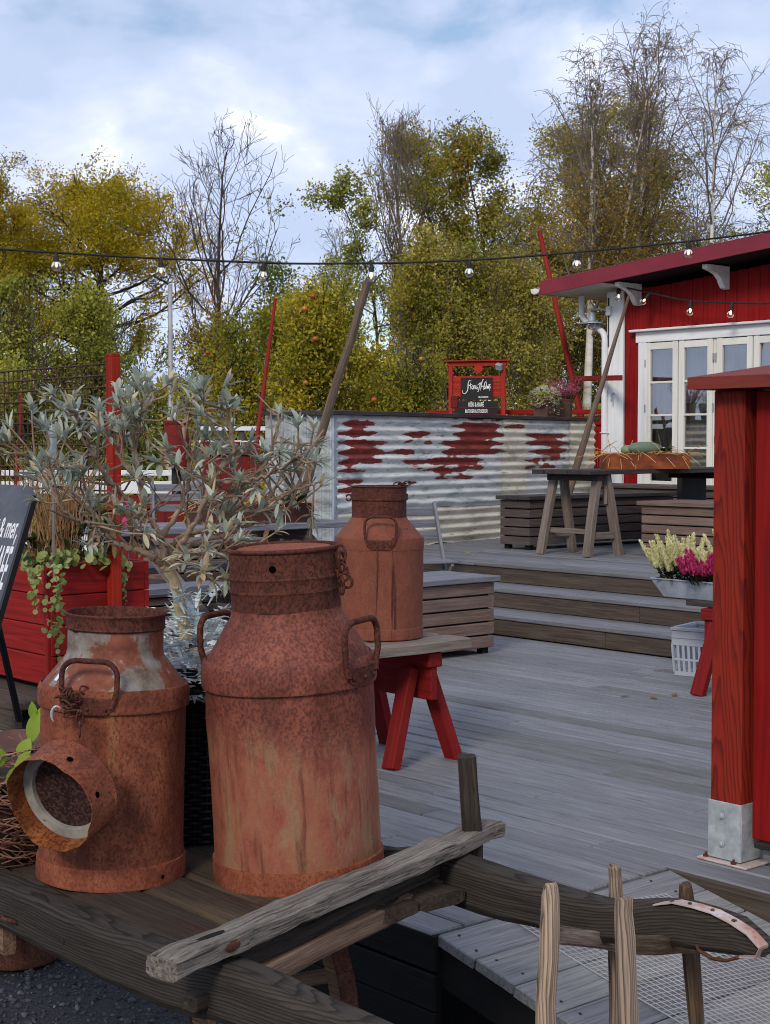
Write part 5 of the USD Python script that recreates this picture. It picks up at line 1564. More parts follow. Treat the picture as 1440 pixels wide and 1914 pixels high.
gg = G()
dp = np.array([(-0.485, 0.05, 3.19), (-0.485, 0.05, 3.06), (-0.475, 0.05, 2.98), (-0.43, 0.045, 2.925), (-0.32, 0.04, 2.865), (-0.21, 0.03, 2.81), (-0.145, 0.02, 2.765), (-0.118, 0.012, 2.70), (-0.116, 0.01, 2.6), (-0.116, 0.01, 0.75)]) - [0.0, 0.055, 0]
from scipy.interpolate import PchipInterpolator as PI_
dps = PI_(np.r_[0, np.cumsum(np.linalg.norm(np.diff(dp, axis=0), axis=1))], dp)(np.linspace(0, np.linalg.norm(np.diff(dp, axis=0), axis=1).sum(), 60))
tube(gg, dps, 0.034, 14)
put(house, 'downpipe', gg, 'white_plain', smooth=True)
for zz in (2.3, 1.7):
    gg = G()
    tube(gg, [(-0.116 + 0.044 * math.cos(t), -0.045 + 0.044 * math.sin(t), zz) for t in np.linspace(0, 2 * PI, 16, endpoint=False)], 0.006, 5, closed=True)
    put(house, 'pipe_clip', gg, 'white_plain')
for sb in (0.29, 1.41, 2.7):      # carved brackets under the roof edge
    gg = G()
    prof = [(0.0, 0.0), (-0.36, 0.0), (-0.36, -0.04), (-0.27, -0.06), (-0.19, -0.085), (-0.13, -0.13), (-0.10, -0.18), (-0.07, -0.215), (-0.02, -0.225), (0.0, -0.225)]
    import shapely
    m = trimesh.creation.extrude_polygon(shapely.Polygon(prof), 0.06, engine='earcut')
    v = np.array(m.vertices)
    gg.add(np.stack([sb + v[:, 2], v[:, 0], roofz(sb) - 0.005 + v[:, 1]], 1), m.faces)
    put(house, 'roof_bracket', gg, 'white_paint')
gg = G()      # barn lamp on the corner
tube(gg, [(-0.07, -0.03, 3.0), (-0.17, -0.06, 3.03), (-0.27, -0.08, 3.02), (-0.27, -0.08, 2.98)], 0.012, 8)
lamp = put(house, 'wall_lamp', gg, 'zinc', smooth=True)
gg = G()
lathe(gg, [(0.0, 0.11), (0.035, 0.11), (0.042, 0.02), (0.06, 0.012), (0.135, -0.008), (0.137, -0.014), (0.05, -0.004), (0.0, 0.0)], 28, None, (-0.27, -0.08, 2.885))
put(lamp, 'lamp_shade', gg, 'zinc', split=40)
gg = G()
lathe(gg, [(0.045, 0), (0.048, -0.03), (0.035, -0.065), (0, -0.07)], 18, None, (-0.27, -0.08, 2.88))
put(lamp, 'lamp_glass', gg, 'bulb_glass', smooth=True)
gg = G()
box(gg, (-0.07, -0.035, 3.0), (0.06, 0.05, 0.10), b=0.008)
put(lamp, 'junction_box', gg, 'white_plain')
gg = G()
tube(gg, [(-0.085, -0.027, 2.62), (-0.085, -0.027, 3.14)], 0.007, 6)
put(house, 'lamp_cable', gg, 'black_paint')
gg = G()
tube(gg, [(-0.01, -0.02, 2.12), (0.0, -0.06, 2.11), (0.015, -0.08, 2.07), (0.02, -0.09, 2.03)], 0.009, 7)
put(house, 'wall_hook', gg, 'steel')

# ------------------------------------------------------------------ red fence behind the counter, sign on it
F0, F1 = at(800, 770, 17.4), at(1140, 765, 16.75)
fa0, fv0 = AV(F0[0], F0[1])
fence = thing('board_fence', 'low red board fence between the counter and the house', 'fence')
dF = (F1 - F0) * [1, 1, 0]
LF = np.linalg.norm(dF)
dF /= LF
nF = np.array([dF[1], -dF[0], 0])
FT = 1.93
k = 0
n = int(LF / 0.125)
for k in range(n):
    gg = G()
    c = F0 * [1, 1, 0] + dF * (k + 0.5) * LF / n
    box(gg, c + [0, 0, (FT - 0.05 + 0.3) / 2], (FT - 0.35, LF / n - 0.006, 0.022), np.stack([[0, 0, 1.0], dF, -nF], 1), b=0.003)
    put(fence, 'fence_board', gg, 'red_wall')
for zz, hh, oo in ((FT, 0.05, 0.03), (FT - 0.1, 0.09, 0.02)):
    gg = G()
    bar(gg, F0 * [1, 1, 0] + nF * oo + [0, 0, zz], F1 * [1, 1, 0] + nF * oo + [0, 0, zz], 0.09 if hh < 0.06 else 0.03, hh)
    put(fence, 'rail', gg, 'red_wall')
sc0 = at(892, 770, 16.9)
sang = -14.0
sign = thing('sign_board', 'red framed board with black painted signs above the counter', 'sign', (sc0[0], sc0[1], 1.90), sang)
for x in (-0.292, 0.292):
    gg = G()
    box(gg, (x, 0.0, 0.27), (0.60, 0.045, 0.045), UPR, b=0.004)
    put(sign, 'sign_post', gg, 'red_sign')
gg = G()
box(gg, (0, 0, 0.555), (0.66, 0.05, 0.05), b=0.004)
put(sign, 'sign_beam', gg, 'red_sign')
gg = G()
box(gg, (0, 0.0, 0.588), (0.72, 0.12, 0.012), b=0.002)
put(sign, 'sign_cap', gg, 'red_sign')
gg = G()
lathe(gg, [(0, -0.012), (0.048, -0.012), (0.052, 0), (0.048, 0.012), (0, 0.012)], 24, np.stack([[1.0, 0, 0], [0, 0, -1.0], [0, 1.0, 0]], 1), (0.02, -0.03, 0.50))
put(sign, 'round_badge', gg, 'red_sign')
for k in range(3):
    gg = G()
    box(gg, (0, 0.005, 0.195 + k * 0.077 + 0.038), (0.535, 0.02, 0.072), b=0.003)
    put(sign, 'backing_board', gg, 'red_sign')
gg = G()
box(gg, (0.0, -0.010, 0.285), (0.345, 0.010, 0.232), b=0.002)
pl = put(sign, 'name_plate', gg, 'black_paint')
gg = G()
for (c, l) in (((0, -0.011, 0.403), (0.357, .014, .006)), ((0, -0.011, 0.167), (.357, .014, .006)), ((-0.1755, -0.011, 0.285), (.006, .014, .23)), ((0.1755, -0.011, 0.285), (.006, .014, .23))):
    box(gg, c, l, b=0.001)
put(pl, 'plate_frame', gg, 'red_far')
# brush lettering of the name: strokes in plate units
strokes = [
    [(0.33, .86), (.26, .90), (.22, .74), (.22, .55), (.20, .40), (.12, .24), (.04, .26), (.01, .42)], [(.24, .62), (.33, .70)],
    [(.31, .78), (.30, .46)], [(.27, .66), (.36, .70)], [(.37, .64), (.34, .52), (.39, .46), (.42, .58), (.38, .66)], [(.43, .66), (.43, .46)], [(.44, .60), (.48, .66)],
    [(.52, .64), (.48, .56), (.50, .46), (.55, .58), (.55, .44)], [(.56, .66), (.66, .78), (.58, .36), (.54, .34)],
    [(.66, .40), (.69, .72), (.74, .92), (.78, .92)], [(.76, .42), (.80, .74), (.86, .86)], [(.68, .60), (.78, .60)], [(.80, .60), (.77, .52), (.80, .46), (.84, .56), (.80, .60)], [(.87, .80), (.85, .46)],
    [(.89, .62), (.89, .46), (.91, .62), (.93, .48), (.95, .64), (.96, .48)], [(1.02, .70), (.95, .68), (1.0, .56), (.97, .38)]]
gg = G()
for st in strokes:
    P = np.array([(-0.165 + x * 0.315, -0.0165, 0.175 + y * 0.225) for x, y in st])
    u = np.linspace(0, len(P) - 1, 4 * len(P))
    P = np.stack([np.interp(u, np.arange(len(P)), P[:, i]) for i in range(3)], 1)
    tube(gg, P, np.interp(u, [0, u[-1] * 0.4, u[-1]], [0.0028, 0.0058, 0.0024]), 6)
put(pl, 'lettering', gg, 'sign_white')


def text(parent, s, h, c, mat, sx_=1.0, shear=0.0, M=None, bold=True, center=True, depth=0.002, stretch=1.0, name='lettering'):
    m = meshkit.text_mesh(s, h, depth, bold)
    v = np.array(m.vertices)
    v[:, 0] = v[:, 0] * sx_ + shear * v[:, 1]
    v[:, 1] *= stretch
    if center:
        v[:, 0] -= (v[:, 0].max() + v[:, 0].min()) / 2
    M = np.stack([[1, 0, 0], [0, 0, 1], [0, -1.0, 0]], 1) if M is None else M
    gg = G()
    gg.add(xf(v, M, c), m.faces)
    return put(parent, name, gg, mat)


text(pl, 'BAGERI', 0.017, (0.075, -0.0155, 0.185), 'sign_white', 1.25)
for k, (wd, zz, tx, hh, sq) in enumerate(((0.5, 0.112, 'KÖK & KAFÉ', 0.044, 0.5), (0.48, 0.040, 'BUTIKER & STUDIOR', 0.036, 0.5))):
    gg = G()
    box(gg, (-0.01, -0.012, zz), (wd, 0.012, 0.062), b=0.002)
    p = put(sign, 'name_plate', gg, 'black_paint')
    gg = G()
    for dz in (-0.034, 0.034):
        box(gg, (-0.01, -0.012, zz + dz), (wd + 0.02, 0.016, 0.006), b=0.001)
    put(p, 'plate_frame', gg, 'red_far')
    text(p, tx, hh, (-0.005, -0.0185, zz - hh / 2), 'sign_white', sq)
fl = thing('flood_light', 'small grey flood light on the red sign frame', 'lamp', (sc0[0] + 0.235, sc0[1] - 0.11, 2.42), sang)
gg = G()
box(gg, (0, 0, 0), (0.075, 0.05, 0.07), rotv([1, 0, 0], 30) @ rotv([0, 0, 1], -20), b=0.006)
put(fl, 'lamp_body', gg, 'zinc')
gg = G()
tube(gg, [(0, 0.03, 0.03), (0, 0.06, 0.06), (0, 0.06, 0.09)], 0.007, 6)
put(fl, 'arm', gg, 'dark_iron')
sb = at(850, 766, 16.3)
lbox = thing('letter_box', 'small rusty red box standing in front of the sign at its left post', 'box', (sb[0], sb[1], FT + 0.03), sang)
gg = G()
box(gg, (0, 0, 0.06), (0.075, 0.06, 0.12), b=0.004)
put(lbox, 'box_body', gg, 'red_far')
gg = G()
box(gg, (0.0, 0, 0.128), (0.085, 0.07, 0.012), rotv([0, 1, 0], 12), b=0.003)
put(lbox, 'box_lid', gg, 'leaf_dry')

# ------------------------------------------------------------------ leaning poles
def pole(name, label, p, q, r0, r1, mat, wob=0.01, cat='pole', parent=None):
    t = thing(name, label, cat)
    n = 12
    P = np.array([p + (q - p) * i / n for i in range(n + 1)])
    P[1:-1] += rng.normal(0, wob, (n - 1, 3)) * 0.6
    gg = G()
    tube(gg, P, np.linspace(r0, r1, n + 1), 9)
    put(t, 'shaft', gg, mat, smooth=True)
    return t


def ground_end(p, q, zz):
    return q + (p - q) * (q[2] - zz) / (q[2] - p[2])


p, q = at(562, 935, 11.3), at(689, 524, 10.6)
pole('leaning_pole', 'leaning brown wooden pole carrying the lights in front of the counter', ground_end(p, q, DZ), q, 0.040, 0.027, 'pole_wood', 0.006)
p, q = at(1108, 775, 15.1), at(1176, 553, 14.9)
pole('leaning_pole', 'grey wooden pole leaning right with a pointed top beside the white house corner', ground_end(p, q, UZ), q, 0.046, 0.014, 'pole_wood', 0.003)
p, q = at(1086, 775, 17.5), at(1009, 432, 17.9)
tp = pole('red_leaning_pole', 'red pole leaning left behind the pots on the counter and the roof end', ground_end(p, q, UZ), q, 0.042, 0.027, 'red_pole', 0.003)
gg = G()
bar(gg, at(1074, 708, 17.45), at(1160, 706, 15.9), 0.055, 0.055)
put(tp, 'cross_bar', gg, 'red_pole')
p, q = at(492, 735, 16.0), at(515, 558, 16.2)
pole('red_leaning_pole', 'thin red pole leaning right in front of the apple trees', ground_end(p, q, 0.3), q, 0.028, 0.018, 'red_pole', 0.003)
p, q = at(35, 830, 15.0), at(42, 735, 15.0)
pole('red_leaning_pole', 'thin red pole half hidden behind the wire trellis', ground_end(p, q, 0.3), q, 0.02, 0.018, 'red_pole', 0.003)

# ------------------------------------------------------------------ string lights
def bulb_string(name, label, pts, spots, R, seed, cat='string lights'):
    t = thing(name, label, cat)
    P = np.array(pts)
    s = np.r_[0, np.cumsum(np.linalg.norm(np.diff(P, axis=0), axis=1))]
    cv = PI_(s, P)
    gg = G()
    tube(gg, cv(np.linspace(0, s[-1], 120)), 0.0085 * R / 0.033, 6)
    put(t, 'cable', gg, 'dark_iron', smooth=True)
    for (c, tilt, lit) in spots:
        M = rotv([0, 1, 0], tilt)
        gg = G()
        k = R / 0.033
        lathe(gg, [(0, 0.012), (0.012, 0.010), (0.014, -0.012), (0.020, -0.018), (0.021, -0.048), (0.017, -0.050), (0, -0.048)], 14, M * k, c)
        h = put(t, 'lamp_holder', gg, 'dark_iron', split=40)
        gg = G()
        lathe(gg, [(0.013, -0.045), (0.016, -0.052), (0.026, -0.062), (0.0325, -0.078), (0.033, -0.088), (0.029, -0.103), (0.019, -0.114), (0.0, -0.119)], 18, M * k, c)
        b = put(h, 'bulb', gg, 'bulb_glass', smooth=True)
        gg = G()
        lathe(gg, [(0, -0.052), (0.007, -0.056), (0.011, -0.072), (0.009, -0.088), (0, -0.092)], 10, M * k, c)
        put(h, 'filament', gg, 'filament' if lit else 'filament_dim', smooth=True)


yl = lambda px: np.interp(px, [-60, 1500], [9.6, 11.4])  # noqa: E731
wire = [(-80, 460), (105, 472), (301, 483), (493, 491), (695, 492), (878, 486), (1080, 471), (1286, 451), (1500, 424)]
bulb_string('string_lights', 'black cable with round bulbs strung across the yard in front of the trees', [at(x, y, yl(x)) for x, y in wire],
            [(at(x, y + 2.5, yl(x)), r3.uniform(-5, 5), l) for (x, y), l in zip(wire[1:-1], (0, 0, 0, 1, 0, 1, 1))], 0.0305, 1)
w2 = [(1150, 533), (1160, 535), (1215, 547), (1291, 562), (1367, 566), (1460, 567)]
y2 = lambda px: np.interp(px, [1150, 1460], [16.2, 14.6])  # noqa: E731
bulb_string('string_lights', 'grey cable with four small bulbs strung under the house roof', [at(x, y, y2(x)) for x, y in w2],
            [(at(1157, 538, y2(1157)), 0, 0), (at(1215, 549, y2(1215)), 40, 0), (at(1292, 564, y2(1292)), 4, 1), (at(1369, 568, y2(1369)), 8, 1)], 0.038, 2)
# ------------------------------------------------------------------ picnic table and benches behind the shrub
MV = R_AV @ np.array([[0, -1, 0], [1, 0, 0], [0, 0, 1.0]])


def long_boards(parent, a, v0, v1, zt, n, w, t, mat, name='board', jitter=0.02):
    for k in range(n):
        gg = G()
        box(gg, W(a - (k + 0.5) * w, (v0 + v1) / 2 + r3.uniform(-jitter, jitter), zt - t / 2), (v1 - v0, w - 0.006, t), MV, b=0.005)
        put(parent, name, gg, mat)


pic = thing('picnic_table', 'long grey picnic table with benches behind the silver shrub', 'table')
q0 = at(216, 992, 9.7)
qa, qv = AV(q0[0], q0[1])
PT = q0[2]
long_boards(pic, qa, qv, qv + 1.98, PT, 5, 0.142, 0.042, 'table_grey', 'top_board')
b0 = at(240, 1104, 8.75)
ba_, bv_ = AV(b0[0], b0[1])
long_boards(pic, ba_, bv_, bv_ + 1.75, b0[2], 2, 0.135, 0.042, 'table_grey', 'seat_board')
b1 = at(230, 1064, 10.35)
b1a, b1v = AV(b1[0], b1[1])
long_boards(pic, b1a, b1v, b1v + 1.9, b0[2] - 0.01, 2, 0.135, 0.042, 'table_grey', 'seat_board')
for dv in (0.30, 1.62):
    for (a_top, a_bot) in ((qa - 0.22, ba_ + 0.0), (qa - 0.48, b1a - 0.26)):
        gg = G()
        bar(gg, W(a_top, qv + dv, PT - 0.05), W(a_bot, qv + dv, DZ), 0.045, 0.095, up=W(0, 1), b=0.003)
        put(pic, 'leg', gg, 'leg_wood')
    gg = G()
    bar(gg, W(ba_ + 0.02, qv + dv + 0.05, b0[2] - 0.09), W(b1a - 0.28, qv + dv + 0.05, b0[2] - 0.09), 0.045, 0.09)
    put(pic, 'cross_beam', gg, 'slat_grey')
    gg = G()
    bar(gg, W(qa - 0.02, qv + dv - 0.05, PT - 0.085), W(qa - 0.69, qv + dv - 0.05, PT - 0.085), 0.045, 0.08)
    put(pic, 'top_batten', gg, 'slat_grey')
slat_box('brown slatted box bench beyond the picnic table, left of the large can', *AV(*at(268, 1040, 11.6)[:2]), 0.5, 1.2, DZ, 0.56, 'slat_wood', 'slat_wood')
slat_box('slatted box bench under the near side of the picnic table, behind the cans', b1a + 0.62, bv_ - 0.1, 0.24, 1.9, DZ, 0.36, 'slat_wood', 'slat_grey')
t2c = at(470, 978, 10.75)
tr2 = trough('dark brown trough of straw and squashes on the picnic table', (t2c[0], t2c[1], PT), -ROT * 0 + 24, 0.86, 0.2, 0.135, 'trough_brown', 8, ((0.28, 0.02, 0.045, 0.0, 1.6), (0.05, -0.02, 0.05, 0.0, 1.3), (-0.2, 0.02, 0.05, 0.5, 1.2)))
sqp = thing('leafy_plant', 'dark ribbed gourd leaves at the right end of the trough on the picnic table', 'plant', (at(548, 925, 10.7)[0], 10.7, PT + 0.14))
for k in range(14):
    t = rng.uniform(0, 2 * PI)
    gg = G()
    blade(gg, (rng.normal(0, .04), rng.normal(0, .03), 0), (math.cos(t), math.sin(t), rng.uniform(0.3, 1.3)), rng.uniform(0.1, 0.17), 0.06, 0.3, rng.uniform(0, 1))
    put(sqp, 'leaf', gg, 'leaf_dark')


def folding_chair(label, c, rotz, s=1.0):
    t = thing('folding_chair', label, 'chair', c, rotz, 'grey folding chairs')
    for k in range(3):
        gg = G()
        box(gg, (0, 0.20 + k * 0.018, 0.62 + k * 0.085), (0.44, 0.014, 0.06), b=0.004)
        put(t, 'back_slat', gg, 'table_grey')
    for k in range(6):
        gg = G()
        box(gg, (0, -0.18 + k * 0.07, 0.45), (0.44, 0.058, 0.016), b=0.004)
        put(t, 'seat_slat', gg, 'table_grey')
    for x in (-0.2, 0.2):
        gg = G()
        bar(gg, (x, -0.18, 0.0), (x, 0.25, 0.86), 0.022, 0.035)
        put(t, 'frame_leg', gg, 'table_grey')
        gg = G()
        bar(gg, (x * 0.88, 0.22, 0.0), (x * 0.88, -0.2, 0.44), 0.022, 0.035)
        put(t, 'frame_leg', gg, 'leg_wood')
    return t


fc = at(792, 1000, 10.9)
folding_chair('grey folding chair half hidden by the can on the trestle bench', (fc[0] - 0.03, fc[1], DZ + 0.0), 18)
ec = at(335, 955, 12.6)
folding_chair('grey folding chair seen through the silver shrub, left of the straw trough', (ec[0], ec[1], 0.42), 12)
p9 = thing('back_platform', kind='structure')
gg = G()
box(gg, (at(335, 955, 12.6)[0], 14.2, 0.375), (9.0, 4.6, 0.09), rotv([0, 0, 1], 12), b=0.01)
put(p9, 'slab', gg, 'deck_warm')

# ------------------------------------------------------------------ white railings, red screens and other things far left
def rail_fence(label, p, q, zs, w, mat, posts=4, name='railing', cat='railing', pm=None, zb=0.0):
    t = thing(name, label, cat)
    p, q = np.array(p), np.array(q)
    for (zz, hh) in zs:
        gg = G()
        bar(gg, [p[0], p[1], zz], [q[0], q[1], zz], w, hh, b=0.004)
        put(t, 'rail', gg, mat)
    for k in range(posts):
        c = p + (q - p) * (k + 0.03) / (posts - 0.94)
        gg = G()
        bar(gg, [c[0], c[1] + w, zb], [c[0], c[1] + w, zs[0][0] + 0.02], 0.06, 0.06, up=(0, 1, 0))
        put(t, 'railing_post', gg, pm or mat)
    return t


zpx = lambda py, y: at(720, py, y)[2]  # noqa: E731
rail_fence('white double railing left of the trellis post, behind the shrub', at(-60, 880, 16)[:2], at(372, 889, 16)[:2], ((zpx(884, 16), 0.06), (zpx(911, 16), 0.13)), 0.04, 'white_plain', 5)
rail_fence('white railing behind the shrub, left of the corrugated counter', at(372, 800, 17.5)[:2], at(530, 803, 17.5)[:2], ((zpx(801, 17.5), 0.05), (zpx(828, 17.5), 0.06)), 0.04, 'white_plain', 3, pm='slat_grey')


def screen(label, p, q, z0, z1, n, mat):
    t = thing('board_screen', label, 'screen')
    p, q = np.array(p), np.array(q)
    d = (q - p) / n
    ang = math.degrees(math.atan2(d[1], d[0]))
    for k in range(n):
        c = p + d * (k + 0.5)
        gg = G()
        box(gg, [c[0], c[1], (z0 + z1) / 2], (z1 - z0 + r3.normal(0, 0.004), np.linalg.norm(d) - 0.006, 0.022), rotv([0, 0, 1], ang) @ UPR, b=0.003)
        put(t, 'board', gg, mat)
    gg = G()
    bar(gg, [p[0], p[1] - 0.03, z1 - 0.08], [q[0], q[1] - 0.03, z1 - 0.08], 0.03, 0.08)
    put(t, 'rail', gg, mat)
    return t


screen('red upright board screen behind the shrub, above the straw trough', at(378, 850, 15.0)[:2], at(486, 850, 15.0)[:2], 0.35, zpx(826, 15.0), 6, 'red_far')
screen('low red board screen behind the picnic table', at(205, 950, 13.6)[:2], at(345, 950, 13.6)[:2], 0.35, zpx(925, 13.6), 8, 'red_far')
bk = at(330, 872, 15.5)
bucket = thing('red_bin', 'tapered red bin with a rim, seen through the shrub below the lamp pole', 'bin', (bk[0], bk[1], bk[2]))
gg = G()
lathe(gg, [(0, 0), (0.16, 0), (0.115, 0.42), (0.125, 0.43), (0.125, 0.46), (0.105, 0.46), (0.10, 0.40), (0, 0.40)], 24)
put(bucket, 'shell', gg, 'red_far', split=40)
gg = G()
lathe(gg, [(0, -1.3), (0.05, -1.3), (0.05, 0), (0, 0)], 12)
put(bucket, 'stand', gg, 'dark_iron')
lp = at(319, 700, 24)
lampp = thing('street_lamp', 'pale thin lamp pole with a flat dark head above the silver shrub', 'street lamp', (lp[0], lp[1], 0))
gg = G()
zt = zpx(530, 24)
tube(gg, [(0, 0, 0), (0, 0, zt)], [0.05, 0.034], 10)
put(lampp, 'lamp_pole', gg, 'wire_grey', smooth=True)
gg = G()
tube(gg, [(0, 0, zt - 0.02), (-0.10, 0, zt + 0.04)], 0.02, 8)
put(lampp, 'arm', gg, 'dark_iron')
gg = G()
ellipsoid(gg, (-0.16, 0, zt + 0.07), (0.10, 0.06, 0.018), 2, M=rotv([0, 1, 0], 25))
put(lampp, 'lamp_head', gg, 'dark_iron', smooth=True)

# ------------------------------------------------------------------ red planter with corner post and trellis
plc = atz(97, 1298, DZ + 0.136)
PA, PVv = AV(plc[0], plc[1])
PZ0 = DZ + 0.136
PHt = at(97, 1058, plc[1])[2] - PZ0
planter = thing('red_planter', 'large red board planter box on the low platform under the wire trellis', 'planter', W(PA, PVv, PZ0), ROT)
PLA, PLV = 1.25, 0.52
nb_ = 4
for k in range(nb_):
    h = PHt / nb_
    for (c, l, rot_) in (((-PLA / 2, 0.013), PLA, 0), ((-PLA / 2, PLV - 0.013), PLA, 0), ((-0.013, PLV / 2), PLV - 0.054, 1), ((-PLA + 0.013, PLV / 2), PLV - 0.054, 1)):
        gg = G()
        box(gg, (c[0], c[1], 0.03 + h * (k + 0.5) * 0.95), (l, 0.026, h * 0.95 - 0.004), np.eye(3) if not rot_ else np.array([[0, -1, 0], [1, 0, 0], [0, 0, 1.0]]), b=0.004)
        put(planter, 'side_board', gg, 'red_planter')
gg = G()
box(gg, (-PLA / 2, PLV / 2, PHt / 2), (PLA - 0.06, PLV - 0.06, PHt - 0.1), b=0.005)
put(planter, 'soil', gg, 'earth')
gg = G()
box(gg, (-0.02, -0.001, PHt / 2 + 0.02), (PHt - 0.03, 0.03, 0.03), UPR, b=0.002)
put(planter, 'corner_batten', gg, 'red_planter')
pzt = at(200, 667, plc[1] + 0.2)[2]
gg = G()
box(gg, (0.035, 0.31, (pzt - PZ0) / 2), (pzt - PZ0, 0.052, 0.052), UPR, b=0.005)
put(planter, 'trellis_post', gg, 'red_post')
gg = G()
lathe(gg, [(0.034, 0), (0.034, 0.01), (0.022, 0.016), (0, 0.018)], 4, rotv([0, 0, 1], 45), (0.035, 0.31, pzt - PZ0))
put(planter, 'post_cap', gg, 'red_post')
gg = G()
tz0, tz1 = PHt + 0.28, pzt - PZ0 - 0.03
nx, nz = 34, int((tz1 - tz0) / 0.05)
for i in range(nx + 1):
    tube(gg, [(-0.0 - i * 0.05, 0.31 + 0.002, tz0), (-0.0 - i * 0.05, 0.312, tz1)], 0.0042, 4, caps=False)
for k in range(nz + 1):
    tube(gg, [(0.0, 0.306, tz0 + k * (tz1 - tz0) / nz), (-nx * 0.05, 0.304, tz0 + k * (tz1 - tz0) / nz)], 0.0042, 4, caps=False)
put(planter, 'wire_trellis', gg, 'wire_rust')
# garden torch on a stick
tq = at(98, 830, 6.9)
torch = thing('garden_torch', 'steel tube garden torch on a pale stick rising from the red planter', 'torch', (tq[0], tq[1], 0))
gg = G()
z0_, z1_ = zpx(868, 6.9), zpx(806, 6.9)
lathe(gg, [(0, z0_), (0.020, z0_), (0.0215, z0_ + 0.004), (0.0215, z1_), (0.014, z1_ + 0.006), (0.012, z1_ + 0.026), (0, z1_ + 0.028)], 18)
put(torch, 'tube', gg, 'steel', split=40)
gg = G()
tube(gg, [(0.004, 0, PZ0 + PHt - 0.05), (0, 0, z0_ + 0.01)], 0.0075, 7)
put(torch, 'stick', gg, 'leg_wood')

# ------------------------------------------------------------------ chalk board
rt = at(64, 908, 5.75)
wdir = W(1, 0)
upd = np.array([0.205, 0.24, 0.94])
upd = upd - np.dot(upd, wdir) * wdir
upd /= np.linalg.norm(upd)
nrm = np.cross(wdir, upd)
Mb = np.stack([wdir, upd, nrm], 1)      # x right, y up the board, z out of it
BWd, BHt = 0.60, 1.12
board = thing('chalk_board', 'dark slate chalk board leaning at the left with white hand lettering', 'chalk board', rt - wdir * BWd - upd * BHt, 0, R=Mb)
gg = G()
import shapely
pg = shapely.Polygon([(0, 0), (BWd, 0), (BWd, BHt - 0.035), (BWd - 0.05, BHt), (0.05, BHt), (0, BHt - 0.035)])
m = trimesh.creation.extrude_polygon(pg, 0.018, engine='earcut')
v = np.array(m.vertices) - [0, 0, 0.018]
gg.add(v, m.faces)
put(board, 'slate_panel', gg, 'slate')
gg = G()
bar(gg, (BWd + 0.006, 0, -0.012), (BWd + 0.006, BHt - 0.035, -0.012), 0.012, 0.026, up=(0, 0, 1))
put(board, 'edge_strip', gg, 'black_paint')
for x in (0.04,):
    gg = G()
    bar(gg, (x, BHt - 0.06, -0.03), (x, 0.25, -0.52), 0.03, 0.02)
    put(board, 'rear_leg', gg, 'fascia_black')
ID = np.eye(3)
m_ = meshkit.text_mesh('mat & mer', 0.05, 0.001, False)


def chalk(s, h, xr, y, sx_, stretch, shear=0.12, bold=False):
    mm = meshkit.text_mesh(s, h, 0.0008, bold)
    v = np.array(mm.vertices)
    v[:, 0] = v[:, 0] * sx_ + shear * v[:, 1] * stretch
    v[:, 1] *= stretch
    v[:, 0] += xr - v[:, 0].max()
    gg = G()
    gg.add(v + [0, y, 0.0004], mm.faces)
    put(board, 'chalk_lettering', gg, 'chalk')


chalk('mat & mer', 0.058, BWd - 0.032, BHt - 0.205, 0.62, 1.25, 0.02, True)
chalk('KAFÉ', 0.075, BWd - 0.018, BHt - 0.40, 0.48, 2.1, 0.02, True)
chalk('bakat', 0.05, BWd - 0.07, BHt - 0.53, 0.6, 1.2, 0.05, True)

# ------------------------------------------------------------------ zinc tray of flowers on a trestle, plastic crate
zc = at(1216, 1102, 8.15)
za, zv = AV(zc[0], zc[1])
ZB = zpx(1121, 7.95)
tres = sawhorse('red wooden sawhorse under the plank with the zinc tray of flowers', *(AV(*atz(1300, 1300, DZ)[:2]) + np.array([0.16, 0.15])), ZB - 0.037, L=0.22, spread=0.15)
plk = thing('plank', 'short dark plank on a sawhorse under the zinc flower tray', 'plank')
gg = G()
bar(gg, W(za + 0.22, zv + 0.14, ZB - 0.018), W(za + 1.3, zv + 0.14, ZB - 0.018), 0.24, 0.032)
put(plk, 'board', gg, 'table_dark')
tray = thing('zinc_tray', 'zinc planter tray of cream and pink flowers beside the red post', 'planter', W(za, zv, ZB), ROT)
TL, TW_, THh = 1.1, 0.24, 0.095
gg = G()
o1 = [(0.0, 0.0), (TL, 0.0), (TL, TW_), (0.0, TW_)]
i1 = [(0.06, 0.04), (TL - 0.06, 0.04), (TL - 0.06, TW_ - 0.04), (0.06, TW_ - 0.04)]
V = [(x, y, 0.0) for x, y in i1] + [(x, y, THh) for x, y in o1] + [(x + (0.004 if x < 1 else -0.004), y + (0.004 if y < .1 else -0.004), THh) for x, y in o1] + [(x, y, 0.004) for x, y in i1]
F = [[3, 2, 1, 0]]
for j in range(4):
    k = (j + 1) % 4
    F += [[j, k, 4 + k, 4 + j], [4 + j, 4 + k, 8 + k, 8 + j], [8 + j, 8 + k, 12 + k, 12 + j]]
F += [[12, 13, 14, 15]]
gg.add(np.array(V, float), F)
put(tray, 'pan', gg, 'zinc')
gg = G()
for (p, q) in (((0, 0), (TL, 0)), ((0, 0), (0, TW_))):
    tube(gg, [(p[0], p[1], THh), (q[0], q[1], THh)], 0.0045, 6)
put(tray, 'rim', gg, 'zinc', smooth=True)
gg = G()
box(gg, (TL / 2, TW_ / 2, THh - 0.02), (TL - 0.05, TW_ - 0.03, 0.02))
put(tray, 'soil', gg, 'earth')


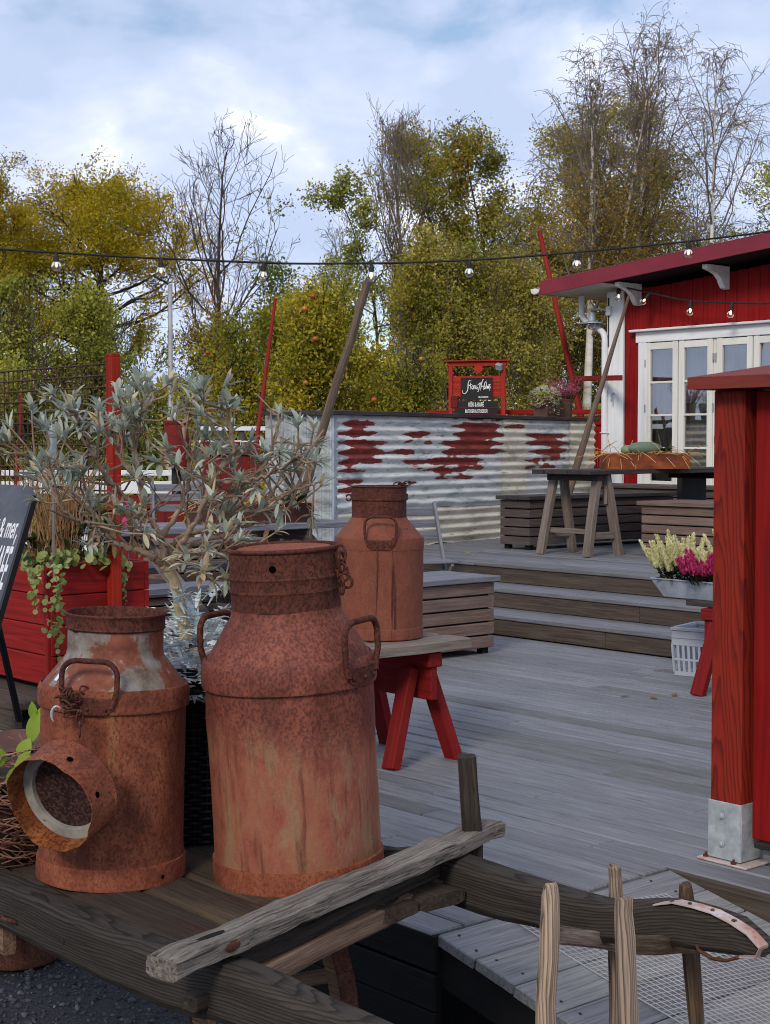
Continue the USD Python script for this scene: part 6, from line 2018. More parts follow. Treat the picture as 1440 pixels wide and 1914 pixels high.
def celosia(label, cx, cy, n, hmin, hmax, mat, spread, seed, dark=True):
    t = thing('celosia', label, 'flowers', W(za + cx, zv + cy, ZB + THh - 0.015))
    q = np.random.default_rng(seed)
    gl, gp = G(), G()
    for k in range(n):
        an, rr = q.uniform(0, 2 * PI), math.sqrt(q.uniform(0, 1))
        d = np.array([math.cos(an) * rr * 0.75, math.sin(an) * rr * 0.5, 1.0])
        d /= np.linalg.norm(d)
        L = q.uniform(hmin, hmax)
        b = np.array([math.cos(an) * rr * spread, math.sin(an) * rr * spread * 0.6, 0])
        tip = b + d * L
        tube(gl, [b, b + d * L * 0.5], 0.0022, 3, caps=False, tone=0.4)
        for j in range(5):
            a2 = q.uniform(0, 2 * PI)
            blade(gl, b + d * L * q.uniform(0.05, 0.45), (math.cos(a2), math.sin(a2), q.uniform(0.2, 1.0)), q.uniform(0.04, 0.07), 0.02, 0.3, q.uniform(0, 1), seg=2)
        m = 150
        for j in range(m):
            s_ = q.uniform(0, 1)
            w_ = 0.017 * (1 - s_) ** 0.6 + 0.002
            a2 = q.uniform(0, 2 * PI)
            c = b + d * L * (0.42 + 0.58 * s_) + np.array([math.cos(a2), math.sin(a2), 0]) * w_ * q.uniform(0.5, 1)
            blade(gp, c, (math.cos(a2) * 0.5, math.sin(a2) * 0.5, 1.0), 0.017, 0.010, 0.0, q.uniform(0, 1), seg=2)
    put(t, 'leaves', gl, 'leaf_dark', kind='stuff')
    put(t, 'plumes', gp, mat, kind='stuff')


celosia('cream plumed flowers at the left end of the zinc tray', 0.15, 0.12, 44, 0.14, 0.27, 'plume_cream', 0.14, 61)
celosia('pink plumed flowers in the zinc tray beside the red post', 0.35, 0.05, 44, 0.10, 0.19, 'plume_pink', 0.10, 62)
celosia('cream plumed flowers at the back of the zinc tray behind the pink ones', 0.44, 0.20, 26, 0.20, 0.30, 'plume_cream', 0.13, 63)
cc = atz(1262, 1262, DZ)
cq = AV(cc[0], cc[1])
crate = thing('plastic_crate', 'pale grey slotted plastic crate on the deck behind the right sawhorse', 'crate', W(cq[0], cq[1], DZ), ROT + 14)
CL, CW_, CH = 0.40, 0.30, 0.265
for (ox, oy, L, rz) in ((0, 0, CL, 0), (CL, 0, CW_, 90), (CL, CW_, CL, 180), (0, CW_, CW_, 270)):
    M = rotv([0, 0, 1], rz)
    tl = np.array([0, -0.045, 1.0])
    gg = G()
    def wp(x, y, z):      # walls lean outwards
        return M @ np.array([x + (x - L / 2) * 0.10 * z / CH, y - 0.10 * z * 0.45, z]) + np.array([ox, oy, 0])
    n = 27
    for i in range(n + 1):
        x = L * i / n
        if i % 2 == 0 or i in (0, n):
            bar(gg, wp(x, 0, 0.02), wp(x, 0, CH * 0.66), L / n * 1.05, 0.004, up=M @ np.array([0, -1.0, 0]), b=0.0008)
    for zz, h, t in ((0.012, 0.024, 0.005), (0.09, 0.012, 0.005), (CH * 0.80, CH * 0.33, 0.004), (CH * 0.98, 0.016, 0.02), (CH * 0.80, 0.008, 0.014)):
        bar(gg, wp(0, 0, zz), wp(L, 0, zz), t, h, b=0.001)
    put(crate, 'slotted_wall', gg, 'plastic_grey')
gg = G()
box(gg, (CL / 2, CW_ / 2, 0.012), (CL, CW_, 0.006))
put(crate, 'bottom', gg, 'plastic_grey')

# ------------------------------------------------------------------ pots on the counter
def counter_pt(px, back):
    k = (px - 720) / 2880
    cb, sb_ = math.cos(math.radians(KROT)), math.sin(math.radians(KROT))
    ox, oy = KX - sb_ * back, KY + cb * back
    t = (k * oy - ox) / (cb - k * sb_)
    return np.array([ox + cb * t, oy + sb_ * t, KT + 0.039])


cp1 = counter_pt(1018, 0.22)
pot1 = thing('square_pot', 'square brown pot of pale trailing flowers on the corrugated counter', 'plant pot', cp1, KROT)
gg = G()
lathe(gg, [(0, 0), (0.105, 0), (0.135, 0.19), (0.122, 0.19), (0.118, 0.16), (0, 0.16)], 4, rotv([0, 0, 1], 45))
put(pot1, 'pot', gg, 'pot_brown')
gg = G()
for k in range(420):
    d = rng.normal(0, 1, 3)
    d /= np.linalg.norm(d)
    c = np.array([0.0, 0, 0.20]) + d * [0.17, 0.15, 0.10]
    blade(gg, c, d + [0, 0, 0.3], 0.028, 0.02, 0.2, rng.uniform(0, 1), seg=2)
for k in range(40):
    blade(gg, (rng.uniform(-.12, .12), -0.11 - rng.uniform(0, .03), rng.uniform(0.03, 0.2)), rng.normal(0, 1, 3), 0.02, 0.016, 0.2, rng.uniform(0, 1), seg=2)
put(pot1, 'flowers', gg, 'blossom', kind='stuff')
gg = G()
for k in range(160):
    d = rng.normal(0, 1, 3)
    blade(gg, np.array([0, 0, 0.19]) + d * [0.06, 0.06, 0.02], d, 0.05, 0.02, 0.2, rng.uniform(0, 1), seg=2)
put(pot1, 'foliage', gg, 'leaf_olive', kind='stuff')
cp2 = counter_pt(1053, 0.2)
pot2 = thing('round_pot', 'round brown pot of pink heather on the corrugated counter', 'plant pot', cp2)
gg = G()
lathe(gg, [(0, 0), (0.085, 0), (0.098, 0.17), (0.104, 0.172), (0.104, 0.19), (0.09, 0.19), (0.085, 0.15), (0, 0.15)], 28)
put(pot2, 'pot', gg, 'pot_brown', split=40)
gg, gs = G(), G()
for k in range(90):
    an, rr = rng.uniform(0, 2 * PI), math.sqrt(rng.uniform(0, 1))
    d = np.array([math.cos(an) * rr * 0.7, math.sin(an) * rr * 0.7, 1.0])
    L = rng.uniform(0.13, 0.26)
    b = np.array([math.cos(an) * rr * .08, math.sin(an) * rr * .08, 0.15])
    tube(gs, [b, b + d * L * 0.5], 0.002, 3, caps=False, tone=0.3)
    for j in range(16):
        s_ = rng.uniform(0.3, 1)
        a2 = rng.uniform(0, 2 * PI)
        blade(gg, b + d * L * s_, (math.cos(a2), math.sin(a2), 1), 0.018, 0.011, 0, rng.uniform(0, 1), seg=2)
put(pot2, 'stems', gs, 'leaf_dark', kind='stuff')
put(pot2, 'heather', gg, 'heather', kind='stuff')
cp3 = at(613, 900, 14.6)

# ------------------------------------------------------------------ black wicker basket with dusty miller and the silver shrub
bc = np.array([(362 - 720) / 2880 * 3.56, 3.56, CT + 0.001])
bask = thing('wicker_basket', 'tall black wicker basket standing between the two front cans on the cart', 'basket', bc)
gg = G()
BHh = 0.36
rad_at = lambda zz: 0.118 + 0.042 * (zz / BHh)  # noqa: E731
ns_ = 30
for k in range(40):
    zz = 0.006 + k * BHh / 40
    t = np.linspace(0, 2 * PI, 120, endpoint=False)
    rr = rad_at(zz) + 0.0035 * np.cos(t * ns_ / 2 + (k % 2) * PI)
    tube(gg, np.stack([rr * np.cos(t), rr * np.sin(t), zz + 0.001 * np.sin(t * 3 + k)], 1), 0.0044, 4, closed=True)
put(bask, 'weave', gg, 'wicker')
gg = G()
for k in range(ns_):
    t = 2 * PI * k / ns_
    tube(gg, [(rad_at(0) * math.cos(t), rad_at(0) * math.sin(t), 0), (rad_at(BHh) * math.cos(t), rad_at(BHh) * math.sin(t), BHh)], 0.003, 4)
put(bask, 'stakes', gg, 'wicker')
gg = G()
lathe(gg, [(0, 0.003), (0.112, 0.003), (0.152, BHh - 0.03), (0, BHh - 0.03)], 30)
put(bask, 'liner', gg, 'black_void')
mil = thing('dusty_miller', 'frosty white lobed foliage filling the black basket', 'plant', bc + [0, 0, BHh - 0.03])
gg = G()
q = np.random.default_rng(17)
mill = []
for k in range(330):
    an = q.uniform(0, 2 * PI)
    rr = 0.17 * math.sqrt(q.uniform(0.0, 1))
    hh = 0.02 + 0.20 * (1 - (rr / 0.2) ** 2) * q.uniform(0.35, 1.0) - 0.12 * (rr / 0.16) ** 3 * q.uniform(0, 1)
    b = np.array([math.cos(an) * rr, math.sin(an) * rr, hh])
    d = np.array([math.cos(an) * (0.3 + rr * 5), math.sin(an) * (0.3 + rr * 5), q.uniform(0.0, 1.0)])
    d /= np.linalg.norm(d)
    L = q.uniform(0.05, 0.085)
    tn = q.uniform(0, 1)
    M = basis(d)
    lv = [(b, d, L, 0.014, 0.25, tn)]
    for j in range(3):
        for sgn in (-1, 1):
            s_ = 0.3 + 0.22 * j
            lv.append((b + M[:, 0] * L * s_ - [0, 0, 0.25 * L * s_ ** 2], M[:, 0] * 0.7 + M[:, 1] * sgn, L * (0.42 - 0.06 * j), 0.013, 0.2, min(1, max(0, tn + q.normal(0, .1)))))
    mill.append((lambda g, lv=lv: [blade(g, *x, seg=2) for x in lv], (), {}))
mill.sort(key=lambda m_: m_[0].__defaults__[0][0][0][1])
blades(mil, 'leaf', mill, 'leaf_dusty')


shrub = thing('silver_shrub', 'small silver leaved shrub with a bare stem growing from the black basket', 'shrub')
q = np.random.default_rng(29)
SY = 3.58
S = lambda px, py, y=SY: at(px, py, y)  # noqa: E731
gt, gb = G(), G()
trunk = [S(349, 1195), S(340, 1150), S(331, 1105), S(322, 1078), S(306, 1062)]
tube(gt, PI_(np.arange(5), np.array(trunk))(np.linspace(0, 4, 20)), np.linspace(0.0150, 0.0125, 20) * (1 + 0.08 * np.sin(np.arange(20) * 1.3)), 9)
put(shrub, 'trunk', gt, 'bark_silver', smooth=True)
mains = [
    ([(306, 1062), (285, 1040), (245, 1025), (215, 1015), (185, 985), (150, 975), (120, 950), (95, 900)], -0.10, .0085),
    ([(314, 1066), (318, 1030), (345, 1000), (400, 985), (440, 960), (490, 950), (540, 925), (590, 905), (605, 897)], 0.10, .0075),
    ([(308, 1062), (300, 1000), (270, 950), (262, 900), (250, 840), (262, 780), (292, 740), (270, 705)], 0.05, .0085),
    ([(310, 1060), (345, 1010), (370, 960), (400, 900), (440, 840), (430, 780), (415, 745), (428, 718)], -0.06, .008),
    ([(330, 1040), (380, 1010), (430, 1000), (470, 980), (515, 975), (545, 940), (570, 890), (560, 840)], 0.16, .006),
    ([(275, 960), (220, 920), (190, 880), (170, 830), (150, 790), (130, 770)], -0.14, .0065),
    ([(262, 900), (230, 860), (215, 800), (215, 760), (225, 735)], 0.12, .006),
    ([(370, 960), (420, 930), (480, 890), (510, 840), (520, 790), (500, 765)], 0.1, .006),
    ([(300, 1010), (345, 940), (350, 880), (345, 820), (350, 770), (340, 740)], 0.02, .007),
    ([(215, 1015), (180, 960), (130, 920), (90, 880), (60, 860)], 0.05, .0055),
    ([(400, 900), (470, 900), (530, 870), (560, 850)], -0.1, .005),
    ([(322, 1050), (360, 1030), (400, 1030), (440, 1050), (470, 1062)], -0.12, .005),
    ([(300, 1040), (320, 1055), (345, 1070), (380, 1062)], -0.1, .004),
]
tips = []
for pts, dy, r in mains:
    n = len(pts)
    P = np.array([S(x + q.normal(0, 3), y, SY + dy * (i / (n - 1)) * 1.6 + q.normal(0, 0.012)) for i, (x, y) in enumerate(pts)])
    cv = PI_(np.arange(n), P)
    u = np.linspace(0, n - 1, 7 * n)
    C = cv(u) + q.normal(0, 0.0022, (len(u), 3))
    tube(gb, C, np.linspace(r, 0.0022, len(u)) * q.uniform(0.85, 1.2, len(u)), 6)
    tips.append((C[-1], C[-1] - C[-6], 1.0))
    for k in range(int(3.0 * n)):
        i = int(q.uniform(0.2, 0.98) * (len(u) - 1))
        tan = C[min(i + 1, len(u) - 1)] - C[i - 1]
        tan /= np.linalg.norm(tan)
        d = tan * 0.6 + q.normal(0, 0.65, 3) + [0, 0, 0.35]
        d /= np.linalg.norm(d)
        L = q.uniform(0.04, 0.135)
        m = C[i] + d * L * 0.5 + q.normal(0, 0.006, 3)
        e = C[i] + d * L + [0, 0, 0.012]
        pyy = 835 - (e[2] - CAM_Z) * 2880 / e[1]
        if (720 + e[0] / e[1] * 2880) > 610 or pyy < 700:
            continue
        tube(gb, [C[i], m, e], [0.0030, 0.0024, 0.0018], 5)
        tips.append((e, e - m, q.uniform(0.6, 1.0)))
        if q.uniform() < 0.5:
            d2_ = d + q.normal(0, 0.6, 3)
            e2 = m + d2_ / np.linalg.norm(d2_) * L * 0.6
            tube(gb, [m, e2], [0.0022, 0.0015], 4)
            tips.append((e2, e2 - m, q.uniform(0.5, 0.9)))
put(shrub, 'branches', gb, 'bark_twig', smooth=True)
leaves = []
tips = [t for t in tips]
for (e, d, k) in tips:
    low = e[2] < 1.30
    if (low and q.uniform() < 0.6) or (1.30 < e[2] < 1.5 and q.uniform() < 0.5) or (e[2] >= 1.5 and q.uniform() < 0.08) or (e[0] / e[1] > -0.085 and q.uniform() < 0.35):
        continue
    d = d / np.linalg.norm(d)
    M = basis(d)
    nl = int(q.integers(6, 12))
    for j in range(nl):
        a = j * 2.4 + q.uniform(-.4, .4)
        s_ = q.uniform(0, 1)
        dd = d * (0.35 + 0.9 * s_) + (M[:, 1] * math.cos(a) + M[:, 2] * math.sin(a)) * (1.1 - 0.55 * s_) + [0, 0, 0.25]
        L = q.uniform(0.020, 0.046) * (0.8 + 0.3 * k)
        tn = q.beta(2.2, 2.6) * 0.9 if q.uniform() > (0.12 if e[2] > 1.45 else 0.3) else q.uniform(0.9, 1)
        leaves.append((e - d * 0.018 * (1 - s_), dd, L, L * q.uniform(0.22, 0.36), q.uniform(-0.25, 0.6), min(1.0, tn)))
order = sorted(range(len(leaves)), key=lambda i: leaves[i][0][1])
for i in order[:290]:
    gg = G()
    p, dd, L, w, b_, tn = leaves[i]
    blade(gg, p, dd, L, w, b_, tn, seg=5, cup=0.5)
    put(shrub, 'leaf', gg, 'leaf_silver', smooth=True)
gg = G()
for i in order[290:]:
    p, dd, L, w, b_, tn = leaves[i]
    blade(gg, p, dd, L, w, b_, tn, seg=5, cup=0.5)
put(shrub, 'foliage', gg, 'leaf_silver', smooth=True, kind='stuff')
gg = G()
for (x, y) in ((232, 965), (243, 975), (222, 1000), (250, 1010), (180, 985), (420, 1020), (500, 1000)):
    for k in range(3):
        blade(gg, S(x + q.normal(0, 5), y + q.normal(0, 8), SY - 0.04), (q.normal(0, .6), q.normal(0, .5), -1), 0.036, 0.013, 0.3, q.uniform(0, 1))
put(shrub, 'dry_leaves', gg, 'leaf_dry', kind='stuff')

# nest planter with green leaves at the left edge of the cart
nc = at(-12, 1500, 3.33)
nest = thing('twig_planter', 'round planter woven of thin brown twigs at the left edge of the cart', 'planter', (nc[0], nc[1], CT))
gg = G()
for k in range(260):
    a0 = q.uniform(0, 2 * PI)
    zz = q.uniform(0.005, 0.21)
    R_ = 0.085 + 0.03 * math.sin(zz / 0.21 * PI) + q.normal(0, 0.006)
    n = 7
    ts = a0 + np.linspace(0, q.uniform(0.5, 1.6), n)
    dz = np.linspace(0, q.normal(0, 0.05), n) + 0.008 * np.sin(np.linspace(0, 5, n) + k)
    rr = R_ + 0.008 * np.sin(np.linspace(0, 6, n) + k * 1.7)
    rr[-1] += q.uniform(0, 0.02)
    tube(gg, np.stack([rr * np.cos(ts), rr * np.sin(ts), np.clip(zz + dz, 0.004, 0.25)], 1), q.uniform(0.0011, 0.0021), 4, caps=False)
put(nest, 'twigs', gg, 'twig_nest', kind='stuff')
gg = G()
lathe(gg, [(0, 0.0), (0.08, 0.0), (0.095, 0.1), (0.08, 0.185), (0, 0.185)], 24)
put(nest, 'filling', gg, 'earth')
bowl = thing('shell_bowl', 'shallow dull purple dish lying behind the twig planter', 'dish', (at(30, 1404, 3.55)[0], 3.55, at(30, 1404, 3.55)[2]))
gg = G()
lathe(gg, [(0, 0.002), (0.05, 0.004), (0.075, 0.016), (0.082, 0.026), (0.078, 0.026), (0.05, 0.010), (0, 0.008)], 36, M=rotv([1, 0, 0], 8))
put(bowl, 'dish', gg, 'pot_brown', split=40)
gl = thing('leafy_plant', 'bright green broad leaves sprouting from the twig planter', 'plant')
gg = G()
for (x, y, yy, dx, dz, L, w, tn) in ((58, 1385, 3.36, 0.25, 1.0, 0.075, 0.034, 0.8), (64, 1345, 3.36, -0.1, 1, 0.04, 0.02, 0.6), (2, 1432, 3.25, -0.2, 0.6, 0.05, 0.04, 0.5), (28, 1437, 3.24, 0.9, 0.35, 0.055, 0.045, 0.7), (12, 1455, 3.22, 0.3, 0.1, 0.05, 0.04, 0.4), (0, 1470, 3.24, -0.6, -0.1, 0.05, 0.04, 0.3), (-20, 1440, 3.28, -0.7, 0.7, 0.06, 0.04, 0.6), (40, 1420, 3.3, 0.4, 1.2, 0.05, 0.035, 0.9)):
    gg = G()
    blade(gg, at(x, y, yy), (dx, -0.25, dz), L, w, 0.25, tn, seg=5, cup=0.3, up=(0, -1, 0.6))
    put(gl, 'leaf', gg, 'leaf_fresh', smooth=True)
gg = G()
tube(gg, [at(50, 1420, 3.36), at(60, 1385, 3.36)], 0.003, 5, tone=0.7)
put(gl, 'stem', gg, 'leaf_fresh', smooth=True)

# ------------------------------------------------------------------ planting in the red planter
pl_ = thing('trailing_plant', 'pale green round leaved plant trailing over the red planter edge', 'plant')
gg, gs = G(), G()


def disc(g, p, n, r, tone, q=q):
    M = basis(n)
    an = np.linspace(0, 2 * PI, 8, endpoint=False)
    V = np.array([M @ np.array([0.10 * r * math.cos(2 * a), r * math.cos(a), r * math.sin(a)]) for a in an] + [M @ np.array([-0.15 * r, 0, 0])]) + p
    g.add(V, [[i, (i + 1) % 8, 8] for i in range(8)], tone=tone)


ymid = plc[1]
trail = []
for k in range(150):      # the rim
    px = q.uniform(35, 232)
    y = ymid - 0.02 + (px - 97) * (0.0021 if px > 97 else -0.0030) + q.uniform(-0.06, 0.06)
    trail.append((disc, (at(px, q.normal(1046, 7), y), q.normal(0, 1, 3) + [0, -1, 0.8], q.uniform(0.012, 0.024), q.uniform(0.2, 1)), {}))
for (px, p0, p1, n, w, y) in ((104, 1055, 1195, 70, 8, -0.06), (72, 1060, 1090, 16, 8, 0.0), (66, 1060, 1165, 5, 3, 0.02), (230, 1050, 1128, 26, 6, 0.30), (112, 1195, 1240, 7, 3, -0.06), (62, 1060, 1120, 10, 4, 0.02)):
    P = [at(px + 3 * math.sin(j), p0 + (p1 - p0) * j / 6, ymid - 0.05 + y) for j in range(7)]
    tube(gs, P, 0.0022, 4)
    for k in range(n):
        s_ = q.uniform(0, 1)
        trail.append((disc, (at(px + q.normal(0, w), p0 + (p1 - p0) * s_, ymid - 0.07 + y + q.normal(0, 0.02)), q.normal(0, .7, 3) + [0, -1, 0.5], q.uniform(0.009, 0.017), q.uniform(0.2, 1)), {}))
blades(pl_, 'leaf', trail, 'leaf_lime')
put(pl_, 'stems', gs, 'leaf_dry')
gr = thing('tall_grass', 'tuft of tall tan ornamental grass in the red planter behind the chalk board', 'grass')
gg = G()
for k in range(230):
    x = q.normal(108, 26)
    b = at(x, 1046, ymid + 0.15 + q.uniform(-.08, .12))
    d = np.array([q.normal(0, 0.22), q.normal(0, 0.2), 1])
    L = q.uniform(0.25, 0.55)
    e = b + d * L
    m = (b + e) / 2 + [0, 0, 0.03]
    tube(gg, [b, m, e + [d[0] * .1, 0, -0.03]], [0.0022, 0.002, 0.0008], 3, caps=False, tone=q.uniform(0, 1))
put(gr, 'blades', gg, 'leaf_dry', kind='stuff')
hb = thing('leafy_plant', 'dark green leafy herb in the red planter beside the trellis post', 'plant')
gg = G()
for k in range(170):
    b = at(q.uniform(110, 225), q.uniform(955, 1040), ymid + 0.12 + q.uniform(-.1, .15))
    blade(gg, b, q.normal(0, 1, 3) + [0, -0.3, 0.5], q.uniform(0.04, 0.07), 0.028, 0.2, q.uniform(0, 1), seg=3)
for k in range(60):
    b = at(q.uniform(40, 100), q.uniform(1005, 1042), ymid + 0.12 + q.uniform(-.1, .15))
    blade(gg, b, q.normal(0, 1, 3) + [0, -0.3, 0.5], q.uniform(0.04, 0.06), 0.028, 0.2, q.uniform(0.4, 1), seg=3)
put(hb, 'leaves', gg, 'leaf_dark', kind='stuff')
fz = thing('flowering_plant', 'dark pink flowers seen through the shrub above the picnic table', 'flowers')
gg = G()
for k in range(70):
    b = at(q.uniform(208, 240), q.uniform(930, 985), 9.9 + q.uniform(-.1, .1))
    blade(gg, b, q.normal(0, 1, 3), 0.05, 0.04, 0.2, q.uniform(0, 1), seg=2)
put(fz, 'blossoms', gg, 'plume_pink', kind='stuff')

# ------------------------------------------------------------------ fallen leaves
for (px, py, zz) in ((1258, 1302, DZ), (1120, 1152, DZ + RH), (1228, 1308, DZ), (1160, 1303, DZ), (880, 1035, UZ), (890, 1037, UZ), (870, 1036, UZ), (1105, 1026, UZ)):
    p = atz(px, py, zz)
    if zz > DZ and zz < UZ:
        p = np.array([p[0], p[1], zz])
    gg = G()
    an = rng.uniform(0, 2 * PI)
    blade(gg, p + [0, 0, 0.004], (math.cos(an), math.sin(an), 0.05), rng.uniform(0.045, 0.06), 0.03, -0.12, rng.uniform(0.6, 1) if zz == UZ else rng.uniform(0, 0.3), seg=3)
    lb = {(1258, 1302): 'dark brown fallen leaf on the deck beside the right sawhorse foot', (1120, 1152): 'brown fallen leaf lying on a step tread', (1228, 1308): 'small curled brown leaf on the deck left of the right sawhorse', (1160, 1303): 'small dark leaf on the open deck between sawhorses',
          (1105, 1026): 'pale fallen leaf under the trestle table'}.get((px, py), 'yellow fallen leaf on the upper deck in front of the corrugated counter')
    put(None, 'fallen_leaf', gg, 'litter', label=lb, cat='leaf', group='yellow leaves on the upper deck' if 'yellow' in lb else 'fallen leaves on the decks')
# ------------------------------------------------------------------ trees
def skeleton(q, H, r0, subx=3, lean=(0, 0), crown0=0.3, nprim=14, prim_len=0.3, up=0.35, up2=0.1, levels=3, sub=(6, 5), ang=55, droop=0.0, wob=0.05, split=0, taper=0.12, shape='oval'):
    """Polylines (points, radii, level): trunk, limbs, branches, twigs."""
    out = []
    n = 14
    P = [np.zeros(3)]
    d = np.array([lean[0], lean[1], 1.0])
    for i in range(n):
        d = d + np.r_[q.normal(0, wob, 2), 0]
        d /= np.linalg.norm(d)
        P.append(P[-1] + d * H / n)
    P = np.array(P)
    P *= H / P[-1, 2]
    R = r0 * (1 - (1 - taper) * np.linspace(0, 1, n + 1) ** 0.9)
    out.append((P, R, 0))

    def grow(p, d, L, r, lev):
        m = 6 if lev < 3 else 4
        Q = [p]
        for i in range(m):
            tropo = (up if lev == 1 else up2) - droop * (i / m) * (1.5 if lev >= 2 else 0.3)
            d = d + q.normal(0, 0.13 + 0.04 * lev, 3) + np.array([0, 0, tropo * 0.45])
            d = d / np.linalg.norm(d)
            Q.append(Q[-1] + d * L / m)
        Q = np.array(Q)
        out.append((Q, np.linspace(r, max(r * 0.3, 0.004), m + 1), lev))
        if lev < levels:
            for k in range((*sub, subx)[lev - 1]):
                t = q.uniform(0.25, 1.0) if lev > 1 else q.uniform(0.2, 1.0)
                i = min(int(t * m), m - 1)
                b = Q[i] + (Q[i + 1] - Q[i]) * (t * m - i)
                tan = Q[i + 1] - Q[i]
                tan /= np.linalg.norm(tan)
                pr = np.cross(tan, q.normal(0, 1, 3))
                pr /= np.linalg.norm(pr) + 1e-9
                a = math.radians(q.uniform(25, 60))
                grow(b, tan * math.cos(a) + pr * math.sin(a), L * q.uniform(0.3, 0.7) * (1.1 - 0.4 * t), max(r * 0.5 * (1 - 0.4 * t), 0.005), lev + 1)
    for k in range(nprim):
        t = crown0 + (1 - crown0) * (k + q.uniform(0, 1)) / nprim
        t = min(t, 0.985)
        i = int(t * n)
        b = P[i] + (P[i + 1] - P[i]) * (t * n - i)
        az = k * 2.4 + q.uniform(-.5, .5)
        s = (t - crown0) / (1 - crown0)
        prof = {'oval': math.sin(PI * min(1, 0.18 + 0.80 * s)) ** 0.7, 'cone': 1.05 - 0.85 * s, 'vase': 0.55 + 0.6 * s, 'dome': 1.0 - 0.55 * s ** 2.5}[shape]
        a = math.radians(ang * (1.05 - 0.5 * s) * q.uniform(0.8, 1.2))
        d = np.array([math.cos(az) * math.sin(a), math.sin(az) * math.sin(a), math.cos(a)])
        grow(b, d, H * prim_len * prof * q.uniform(0.6, 1.3), R[i] * 0.55, 1)
    return out


def leaf_quads(q, pts, size, jit, tones):
    """Many folded leaf faces at once: 2 triangles each side by side."""
    n = len(pts)
    a = q.normal(0, 1, (n, 3))
    a /= np.linalg.norm(a, axis=1, keepdims=True)
    b = np.cross(a, q.normal(0, 1, (n, 3)))
    b /= np.linalg.norm(b, axis=1, keepdims=True)
    c = np.cross(a, b)
    s = size * q.uniform(0.6, 1.35, (n, 1))
    p = pts + q.normal(0, 1, (n, 3)) * jit
    V = np.stack([p, p + a * s * 0.5 + b * s * 0.32 + c * s * 0.1, p + a * s, p + a * s * 0.5 - b * s * 0.32 + c * s * 0.1], 1).reshape(-1, 3)
    i = np.arange(n) * 4
    F = np.vstack([np.stack([i, i + 1, i + 2], 1), np.stack([i, i + 2, i + 3], 1)])
    return V, F, np.repeat(tones, 4)


def tree(name, label, px, y, top, seed, leaf=None, nleaf=0, lsize=0.1, bark='bark_dark', base=0.0, r0=0.10, group=None, leaf_lo=0.0, clump=0.0, jit=0.12, apples=0, cat='tree', twigr=1.0, minlev=2, leaf_hi=1.0, wide=1.0, dome=None, thin=1.0, pxtop=None, subx=3, **kw):
    q = np.random.default_rng(seed)
    nleaf, lsize = int(nleaf * 1.45), lsize * 0.8
    x = (px - 720) / 2880 * y
    H = at(px, top, y)[2] - base
    if pxtop is not None:
        kw['lean'] = (((pxtop - px) / 2880 * y) / H, 0)
    t = thing(name, label, cat, (x, y, base), 0, group)
    sk = skeleton(q, H, r0, subx=subx, **kw)
    kz = H / max(p[:, 2].max() for p, _, _ in sk)
    tr = sk[0][0] * kz
    cx = lambda p: np.stack([np.interp(p[:, 2], tr[:, 2], tr[:, i]) for i in (0, 1)] + [p[:, 2]], 1)  # noqa: E731
    sk = [(cx(p * kz) + (p * kz - cx(p * kz)) * [wide, wide, 1], r, l) for p, r, l in sk]
    gt, gb = G(), G()
    for P, R, lev in sk:
        if lev == 0:
            tube(gt, P, R, 9)
        elif lev == 1:
            tube(gb, P, np.maximum(R, 0.006 * twigr), 5, caps=False)
        else:
            tube(gb, P, np.maximum(R, 0.0048 * twigr), 3, caps=False)
    put(t, 'trunk', gt, bark, smooth=True)
    put(t, 'branches', gb, bark if bark != 'bark_birch' else 'twig_bare', smooth=True)
    if nleaf:
        src = [(P, lev) for P, R, lev in sk if lev >= minlev]
        P = np.vstack([p[1:] for p, _ in src])
        ids = np.concatenate([np.full(len(p) - 1, i) for i, (p, _) in enumerate(src)])
        w = np.ones(len(P))
        w *= (P[:, 2] > leaf_lo * H) * np.clip((leaf_hi * H - P[:, 2]) / (0.12 * H) + 0.03, 0.03, 1)
        if clump:      # patches of branches carry more leaves than others
            nz = meshkit.noise(P * 1.1 + seed)
            w *= np.clip((nz - clump) * 5, 0.02, 1)
        k = q.choice(len(P), nleaf, p=w / w.sum())
        if dome:      # leaves massed in clumps along an arching crown
            n, rx, rz, zc, m = dome
            u = q.normal(0, 1, (n, 3))
            u /= np.linalg.norm(u, axis=1, keepdims=True)
            u[:, 2] = np.abs(u[:, 2]) * 1.0 - 0.25
            cen = np.stack([u[:, 0] * rx, u[:, 1] * rx, zc + u[:, 2] * rz], 1) * q.uniform(0.72, 0.98, (n, 1)) ** [[1, 1, 0.3]]
            cc_ = q.integers(0, n, m)
            P = np.vstack([P, cen[cc_] + q.normal(0, 1, (m, 3)) * [0.30, 0.30, 0.17]])
            k = np.r_[k, len(P) - m + np.arange(m)]
            nleaf += m
        tones = np.clip(meshkit.noise(P[k] * 0.9 + seed * 3.3) * 0.55 + q.uniform(0, 1, nleaf) * 0.45 + q.normal(0, .05, nleaf), 0, 1)
        V, F, tn = leaf_quads(q, P[k], lsize, jit, tones)
        g = G()
        g.add(V, F, tone=tn)
        put(t, 'crown', g, leaf, kind='stuff')
    for k in range(apples):
        P = sk[int(q.integers(len(sk)))][0]
        c = P[int(q.integers(len(P)))] + [0, -0.5 * q.uniform(0.2, 1), 0]
        if c[2] < 1.2:
            continue
        g = G()
        ellipsoid(g, c, (0.034, 0.034, 0.031), 1)
        g.t[0] = np.full(len(g.v[0]), q.uniform(0, 1))
        put(t, 'apple', g, 'apple_skin', smooth=True)
    return t


BG = 'tall trees behind the yard'
